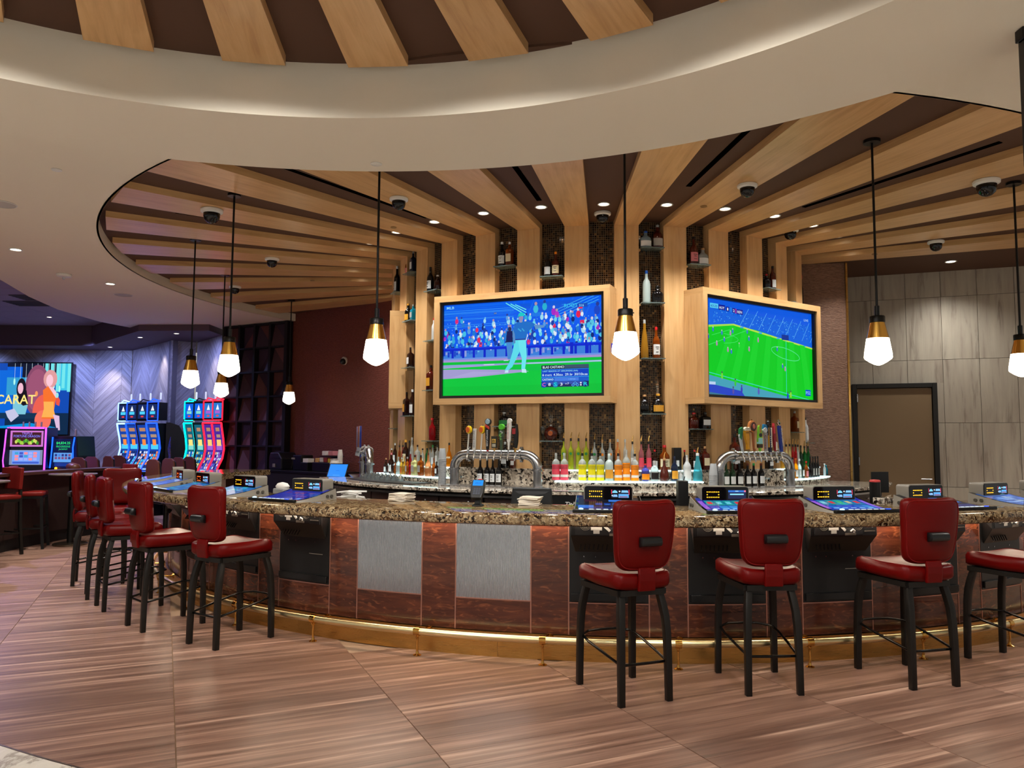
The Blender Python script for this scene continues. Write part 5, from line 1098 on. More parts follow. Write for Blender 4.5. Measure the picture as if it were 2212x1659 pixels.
HEADF = MB().prism(rrect(.328, .104, .018, 4, 0, .056), -.003, .003, Matrix.Translation((0, .117, .045)) @ MXZ).mesh('head_glass', GLASSB)
BTNBAR = MB().box((0, -.238, .012), (2*TW+.02, .034, .022)).mesh('button_bar', BLACK, bevel=.005)
def emis(name, col, s):
    m_ = mat(name, (10, 10, 10), .3, emit=col, estr=s); m_.cycles.emission_sampling = 'NONE'; return m_
def deck_picture(par, theme, seed):
    """the game picture follows the curved deck"""
    R = random.Random(seed); m = MB(); n = 14; w0 = TW-.022
    def cell(u0, u1, v0, v1, col, d):
        k = max(1, int((v1-v0)*10)); q = [v0+(v1-v0)*i/k for i in range(k+1)]
        for a_, b_ in zip(q, q[1:]):
            pts = []
            for u, v in ((u0, a_), (u1, a_), (u1, b_), (u0, b_)):
                qq = .10+.80*v; pts.append(((u*2-1)*w0*(1-.05*qq), -.225+.43*qq, deck_z(qq)+.0022+d))
            c_ = rgb(*col); m.poly(pts, col=c_)
    if theme == 'cards':
        cell(0, 1, 0, 1, (14, 40, 130), 0)
        for i in range(4): cell(0, 1, .0+.25*i, .13+.25*i, R.choice([(16, 56, 160), (30, 30, 140), (20, 70, 170)]), .0002)
        cell(.0, .08, .2, .8, (130, 80, 190), .0004); cell(.92, 1, .2, .8, (120, 90, 200), .0004)
        for i in range(5):
            cell(.11+.158*i, .255+.158*i, .50, .84, R.choice([(16, 130, 130), (20, 150, 140), (24, 110, 150)]), .0004); cell(.14+.158*i, .22+.158*i, .60, .76, R.choice([(190, 40, 60), (90, 180, 200), (60, 150, 90), (170, 160, 110)]), .0006)
            cell(.11+.158*i, .255+.158*i, .16, .46, R.choice([(30, 60, 170), (20, 90, 180), (40, 120, 190)]), .0004); cell(.13+.158*i, .23+.158*i, .22, .26, (150, 200, 240), .0006)
        cell(.1, .9, .90, .96, (90, 70, 200), .0004); cell(.3, .7, .03, .08, (120, 150, 230), .0004)
    elif theme == 'blue':
        cell(0, 1, 0, 1, (18, 34, 128), 0)
        for i in range(11): cell(R.random()*.15, .6+R.random()*.4, .05+.083*i, .075+.083*i, R.choice([(30, 50, 160), (60, 40, 130), (40, 70, 180), (24, 40, 140)]), .0002)
        for i in range(4): cell(.12+.2*i, .24+.2*i, .62, .74, (70, 40, 120), .0004); cell(.5+.1*i, .56+.1*i, .4, .47, (90, 60, 150), .0004)
        cell(.84, .93, .10, .22, (80, 150, 240), .0006)
    elif theme == 'pale':
        cell(0, 1, 0, 1, (66, 92, 150), 0)
        for i in range(16): u, v = R.random()*.8, R.random()*.85; cell(u, u+.2, v, v+.12, R.choice([(96, 130, 190), (120, 150, 200), (80, 110, 190), (140, 160, 190), (70, 130, 180)]), .0002+.0001*(i % 4))
        cell(.0, .12, .85, 1, (20, 60, 110), .0008); cell(.8, 1, 0, .12, (14, 60, 110), .0008)
    elif theme == 'table':
        cell(0, 1, 0, 1, (10, 12, 26), 0); cell(0, 1, .05, .35, (14, 30, 90), .0002); cell(0, .25, .2, .45, (40, 100, 190), .0004)
        for i in range(5): cell(.28+.14*i, .39+.14*i, .45, .62, (16, 50, 130), .0004); cell(.3+.14*i, .37+.14*i, .5, .56, R.choice([(110, 30, 50), (60, 150, 210), (30, 60, 160)]), .0006)
        cell(.5, .72, .72, .84, (50, 110, 200), .0004); cell(.1, .3, .7, .9, (50, 20, 40), .0004)
    else:
        cell(0, 1, 0, 1, (20, 90, 150), 0)
        for i in range(12): u, v = R.random()*.8, R.random()*.85; cell(u, u+.18, v, v+.1, R.choice([(30, 120, 170), (50, 140, 190), (24, 80, 150), (30, 150, 150)]), .0002+.0001*(i % 4))
    m.build('game_picture', SCR, par)
AMB = emis('amber_led', (255, 170, 30), 2.2); AMBR = emis('orange_led', (255, 90, 20), 2.2); BTW_ = emis('lit_white_button', (210, 225, 240), .8); BTB_ = emis('lit_blue_button', (20, 60, 255), 2.5); BTC_ = emis('lit_cyan_button', (150, 220, 250), 2.2)
led = MB()
for i in range(7):
    for z in (.082, .118): led.lathe([(.0, 0), (.0042, 0)], 6, Matrix.Translation((-.128+.0135*i, .1135, z)) @ Matrix.Rotation(PI/2, 4, 'X'), cap=False)
for x in (-.128, -.047): led.lathe([(.0, 0), (.0042, 0)], 6, Matrix.Translation((x, .1135, .100)) @ Matrix.Rotation(PI/2, 4, 'X'), cap=False)
LEDS = led.mesh('led_dots', AMB); LEDS2 = led.mesh('led_dots', AMBR)
def head_picture(par, kind, seed):
    c_ = Canvas(.125, .058, 4e-5, k=1.0); R = random.Random(seed)
    if kind == 0:
        c_.rect(0, 0, 1, 1, (20, 20, 30)); c_.rect(.0, .5, .04, 1, (220, 60, 90)); c_.rect(.96, .4, 1, 1, (220, 60, 90)); c_.poly([(.05, .62), (.35, .62), (.32, .82), (.2, .95), (.08, .82)], (120, 200, 230)); c_.ell(.46, .8, .045, .09, (230, 240, 250)); c_.poly([(.55, .66), (.95, .66), (.9, .92), (.58, .92)], (130, 190, 240)); c_.rect(.40, .05, .96, .5, (90, 160, 220)); c_.rect(.45, .1, .9, .2, (150, 60, 80)); c_.poly([(.08, .15), (.35, .15), (.32, .42), (.12, .42)], (130, 180, 240)); c_.ell(.05, .3, .03, .1, (220, 230, 250))
    else:
        c_.rect(0, 0, 1, 1, (34, 38, 70)); c_.rect(0, .78, 1, 1, (50, 110, 200)); c_.rect(.9, .8, 1, 1, (230, 110, 140)); c_.rect(.1, .45, .88, .6, (140, 220, 245)); c_.rect(.4, .85, .58, .95, (150, 200, 240))
    c_.build('head_picture', par, loc=(.083, .113, .101))
def terminal(a, label, theme, seed, rz=None, hk=0, amber=True):
    t = thing('gaming_terminal', label, 'gaming terminal', P(a, 5.49, Z_TOP), rad(a if rz is None else rz), 'bar-top gaming terminals')
    h_ = obj('housing', DECK, t); obj('screen_glass', DECKG, t); deck_picture(t, theme, seed)
    hd = obj('display_head', HEADM, t); obj('head_glass', HEADF, hd); obj('led_dots', LEDS if amber else LEDS2, hd); head_picture(hd, hk, seed)
    bb_ = obj('button_bar', BTNBAR, t)
    for i in range(8):
        x = -.17+.047*i; mt = BTC_ if i == 0 else BTB_ if i == 7 else BTW_
        if i == 0: MB().lathe([(.016, 0), (.015, .006), (.004, .009)], 10, Matrix.Translation((x-.02, -.238, .023))).build('round_button', mt, bb_, smooth=40)
        else: MB().box((x, -.238, .0245), (.030, .012, .004)).build('button', mt, bb_)
    for sx in (-1, 1):
        for i in range(2):
            M = Matrix.Translation((sx*(TW+.003), .10+.045*i, .028)) @ Matrix.Rotation(PI/2, 4, 'Y'); MB().lathe([(.010, -.004), (.013, -.004), (.013, .006), (.010, .006)], 12, M).build('side_lock', mat('dark_lock', (96, 92, 86), .3, .6), h_)
    # cabinet below the bar top
    lw = math.sin(rad(BAYW/2-.06))*5.40
    y0 = 5.49-R_DIE                                    # front of the panels in local y
    cb = MB().box((0, y0+.09, -.36), (2*lw, .14, .56)).build('lower_cabinet', mat('satin_black_cabinet', (15, 15, 16), .42), t)
    m = MB(); m.rings([[Vector((x, y, z)) for x, y, z in ((-lw*.97, y0-.065, -.088), (lw*.97, y0-.065, -.088), (lw*.97, y0-.065, -.18), (-lw*.97, y0-.065, -.18))], [Vector((x, y, z)) for x, y, z in ((-lw*.97, y0+.02, -.088), (lw*.97, y0+.02, -.088), (lw*.85, y0+.02, -.30), (-lw*.85, y0+.02, -.30))]])
    m.build('sloped_front', mat('satin_black_cabinet', (15, 15, 16), .42), cb, bevel=.004)
    pl = MB().box((-.03, y0-.067, -.132), (.40, .006, .080)).build('service_plate', mat('charcoal_plate', (40, 40, 42), .4), cb); MB().box((lw*.73, y0-.067, -.137), (.11, .006, .085)).build('service_plate', mat('charcoal_plate', (40, 40, 42), .4), cb)
    for x in (-.16, .11):
        for r_ in (.035, .026, .017): MB().tube([(x+r_*math.cos(q*.3927), y0-.071, -.106+r_*math.sin(q*.3927)) for q in range(16)], .0012, 5, closed=True).build('speaker_ring', GREYP, cb)
    st = MB(); st.box((-.085, y0-.072, -.125), (.075, .004, .030)); st.box((-.085, y0-.072, -.152), (.042, .004, .022)); st.build('white_sticker', WHITE, cb)
    MB().box((0, 0, 0), (.058, .004, .018), Matrix.Translation((-.015, y0-.072, -.125)) @ Matrix.Rotation(.75, 4, 'Y')).build('white_tag', WHITE, cb)
    MB().tube([(.045, y0-.075, -.150), (.06, y0-.082, -.135), (.075, y0-.078, -.145), (.07, y0-.074, -.16)], .006, 6).build('key_clip', WHITE, cb); MB().box((.045, y0-.072, -.168), (.085, .004, .016)).build('card_slot', GREYP, cb); MB().box((lw*.73, y0-.072, -.150), (.085, .004, .006)).build('coin_lip', GREYP, cb); MB().tube([(lw*.73, y0-.075, -.11), (lw*.73+.015, y0-.082, -.12), (lw*.73+.03, y0-.078, -.11)], .006, 6).build('key_clip', WHITE, cb)
    for i in range(7): MB().box((0, 0, 0), (.007, .006, .075), Matrix.Translation((-.19+.03*i, y0-.022, -.245)) @ Matrix.Rotation(.25, 4, 'Y') @ Matrix.Rotation(-.5, 4, 'X')).build('vent_slot', mat('vent_black', (5, 5, 6), .6), cb)
    for x in (-.17, -.09, .12): MB().lathe([(.003, 0), (.005, .003)], 6, Matrix.Translation((x, y0+.0195, -.33)) @ Matrix.Rotation(PI/2, 4, 'X')).build('screw', STEEL, cb)
    MB().box((.13, y0+.0185, -.42), (.14, .004, .005)).build('bright_lip', GREYP, cb); MB().box((0, y0+.012, -.605), (2*lw*.96, .02, .05)).build('base_ledge', BLACK, cb, bevel=.004)
    return t
TERM = [(0, 'table', 0, 'gaming terminal with a dark table-game screen, behind the askew bar stool', True), (1, 'cards', 1, 'gaming terminal with teal card screen and blue message, behind the square-facing bar stool', True),
        (2, 'cards', 0, 'gaming terminal with bright blue card screen, clear between two right-hand bar stools', True), (3, 'table', 0, 'gaming terminal hidden behind the stool before the tan door, head showing', True),
        (4, 'pale', 0, 'gaming terminal with a pale washed-out screen near the right edge', True), (5, 'pale', 0, 'farthest gaming terminal at the right edge, seen from its side', True),
        (-3, 'blue', 0, 'gaming terminal with a deep blue screen, nearest on the left of the steel panels', True), (-4, 'teal', 0, 'gaming terminal with glare on a blue screen, second on the left', True),
        (-5, 'teal', 0, 'gaming terminal with a small teal screen, third on the left', False), (-6, 'pale', 0, 'gaming terminal seen along its side, fourth on the left', False), (-7, 'pale', 0, 'fifth gaming terminal on the left, only its grey head showing', False)]
for k, th, hk, lab, am in TERM:
    terminal(BAY0+BAYP*k+BAYW/2, lab, th, 30+k, None, hk, am)
# ================================================================== THINGS ON THE BAR
CREAMP = mat('cream_napkin', (222, 210, 192), .8)
for a, R, lab, sd in ((-22.6, 5.19, 'stack of cream napkins on the bar left of the card reader', 3), (-11.2, 5.20, 'stack of cream napkins on the bar right of the card reader', 9)):
    t = thing('napkin_stack', lab, 'napkins', P(a, R, Z_TOP), rad(a)); R_ = random.Random(sd)
    for i in range(7):
        m = MB(); w_, d_ = .076, .07; rz = R_.uniform(-.16, .16); M = Matrix.Translation((R_.uniform(-.008, .008), R_.uniform(-.008, .008), .0005+i*.0085)) @ Matrix.Rotation(rz, 4, 'Z')
        gp = [[M @ Vector((w_*(-1+2*i_/6), d_*(-1+2*j_/4), .006*math.sin(i_*1.1+i)*(.5+.5*abs(-1+2*i_/6))*.5+.003)) for i_ in range(7)] for j_ in range(5)]
        gq = [[p+Vector((0, 0, .006)) for p in r_] for r_ in gp]
        for g_, up in ((gp, 0), (gq, 1)):
            for j_ in range(4):
                for i_ in range(6): m.poly([g_[j_][i_], g_[j_][i_+1], g_[j_+1][i_+1], g_[j_+1][i_]])
        for j_ in range(4): m.poly([gp[j_][0], gq[j_][0], gq[j_+1][0], gp[j_+1][0]]); m.poly([gp[j_][6], gq[j_][6], gq[j_+1][6], gp[j_+1][6]])
        for i_ in range(6): m.poly([gp[0][i_], gp[0][i_+1], gq[0][i_+1], gq[0][i_]]); m.poly([gp[4][i_], gp[4][i_+1], gq[4][i_+1], gq[4][i_]])
        m.build('napkin', CREAMP, t)
t = thing('card_reader', 'black card payment reader with a blue screen on the bar', 'card reader', P(-14.9, 5.40, Z_TOP), rad(-12))
MB().lathe([(.050, 0), (.052, .008), (.030, .02), (.026, .05), (.032, .062)], 4, sq=2).build('stand', BLACK, t, bevel=.003)
Mr = Matrix.Translation((0, -.01, .115)) @ Matrix.Rotation(-.62, 4, 'X')
b_ = MB().prism([(-.036, -.075), (.036, -.075), (.048, -.03), (.048, .075), (-.048, .075), (-.048, -.03)], -.02, .02, Mr @ MXZ).build('body', BLACK, t, bevel=.006)
c_ = Canvas(.075, .046, 4e-5); c_.rect(0, 0, 1, 1, (30, 140, 235)); c_.text('APPROVE', .2, .3, .3, (20, 90, 190), width=.6); o = c_.build('screen', b_); o.matrix_local = Mr @ Matrix.Translation((0, -.0205, .046))
for i in range(4):
    for j in range(3): MB().box((-.018+.018*j, -.0205, -.002-.014*i), (.013, .003, .009), Mr).build('key', mat('key_grey', (60, 66, 84), .4), b_)
MB().box((.012, -.012, .076), (.03, .02, .006), Mr).build('red_card_slot', mat('slot_red', (190, 50, 30), .4), b_)
# underbar shelf with what stands on it
ub = thing('underbar_shelf', 'stainless underbar work shelf behind the bar top', 'shelf'); MB().arc([(4.68, .86), (5.095, .86), (5.095, .885), (4.68, .885)], -60, 45, 2).build('shelf', STEEL, ub); MB().arc([(5.0, 0), (5.09, 0), (5.09, .86), (5.0, .86)], -60, 45, 2).build('back_panel', BLACK, ub)
t = thing('register_screen', 'back of a black register monitor behind the bar top', 'monitor', P(-11.6, 4.96, .885), rad(-10))
MB().prism([(-.165, .08), (.165, .08), (.150, .262), (-.150, .262)], -.012, .012, Matrix.Rotation(-.10, 4, 'X') @ MXZ).build('panel', BLACK, t, bevel=.008); MB().box((0, .05, .04), (.12, .10, .08)).build('stand', BLACK, t, bevel=.006); MB().prism([(-.13, .235), (.13, .235), (.10, .215), (0, .205), (-.10, .215)], -.016, .0, Matrix.Rotation(-.10, 4, 'X') @ MXZ).build('rear_bulge', mat('charcoal_plate', (40, 40, 42), .4), t)
t = thing('bar_caddy', 'black bar caddy standing behind the left gaming terminals', 'caddy', P(-33.5, 4.98, .885), rad(-33)); MB().box((0, 0, .12), (.09, .10, .24)).build('box', BLACK, t, bevel=.005); MB().lathe([(.0, 0), (.016, 0)], 12, Matrix.Translation((0, -.0515, .16)) @ Matrix.Rotation(PI/2, 4, 'X'), cap=False).build('emblem', BRASSP, t)
t = thing('wrapped_utensils', 'bundle of white wrapped straws behind the left gaming terminals', 'straws', P(-30.3, 4.94, .885), rad(-30)); MB().box((0, 0, .045), (.24, .16, .09)).build('tray', mat('clear_tray', (150, 150, 150), .3), t, bevel=.006)
for i in range(14): MB().tube([(-.12+RNG.uniform(-.02, .02), RNG.uniform(-.06, .06), .10+.006*i), (0, RNG.uniform(-.05, .05), .115+.006*i), (.11+RNG.uniform(-.02, .03), RNG.uniform(-.06, .06), .10+.007*i)], .007, 5).build('wrapped_straw', mat('paper_white', (226, 222, 216), .6), t)
t = thing('wrapped_utensils', 'white folded towel behind the second left gaming terminal', 'towel', P(-40.5, 4.95, .885), rad(-40)); MB().box((0, 0, .09), (.16, .10, .18)).build('caddy', mat('clear_tray', (150, 150, 150), .3), t, bevel=.01); m = MB(); m.lathe([(.02, .17), (.075, .18), (.085, .20), (.06, .225), (.01, .235)], 10, sy=.6); m.build('towel', mat('paper_white', (226, 222, 216), .6), t, smooth=50)
t = thing('bar_caddy', 'slim black caddy left of the terminal with the blue message', 'caddy', P(1.35, 5.0, .885), rad(1)); MB().box((0, 0, .165), (.075, .08, .33)).build('box', BLACK, t, bevel=.005); MB().tube([(.01, 0, .32), (.02, 0, .36)], .004, 5).build('straw', BLACK, t)
# right end: tissue box, red-lidded canister, dark sign
t = thing('marble_box', 'grey marbled box with a tissue poking out, behind the right stools', 'box', P(21.4, 4.97, .885), rad(20)); MB().box((0, 0, .155), (.16, .12, .06)).build('box', GRAN2, t, bevel=.003); MB().box((0, 0, .0625), (.15, .11, .125)).build('base', BLACK, t); m = MB(); m.poly([(-.03, 0, .185), (.05, .01, .185), (.03, -.02, .21), (-.0, -.01, .20)]); m.tube([(-.04, -.05, .19), (.0, -.055, .17), (.04, -.06, .20)], .006, 5); m.build('tissue', CREAMP, t)
t = thing('canister', 'black canister with a red lid behind the right gaming terminals', 'canister', P(21.9, 4.82, .885), rad(20)); MB().lathe([(.035, 0), (.035, .30)], 14, sq=5).build('body', BLACK, t); MB().lathe([(.034, .30), (.034, .312), (.028, .318)], 14, sq=5).build('lid', mat('lid_red', (200, 70, 70), .4), t)
t = thing('small_sign', 'plain black sign standing behind the right gaming terminals', 'sign', P(27.3, 4.50, .0), rad(14)); MB().box((0, 0, 1.16), (.17, .012, .18)).build('panel', BLACK, t); MB().box((0, .02, .54), (.03, .03, 1.08)).build('post', BLACK, t); MB().box((0, .02, .01), (.22, .2, .02)).build('foot', BLACK, t)
# ================================================================== GEOMETRIC SCREEN on the back-left wall
SC0 = Vector((-5.55, 14.93, 0)); SC1 = Vector((-4.12, 14.13, 0)); dd = SC1-SC0; SL = dd.length; RZ = math.atan2(dd.y, dd.x)
gs = thing('geometric_screen', 'tall black lattice screen with folded triangular plum panels', 'screen', SC0, RZ); SH = 3.69; BLK = mat('lattice_black', (14, 11, 14), .5)
ncol, nrow = 4, 8; cw = SL/ncol; ch = SH/nrow
PLUM = [mat('plum_panel_%d' % i, c_, .55) for i, c_ in enumerate([(66, 38, 46), (88, 48, 46), (54, 34, 50), (104, 60, 62)])]; R_ = random.Random(4)
for i in range(ncol+1): MB().box((i*cw, -.03, SH/2), (.075 if i in (0, ncol) else .055, .14, SH)).build('upright', BLK, gs)
for j in range(nrow+1): MB().box((SL/2, -.045, min(SH-.02, j*ch)), (SL, .10, .03)).build('crossbar', BLK, gs)
for j in range(nrow):
    for i in range(ncol):
        x0, x1, z0, z1 = i*cw+.03, (i+1)*cw-.03, j*ch+.015, (j+1)*ch-.015; flip = R_.random() < .5
        y0, y1 = .005, -.085
        tri = [((x0, y0, z0), (x1, y0, z1), (x0, y0, z1)), ((x0, y0, z0), (x1, y1, z0), (x1, y0, z1))] if flip else [((x0, y0, z1), (x1, y0, z0), (x1, y0, z1)), ((x0, y0, z1), (x0, y1, z0), (x1, y0, z0))]
        for k, tr in enumerate(tri):
            m = MB(); a_ = [Vector(p) for p in tr]; b_ = [p+Vector((0, .006, 0)) for p in a_]
            if k == 0 and not flip: pass
            m.rings([a_, b_]); m.build('triangle_panel', PLUM[R_.randrange(4)], gs)
# ================================================================== SERVICE COUNTER under the maroon wall
wd = Vector((2.9, -2.5, 0)).normalized(); wn = Vector((-wd.y, wd.x, 0))*-1; RZ = math.atan2(wd.y, wd.x)
S_ = Vector((-4.05, 14.1, 0))-Vector((-wn.x, -wn.y, 0))*0
def sv(s, d, z=0): return Vector((-4.1, 14.2, 0))+wd*s+Vector((-wd.y, wd.x, 0))*(-d)+Vector((0, 0, z))
sc_ = thing('service_counter', 'long black service counter below the maroon wall', 'counter', sv(.05, .0), RZ); MB().box((1.05, -.32, .47), (2.1, .58, .94)).build('body', mat('black_carcass', (20, 16, 16), .5), sc_); MB().box((1.05, -.32, .96), (2.14, .62, .04)).build('top', BLACK, sc_, bevel=.004)
ZS = .982
t = thing('ticket_printer', 'bulky dark printer at the left end of the service counter', 'printer', sv(.30, .3, ZS), RZ); MB().prism([(-.2, 0), (.2, 0), (.2, .20), (.10, .30), (-.16, .30), (-.2, .2)], -.17, .17, MXZ).build('body', mat('navy_black', (22, 22, 32), .4), t, bevel=.02); MB().box((-.02, -.175, .07), (.08, .012, .06)).build('label', GREYP, t); MB().box((0, -.172, .2), (.3, .01, .012)).build('paper_slot', BLACK, t)
t = thing('receipt_printer', 'black receipt printer with white paper roll on the service counter', 'printer', sv(.92, .3, ZS), RZ); MB().box((-.02, 0, .13), (.26, .24, .26)).build('body', BLACK, t, bevel=.015); MB().box((.20, -.02, .07), (.20, .22, .14)).build('tray', BLACK, t, bevel=.01); MB().box((.20, -.04, .17), (.15, .12, .07)).build('paper', mat('paper_white', (226, 222, 216), .6), t); m = MB().tube([(-.20, -.1, .02), (-.16, -.1, .16), (-.10, -.1, .24)], .02, 6).build('handset', BLACK, t); MB().box((-.13, -.125, .20), (.10, .005, .03), None).build('label', GREYP, t)
t = thing('condiment_caddy', 'black caddy of sugar packets and cups on the service counter', 'caddy', sv(1.62, .3, ZS), RZ); MB().box((0, 0, .075), (.50, .28, .15)).build('lower_tray', BLACK, t, bevel=.01); MB().box((.10, 0, .25), (.34, .24, .012)).build('upper_tray', BLACK, t); MB().box((.10, .1, .2), (.3, .02, .10)).build('riser', BLACK, t)
for i, (x, z, w_, col) in enumerate([(-.18, .18, .09, (196, 150, 90)), (-.05, .19, .10, (214, 206, 200)), (.06, .19, .10, (150, 50, 50)), (.16, .18, .07, (206, 180, 60)), (.24, .18, .09, (206, 196, 190)), (.02, .30, .11, (220, 214, 214)), (.20, .30, .13, (190, 120, 130))]): MB().box((x, -.04, z), (w_, .12, .075)).build('packet_bin', mat('packets_%d' % i, col, .6), t, bevel=.008)
cup2 = MB().lathe([(.03, 0), (.044, .10), (.047, .102)], 14, cap=False).mesh('paper_cup', mat('paper_white', (226, 222, 216), .6), smooth=40)
for i in range(14): o = tag(obj('paper_cup', cup2, None, sv(1.99, .33, ZS+.105+.020*i)), 'white paper cup in the tall stack on the service counter', 'cup', 'paper cups in the stack'); o.rotation_euler.x = PI
t = thing('sugar_tub', 'white patterned tub beside the paper cups', 'tub', sv(2.08, .50, ZS)); MB().lathe([(.06, 0), (.075, .02), (.078, .15), (.06, .19)], 14).build('tub', mat('paper_white', (226, 222, 216), .6), t, smooth=40); MB().box((0, -.076, .09), (.06, .012, .05)).build('print', BLACK, t)
# island cabinet with tablet till
cb = thing('till_cabinet', 'small dark drawer cabinet left of the back bar', 'cabinet', (-2.28, 10.5, 0), rad(-30)); MB().box((0, 0, .43), (.42, .5, .86)).build('body', CAB, cb, bevel=.004); MB().box((0, 0, .875), (.46, .54, .03)).build('top', mat('cream_top', (150, 140, 128), .4), cb)
for i in range(3):
    d_ = MB().box((0, -.255, .72-.24*i), (.38, .02, .21)).build('drawer', CAB, cb, bevel=.003); MB().lathe([(.006, 0), (.014, .02), (.004, .03)], 8, Matrix.Translation((0, -.265, .74-.24*i)) @ Matrix.Rotation(PI/2, 4, 'X')).build('knob', STEEL, d_)
t = thing('till_tablet', 'black till with a blue screen on the small drawer cabinet', 'till', (-2.30, 10.42, .891), rad(-20)); MB().box((.02, .02, .05), (.30, .26, .10)).build('base', mat('paper_white', (226, 222, 216), .6), t, bevel=.01); Mt_ = Matrix.Translation((-.02, -.04, .20)) @ Matrix.Rotation(-.45, 4, 'X')
MB().box((0, 0, 0), (.30, .02, .21), Mt_).build('screen_body', BLACK, t, bevel=.006); c_ = Canvas(.27, .18, 4e-5); c_.rect(0, 0, 1, 1, (40, 130, 235)); c_.rect(.42, .48, .6, .5, (30, 90, 190)); c_.rect(.3, .1, .7, .13, (90, 170, 250)); o = c_.build('picture', t); o.matrix_local = Mt_ @ Matrix.Translation((0, -.0105, 0))
# steel door at the rounded end of the back bar
t = thing('ice_bin', 'grey steel cabinet with latch at the left end of the back bar', 'cabinet', P(-75.6, 3.42, 0), rad(-62)); MB().box((0, 0, .50), (.34, .40, .98)).build('body', mat('dark_steel', (70, 72, 76), .35, .6), t, bevel=.006); MB().tube([(-.06, -.22, .88), (-.06, -.24, .88), (-.12, -.24, .86)], .008, 6).build('latch', STEEL, t)
for x in (-.02, .02): MB().lathe([(.012, 0), (.012, .006)], 10, Matrix.Translation((x, -.20, .93)) @ Matrix.Rotation(PI/2, 4, 'X')).build('gauge', BLACK, t)
# ================================================================== VIDEO WALL in the lounge
vw = thing('video_wall', 'large lounge screen reading CARAT with two women and an orange disc', 'screen', (-11.75, 17.84, 2.425)); VW, VH = 2.93, 1.65
MB().box((0, .03, 0), (VW+.06, .06, VH+.06)).build('bezel', BLACK, vw, bevel=.006)
c = Canvas(VW, VH, k=.9); R1 = random.Random(2); c.rect(0, 0, 1, 1, (16, 70, 170)); c.rect(.5, .72, 1, 1, (20, 24, 44)); c.rect(.5, .55, .62, .95, (10, 90, 210)); c.rect(0, .3, .55, .9, (12, 100, 210)); c.rect(.9, .62, 1, 1, (60, 190, 220)); c.rect(.5, .55, .72, .80, (50, 150, 200))
for i in range(9): u = .56+.045*i; c.line(u, 1.0, u, .75-.02*(i % 3), .008, (190, 210, 220)); c.ell(u, .74-.05*(i % 3), .008, .05, (170, 240, 230), 8)
for i in range(5): c.rect(.80+.045*i, .60+.05*(i % 2), .825+.045*i, 1, (110, 220, 225))
c.ell(.745, .62, .10, .36, (130, 70, 100), 28); c.ell(.745, .62, .085, .30, (150, 80, 110), 24); c.ell(.80, .30, .085, .26, (226, 92, 76), 28)
c.rect(.5, 0, 1, .30, (14, 40, 70)); c.poly([(.4, .10), (.7, .16), (.9, .10), (.9, 0), (.4, 0)], (10, 140, 210)); c.poly([(.45, .30), (.9, .30), (.93, .18), (.75, .22), (.45, .22)], (20, 50, 80)); c.ell(.80, .20, .065, .14, (236, 110, 90), 24)
c.poly([(.555, .50), (.60, .62), (.655, .60), (.675, .40), (.66, .28), (.56, .28)], (120, 190, 210)); c.ell(.618, .64, .038, .15, (24, 18, 26), 16); c.poly([(.59, .60), (.66, .62), (.68, .42), (.64, .40), (.60, .45)], (24, 18, 26)); c.ell(.612, .645, .022, .078, (232, 180, 200), 14); c.poly([(.50, .32), (.57, .36), (.61, .26), (.55, .17), (.52, .24)], (190, 190, 220))
c.ell(.845, .78, .055, .13, (214, 150, 150), 16); c.ell(.840, .76, .028, .085, (240, 190, 205), 14); c.poly([(.79, .62), (.83, .68), (.87, .66), (.90, .55), (.885, .34), (.90, .22), (.79, .22), (.805, .36)], (236, 110, 40)); c.poly([(.80, .46), (.88, .46), (.885, .34), (.90, .24), (.79, .24), (.805, .36)], (240, 170, 80)); c.poly([(.83, .68), (.87, .66), (.91, .56), (.90, .50), (.87, .58)], (238, 190, 205)); c.poly([(.905, .56), (.93, .48), (.925, .40), (.90, .42), (.895, .50)], (226, 80, 60)); c.ell(.905, .55, .012, .04, (150, 220, 220), 8); c.ell(.74, .57, .012, .04, (240, 150, 90), 8); c.poly([(.88, .28), (.93, .26), (.94, .06), (.915, .06)], (214, 180, 214))
c.text('BACCARAT', .735, .425, .13, (250, 226, 130), width=.50, align='r'); c.build('picture', vw, loc=(0, -.002, 0))
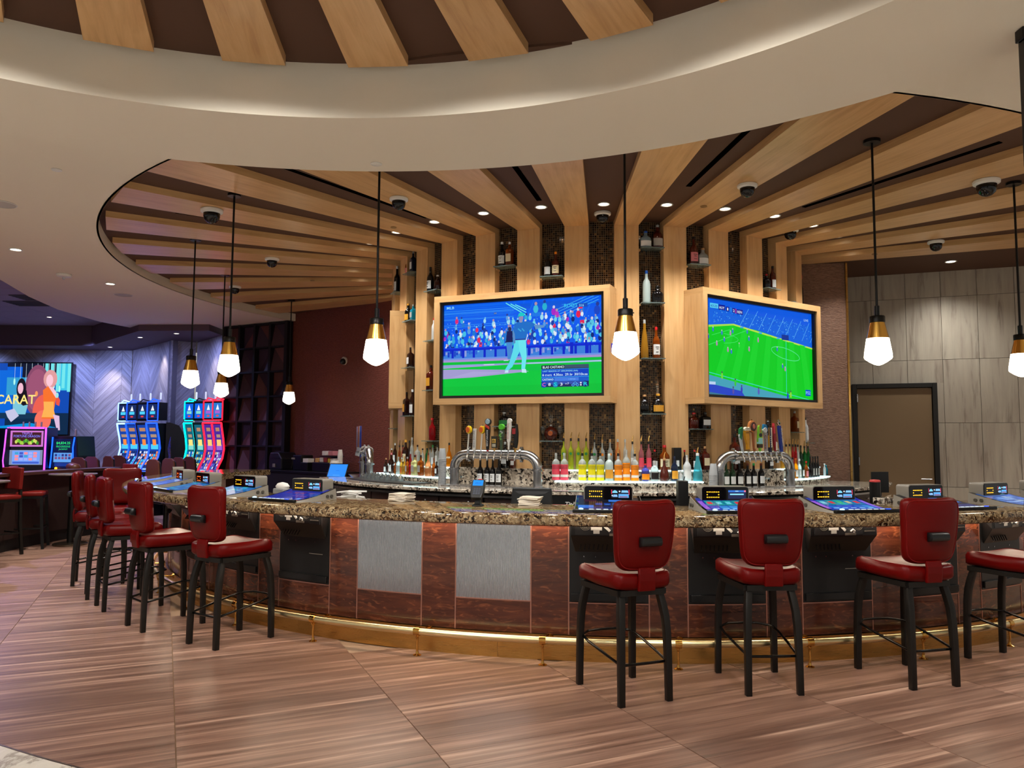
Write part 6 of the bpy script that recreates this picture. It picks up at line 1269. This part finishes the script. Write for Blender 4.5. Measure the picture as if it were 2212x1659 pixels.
# ================================================================== SLOT MACHINES
def slot(label, loc, rz, lit, frame, seed, dark=False, W=.33):
    t = thing('slot_machine', label, 'slot machine', loc, rz, 'curved slot machines in the lounge'); R_ = random.Random(seed); LM = emis('slot_neon_%d_%d_%d' % lit, lit, 2.4 if not dark else .12); FM = mat('slot_black', (12, 12, 16), .35)
    prof = [(-.10, .86), (-.06, .96), (.06, 1.14), (.10, 1.32), (.07, 1.52), (.02, 1.72), (.0, 1.82)]     # (y, z) S-curve of the screen
    m = MB(); rs = [[Vector((-W/2, y, z)), Vector((W/2, y, z)), Vector((W/2, .26, z)), Vector((-W/2, .26, z))] for y, z in prof]; m.rings(rs); m.build('cabinet', FM, t)
    MB().box((0, .10, .42), (W*.96, .32, .84)).build('base', FM, t, bevel=.01); MB().box((0, -.17, .83), (W*1.05, .26, .07)).build('button_deck', FM, t, bevel=.012); MB().box((0, -.31, .79), (W, .01, .03)).build('deck_light', emis('slot_deck_blue', (30, 50, 255), 2.0), t)
    for sx in (-1, 1): MB().tube([(sx*(W/2-.012), y-.012, z) for y, z in prof], .017, 6).build('neon_edge', LM, t, smooth=40)
    for y, z in (prof[0], prof[-1]): MB().tube([(-W/2+.01, y-.012, z), (W/2-.01, y-.012, z)], .016, 6).build('neon_edge', LM, t, smooth=40)
    m = MB(); n = 18; dz = (1.80-.89)/n
    def yz(z):
        for (y0, z0), (y1, z1) in zip(prof, prof[1:]):
            if z0 <= z <= z1: return y0+(y1-y0)*(z-z0)/(z1-z0)
        return prof[-1][0]
    def cell(x0, x1, z0, z1, col, d=.004):
        k = max(1, int((z1-z0)/.05))
        for i in range(k):
            a_, b_ = z0+(z1-z0)*i/k, z0+(z1-z0)*(i+1)/k; m.poly([(x0, yz(a_)-d, a_), (x1, yz(a_)-d, a_), (x1, yz(b_)-d, b_), (x0, yz(b_)-d, b_)], col=rgb(*col))
    w2 = W/2-.030; q4 = (2*w2-.03)/4; cell(-w2, w2, .89, 1.79, frame[0])
    for i in range(4):
        for j in range(6): cell(-w2+.02+i*q4, -w2+.012+(i+.85)*q4, .94+.055*j, .985+.055*j, R_.choice(list(frame[1:])+[(200, 210, 230), (30, 40, 80)]), .006)
    cell(-w2+.03, w2-.03, 1.30, 1.40, frame[1], .006); cell(-.05, .05, 1.38, 1.50, frame[2], .008); cell(-w2+.05, w2-.05, 1.54, 1.60, (160, 130, 110), .006); cell(-w2+.05, w2-.05, 1.66, 1.73, (170, 120, 90), .006); cell(-w2+.02, w2-.02, .895, .925, (150, 190, 230), .006)
    m.build('game_picture', SCR, t)
    tb = MB().box((0, .12, 2.06), (W*.98, .22, .36)).build('top_box', FM, t, bevel=.01); c_ = Canvas(W*.76, .29, 1e-4); c_.rect(0, 0, 1, 1, frame[3]); c_.poly([(.3, .55), (.7, .55), (.5, .92)], (220, 225, 235)); c_.rect(.2, .3, .8, .5, frame[1]); c_.rect(.35, .1, .65, .2, (220, 60, 60)); c_.build('top_picture', tb, loc=(0, .004, 2.06))
    MB().tube([(-W/2+.01, .0, 1.87), (-W/2+.01, .0, 1.90)], .01, 6).build('stub', FM, tb)
    for sx in (-1, 1): MB().box((sx*(W*.47), .005, 2.06), (.018, .014, .36)).build('neon_edge', LM, tb)
    for z in (1.875, 2.25): MB().box((0, .005, z), (W*.96, .014, .018)).build('neon_edge', LM, tb)
    MB().tube([(-W*.42, .05, 2.25), (-.05, .05, 2.31), (W*.42, .05, 2.27)], .012, 6).build('neon_arch', LM, tb)
    MB().lathe([(.018, 2.30), (.018, 2.42), (.012, 2.44)], 8, Matrix.Translation((W*.25, .12, 0))).build('candle_light', mat('candle', (190, 190, 196), .3, emit=(220, 230, 255), estr=.4), tb)
    return t
B_ = ((20, 60, 150), (70, 190, 230), (230, 130, 60), (24, 40, 90)); B2 = ((20, 90, 110), (120, 200, 190), (240, 210, 120), (10, 90, 210)); B3 = ((70, 40, 140), (150, 90, 190), (240, 190, 110), (40, 110, 190))
face = rad(-26)
for i, (x, y, lit, dk, lab) in enumerate([(-8.09, 16.0, (120, 170, 255), False, 'slot machine with pale blue neon, leftmost of the blue group'), (-7.81, 15.8, (20, 60, 255), False, 'slot machine with deep blue neon, second of the blue group'), (-7.50, 15.6, (60, 60, 90), True, 'unlit dark slot machine, third of the blue group'), (-7.20, 15.4, (20, 60, 255), False, 'slot machine with deep blue neon, rightmost of the blue group')]): slot(lab, (x, y, 0), face, lit, B_, 50+i, dk)
m = thing('slot_end_panel', 'tall black end panel with silver ribbons beside the blue slot machines', 'stand', (-6.93, 15.5, 0), face); MB().prism([(-.02, 0), (.36, 0), (.36, 1.3), (.32, 1.6), (.22, 1.78), (.05, 1.84), (-.02, 1.84)], -.02, .02, Matrix.Rotation(rad(38), 4, 'Z') @ MXZ).build('panel', mat('slot_black', (12, 12, 16), .35), m);  # black end panel closing the row of blue slot machines
for k in range(3): MB().tube([(.06+.03*k, -.06, .92), (.20+.02*k, -.10, 1.15), (.14+.03*k, -.08, 1.32), (.25, -.12, 1.55)], .006, 5).build('ribbon', STEEL, m)
for i, (x, y, lit, dk, fr_, lab) in enumerate([(-6.38, 15.2, (0, 235, 215), False, B2, 'slot machine with teal neon, leftmost of the far group'), (-6.135, 15.05, (30, 60, 60), True, B2, 'unlit dark slot machine beside the teal one'), (-5.885, 14.9, (255, 20, 40), False, B3, 'slot machine with red neon, third of the far group'), (-5.65, 14.75, (255, 20, 40), False, B3, 'slot machine with red neon cut off by the black lattice screen')]): slot(lab, (x, y, 0), rad(-20), lit, fr_, 70+i, dk, .25)
# two flat-top machines on the far left
t = thing('slot_machine', 'wide purple-framed slot machine with two screens below the video wall', 'slot machine', (-8.55, 13.6, 0), rad(8), 'upright slot machines behind the half wall'); MB().box((0, .25, .85), (.60, .5, 1.7)).build('cabinet', mat('slot_black', (12, 12, 16), .35), t, bevel=.01)
PURP = emis('slot_purple', (190, 70, 235), 1.6)
for sx in (-1, 1): MB().box((sx*.31, -.01, 1.25), (.02, .03, .90)).build('neon_edge', PURP, t)
MB().box((0, -.01, 1.69), (.56, .03, .035)).build('neon_edge', PURP, t)
c_ = Canvas(.54, .28, 1e-4); c_.rect(0, 0, 1, 1, (190, 110, 190)); c_.rect(.06, .1, .94, .9, (60, 24, 26)); c_.text('TRIPLE', .5, .76, .13, (150, 110, 220), width=.32, align='c'); c_.text('FORTUNE DRAGON', .5, .58, .15, (120, 120, 235), width=.8, align='c')
for i in range(14): c_.ell(.18+.05*i, .30+.08*math.sin(i*1.3), .04, .12, random.Random(i).choice([(90, 170, 40), (150, 190, 60), (60, 130, 40), (190, 200, 90)]), 8)
c_.build('upper_picture', t, loc=(0, -.004, 1.50))
c_ = Canvas(.54, .26, 1e-4); c_.rect(0, 0, 1, 1, (120, 130, 160)); c_.rect(.08, .05, .92, .95, (110, 150, 230)); R_ = random.Random(3)
for i in range(5):
    for j in range(3): c_.rect(.16+.14*i, .30+.2*j, .27+.14*i, .46+.2*j, R_.choice([(60, 80, 180), (230, 130, 140), (60, 150, 190), (150, 160, 240)]))
c_.rect(.1, .08, .9, .22, (60, 90, 190)); c_.build('lower_picture', t, loc=(0, -.004, 1.17))
for i in range(4): MB().lathe([(.014, 1.70), (.014, 1.80)], 8, Matrix.Translation((-.16+.1*i, .2, 0))).build('candle_light', GREYP, t)
t = thing('slot_machine', 'blue-edged slot machine with a green jackpot sign right of the purple one', 'slot machine', (-8.02, 13.8, 0), rad(-6), 'upright slot machines behind the half wall'); MB().prism([(-.28, 0), (.28, 0), (.28, 1.2), (.24, 1.55), (-.24, 1.55), (-.28, 1.2)], -.25, .25, Matrix.Translation((0, .26, 0)) @ MXZ).build('cabinet', mat('slot_black', (12, 12, 16), .35), t, bevel=.01)
BL = emis('slot_blue', (20, 80, 255), 1.8)
for sx in (-1, 1): MB().tube([(sx*.24, -.0, .98), (sx*.21, -.02, 1.15), (sx*.20, -.02, 1.35), (sx*.21, -.0, 1.53)], .012, 6).build('neon_edge', BL, t)
c_ = Canvas(.38, .52, 1e-4); c_.rect(0, 0, 1, 1, (8, 20, 60)); c_.text('$4,834.25', .5, .80, .10, (40, 230, 120), width=.7, align='c'); c_.text('PROGRESSIVE', .5, .70, .07, (30, 200, 110), width=.7, align='c'); c_.text('JACKPOT', .5, .60, .07, (30, 200, 110), width=.45, align='c'); c_.rect(.04, .2, .96, .52, (90, 150, 220))
for i in range(5):
    for j in range(2): c_.rect(.1+.17*i, .3+.1*j, .22+.17*i, .38+.1*j, R_.choice([(40, 50, 120), (60, 120, 200), (120, 70, 110)]))
c_.rect(.1, .06, .9, .18, (20, 50, 130)); c_.build('picture', t, loc=(0, -.002, 1.24)); MB().lathe([(.02, 1.55), (.02, 1.66), (.01, 1.68)], 8, Matrix.Translation((.05, .25, 0))).build('candle_light', GREYP, t); MB().lathe([(.022, .96), (.022, .99), (.0, 1.0)], 10, Matrix.Translation((-.10, -.03, 0))).build('spin_button', emis('spin_amber', (255, 150, 20), 2.0), t)
for i in range(4):
    t = thing('slot_machine', 'narrow slot machine seen edge-on with violet neon, %s from the left edge' % ordinal(i), 'slot machine', (-9.12+.10*i, 13.1+.13*i, 0), rad(75), 'edge-on slot machines at the left edge'); MB().box((0, .2, .84), (.10, .4, 1.68)).build('cabinet', mat('slot_black', (12, 12, 16), .35), t)
    MB().tube([(-.05, -.01, .92), (-.05, .02, 1.12), (-.05, -.0, 1.35), (-.05, -.02, 1.66)], .012, 6).build('neon_edge', PURP if i % 2 else emis('slot_violet', (110, 60, 255), 1.6), t)
# slot chairs
CHB = mat('navy_vinyl', (30, 30, 44), .45); CHW = mat('brown_wood_shell', (92, 50, 36), .4)
bk = MB().prism([(-.20, .58), (.20, .58), (.23, .85), (.17, 1.13), (.10, 1.17), (-.10, 1.17), (-.17, 1.13), (-.23, .85)], -.04, .0, MXZ).mesh('backrest', CHB, bevel=.012); bk2 = MB().prism([(-.22, .56), (.22, .56), (.25, .85), (.19, 1.15), (.11, 1.19), (-.11, 1.19), (-.19, 1.15), (-.25, .85)], .0, .025, MXZ).mesh('shell', CHW, bevel=.008)
st_ = MB().box((0, -.25, .55), (.44, .44, .10)).mesh('seat', CHB, bevel=.02); pd = MB().lathe([(.24, 0), (.24, .02), (.04, .05), (.035, .50)], 14, Matrix.Translation((0, -.22, 0))).mesh('pedestal', BLACKM, smooth=40)
for i, (px, D, rz) in enumerate([(176, 13.0, 150), (204, 13.6, 150), (240, 14.2, 140), (262, 14.8, 150), (337, 12.0, 140), (370, 12.7, 140), (391, 13.4, 140), (414, 14.0, 140)]):
    t = thing('slot_chair', 'navy slot chair with brown shell, %s from left along the lounge' % ordinal(i), 'chair', ((px-1106)/1661*D, D, 0), rad(rz), 'slot chairs in the lounge')
    for nm, me in (('backrest', bk), ('shell', bk2), ('seat', st_), ('pedestal', pd)): obj(nm, me, t)
t = thing('row_of_knobs', 'three rounded brown stool tops above the half wall', 'stool', (-7.05, 12.3, 0))
for i in range(3): MB().lathe([(.02, 0), (.02, .98), (.10, 1.0), (.13, 1.06), (.10, 1.10), (.02, 1.12)], 14, Matrix.Translation((.11*i, -.16*i+.1, 0)) @ Matrix.Scale(.7, 4, (1, 0, 0)) @ Matrix.Scale(.7, 4, (0, 1, 0))).build('stool_top', CHW, t, smooth=50)
# ================================================================== HIGH-TOP TABLES AND CHAIRS
ch_m = {}
def hchair(label, loc, rz):
    if not ch_m:
        ch_m['seat'] = MB().box((0, 0, .745), (.42, .42, .06)).mesh('seat', LEATHD, bevel=.02, seg=3, smooth=60)
        m = MB(); rs = [[Vector((x*.215, -.205-.02*(z-.8)*2+.025*abs(x)**2*0+o_, z)) for x, o_ in ((-1, .0), (-.5, -.012), (0, -.016), (.5, -.012), (1, .0), (1, .045), (.5, .033), (0, .029), (-.5, .033), (-1, .045))] for z in (.84, .86, 1.0, 1.10, 1.12)]; ch_m['backrest'] = m.rings(rs).mesh('backrest', LEATHD, bevel=.008, smooth=50)
        for i, (sx, sy) in enumerate(((-1, 1), (1, 1), (-1, -1), (1, -1))): ch_m['leg%d' % i] = MB().tube([(sx*.185, sy*.19, .70 if sy > 0 else 1.0), (sx*.195, sy*.205, .4), (sx*.215, sy*.235, 0)], .017, 4).mesh('leg', BLACKM)
        m = MB(); z = .28
        for p, q in (((-.2, .21), (.2, .21)), ((-.2, -.215), (.2, -.215)), ((-.2, .21), (-.2, -.215)), ((.2, .21), (.2, -.215))): m.tube([(p[0], p[1], z), (q[0], q[1], z)], .010, 4)
        ch_m['stretcher'] = m.mesh('stretcher', BLACKM); ch_m['seat_frame'] = MB().box((0, 0, .70), (.40, .40, .035)).mesh('seat_frame', BLACKM)
    t = thing('high_chair', label, 'bar chair', loc, rz, 'dull red high chairs at the small tables')
    for k, me in ch_m.items(): obj('leg' if k[:3] == 'leg' else k, me, t)
def htable(label, loc):
    t = thing('high_table', label, 'table', loc, 0, 'round high-top tables'); MB().lathe([(.30, .985), (.31, .99), (.31, 1.005), (.30, 1.01)], 28).build('top', mat('grey_marble_top', (120, 108, 104), .08), t, smooth=40); MB().lathe([(.045, .02), (.045, .985)], 12).build('column', BLACKM, t, smooth=40); MB().lathe([(.22, 0), (.225, .003), (.225, .022), (.21, .03), (.04, .035)], 24).build('base', mat('steel_base', (110, 96, 80), .25, .9), t, smooth=40)
htable('small round high-top table beside the half wall', (-6.26, 11.05, 0)); htable('round high-top table cut off by the left edge of the picture', (-6.19, 9.0, 0))
hchair('dull red high chair with its back to the small round table', (-6.68, 10.72, 0), rad(-68)); hchair('dull red high chair cut off by the left edge', (-6.66, 10.02, 0), rad(152)); hchair('dull red high chair half hidden behind the bar stools', (-5.98, 11.72, 0), rad(140))
# ================================================================== CEILING FIXTURES
cam_b = MB().lathe([(.075, 0), (.080, -.006), (.078, -.022), (.060, -.032)], 20, cap=False).mesh('housing', WHITE, smooth=40); cam_d = MB().lathe([(.058, -.028), (.058, -.055), (.050, -.080), (.030, -.098), (.003, -.106)], 20).mesh('dome', mat('smoked_dome', (14, 14, 16), .04), smooth=60)
CAMS = [(-51.4, 5.28, 'largest dome camera above the left pendants', 1.35, 0), (-31.1, 4.30, 'dome camera on the maple beam left of the larger television', 1.1, 0), (-73.3, 4.35, 'dome camera on the beams between the far left pendants', 1.1, 0), (-95.6, 5.29, 'farthest dome camera above the far left pendants', 1.1, 0), (-4.4, 3.05, 'dome camera beside the column between the televisions', 1.1, 1), (12.6, 4.21, 'dome camera on the maple beam right of the bottle niche', 1.1, 0), (34.7, 5.17, 'large dome camera at the upper right', 1.35, 0), (58.2, 4.25, 'dome camera in front of the stone-tile wall', 1.1, 0), (37.8, 3.10, 'dome camera half hidden by a beam above the right television', 1.1, 1)]
for a, R, lab, s, up in CAMS:
    t = thing('dome_camera', lab, 'security camera', P(a, R, Z_BROWN if up else Z_BEAM), rad(a)); t.scale = (s, s, s); obj('housing', cam_b, t); obj('dome', cam_d, t)
t = thing('wall_camera', 'small white eyeball camera on the maroon wall', 'security camera', sv(1.62, .0, 2.86), RZ); MB().lathe([(.07, 0), (.07, .03), (.05, .05)], 16, Matrix.Rotation(PI/2, 4, 'X')).build('base', WHITE, t, smooth=40); MB().lathe([(.052, .03), (.055, .06), (.04, .09), (.02, .10)], 16, Matrix.Rotation(PI/2+.3, 4, 'X') @ Matrix.Rotation(.3, 4, 'Y')).build('eyeball', BLACK, t, smooth=50)
for a, R, lab in ((-74.4, 7.20, 'lit downlight in the cream soffit at the left edge'), (-90.1, 6.85, 'lit downlight in the cream soffit left of the ceiling opening')): downlight(P(a, R, Z_SOF), lab, None, 1.15)
for a, R, lab in SIDE_LIGHTS and [(77.1, 4.59, 'lit downlight above the stone-tile wall')]: downlight(P(a, R, Z_BROWN), lab, None, 1.15)
disc_m = MB().lathe([(.04, 0), (.042, -.004), (.036, -.008), (.002, -.009)], 16).mesh('cover_plate', WHITE, smooth=40)
BRZ = MB().lathe([(.032, 0), (.034, -.004), (.030, -.008), (.002, -.009)], 16).mesh('cover_plate', mat('tan_plate', (150, 116, 70), .4), smooth=40)
for p, lab, me in ((PD(0.5, 4.34, Z_RING), 'round sprinkler cover in the ring soffit above the left pendant', disc_m), (P(-46.8, 6.71, Z_SOF), 'round sprinkler cover in the cream soffit at far left', disc_m), (P(-62, 7.3, Z_SOF), 'second sprinkler cover in the cream soffit at far left', disc_m), (P(11.2, 3.55, Z_BEAM), 'tan sprinkler cover on the maple beam right of the bottle niche', BRZ), (P(-42, 3.62, Z_BEAM), 'tan sprinkler cover on the maple beam left of the televisions', BRZ), (P(-91, 4.0, Z_BEAM), 'tan sprinkler cover on the far left beams', BRZ), (P(63, 3.6, Z_BEAM), 'tan sprinkler cover beside the brass edge strip', BRZ)):
    tag(obj('sprinkler_cover', me, None, p), lab, 'sprinkler')
t = thing('smoke_alarm', 'white smoke alarm on the cream soffit', 'smoke alarm', P(-85.3, 7.18, Z_SOF)); MB().lathe([(.09, 0), (.095, -.01), (.085, -.035), (.05, -.045)], 20).build('base', WHITE, t, smooth=40); MB().lathe([(.02, -.045), (.022, -.06), (.01, -.075)], 10).build('strobe', mat('strobe_lens', (200, 204, 214), .1), t, smooth=40)
for a, R, lab in ((-97, 7.15, 'white round ceiling speaker near the smoke alarm'), (-58.4, 7.0, 'white round ceiling speaker at the left edge')):
    t = thing('ceiling_speaker', lab, 'speaker', P(a, R, Z_SOF)); MB().lathe([(.13, 0), (.135, -.004), (.125, -.008)], 24, cap=False).build('ring', WHITE, t, smooth=40); MB().lathe([(0, -.004), (.126, -.005)], 24, cap=False).build('grille', mat('speaker_grille', (190, 186, 182), .7), t)
for x, y, lab in ((-9.1, 17.3, 'first'), (-7.6, 15.6, 'second'), (-6.6, 15.0, 'third')): downlight((x, y, Zw), 'small lit downlight in the plum lounge soffit, %s from left' % lab, 'lounge soffit downlights', .9)
for x, y, lab in ((-9.3, 13.2, 'nearer'), (-9.6, 15.8, 'farther')): downlight((x, y, 4.02), 'small lit downlight in the lounge tile ceiling, %s one' % lab, 'lounge tile downlights', .9)
# black ceiling-hung display at the right edge
t = thing('hanging_display', 'black ceiling-hung display at the upper right edge', 'display', (2.44, 3.56, Z_RING)); MB().box((.40, .02, -.37), (.78, .05, .62)).build('panel', BLACK, t, bevel=.006); MB().box((.40, .02, -.03), (.80, .06, .06)).build('ceiling_mount', BLACKM, t, bevel=.004)
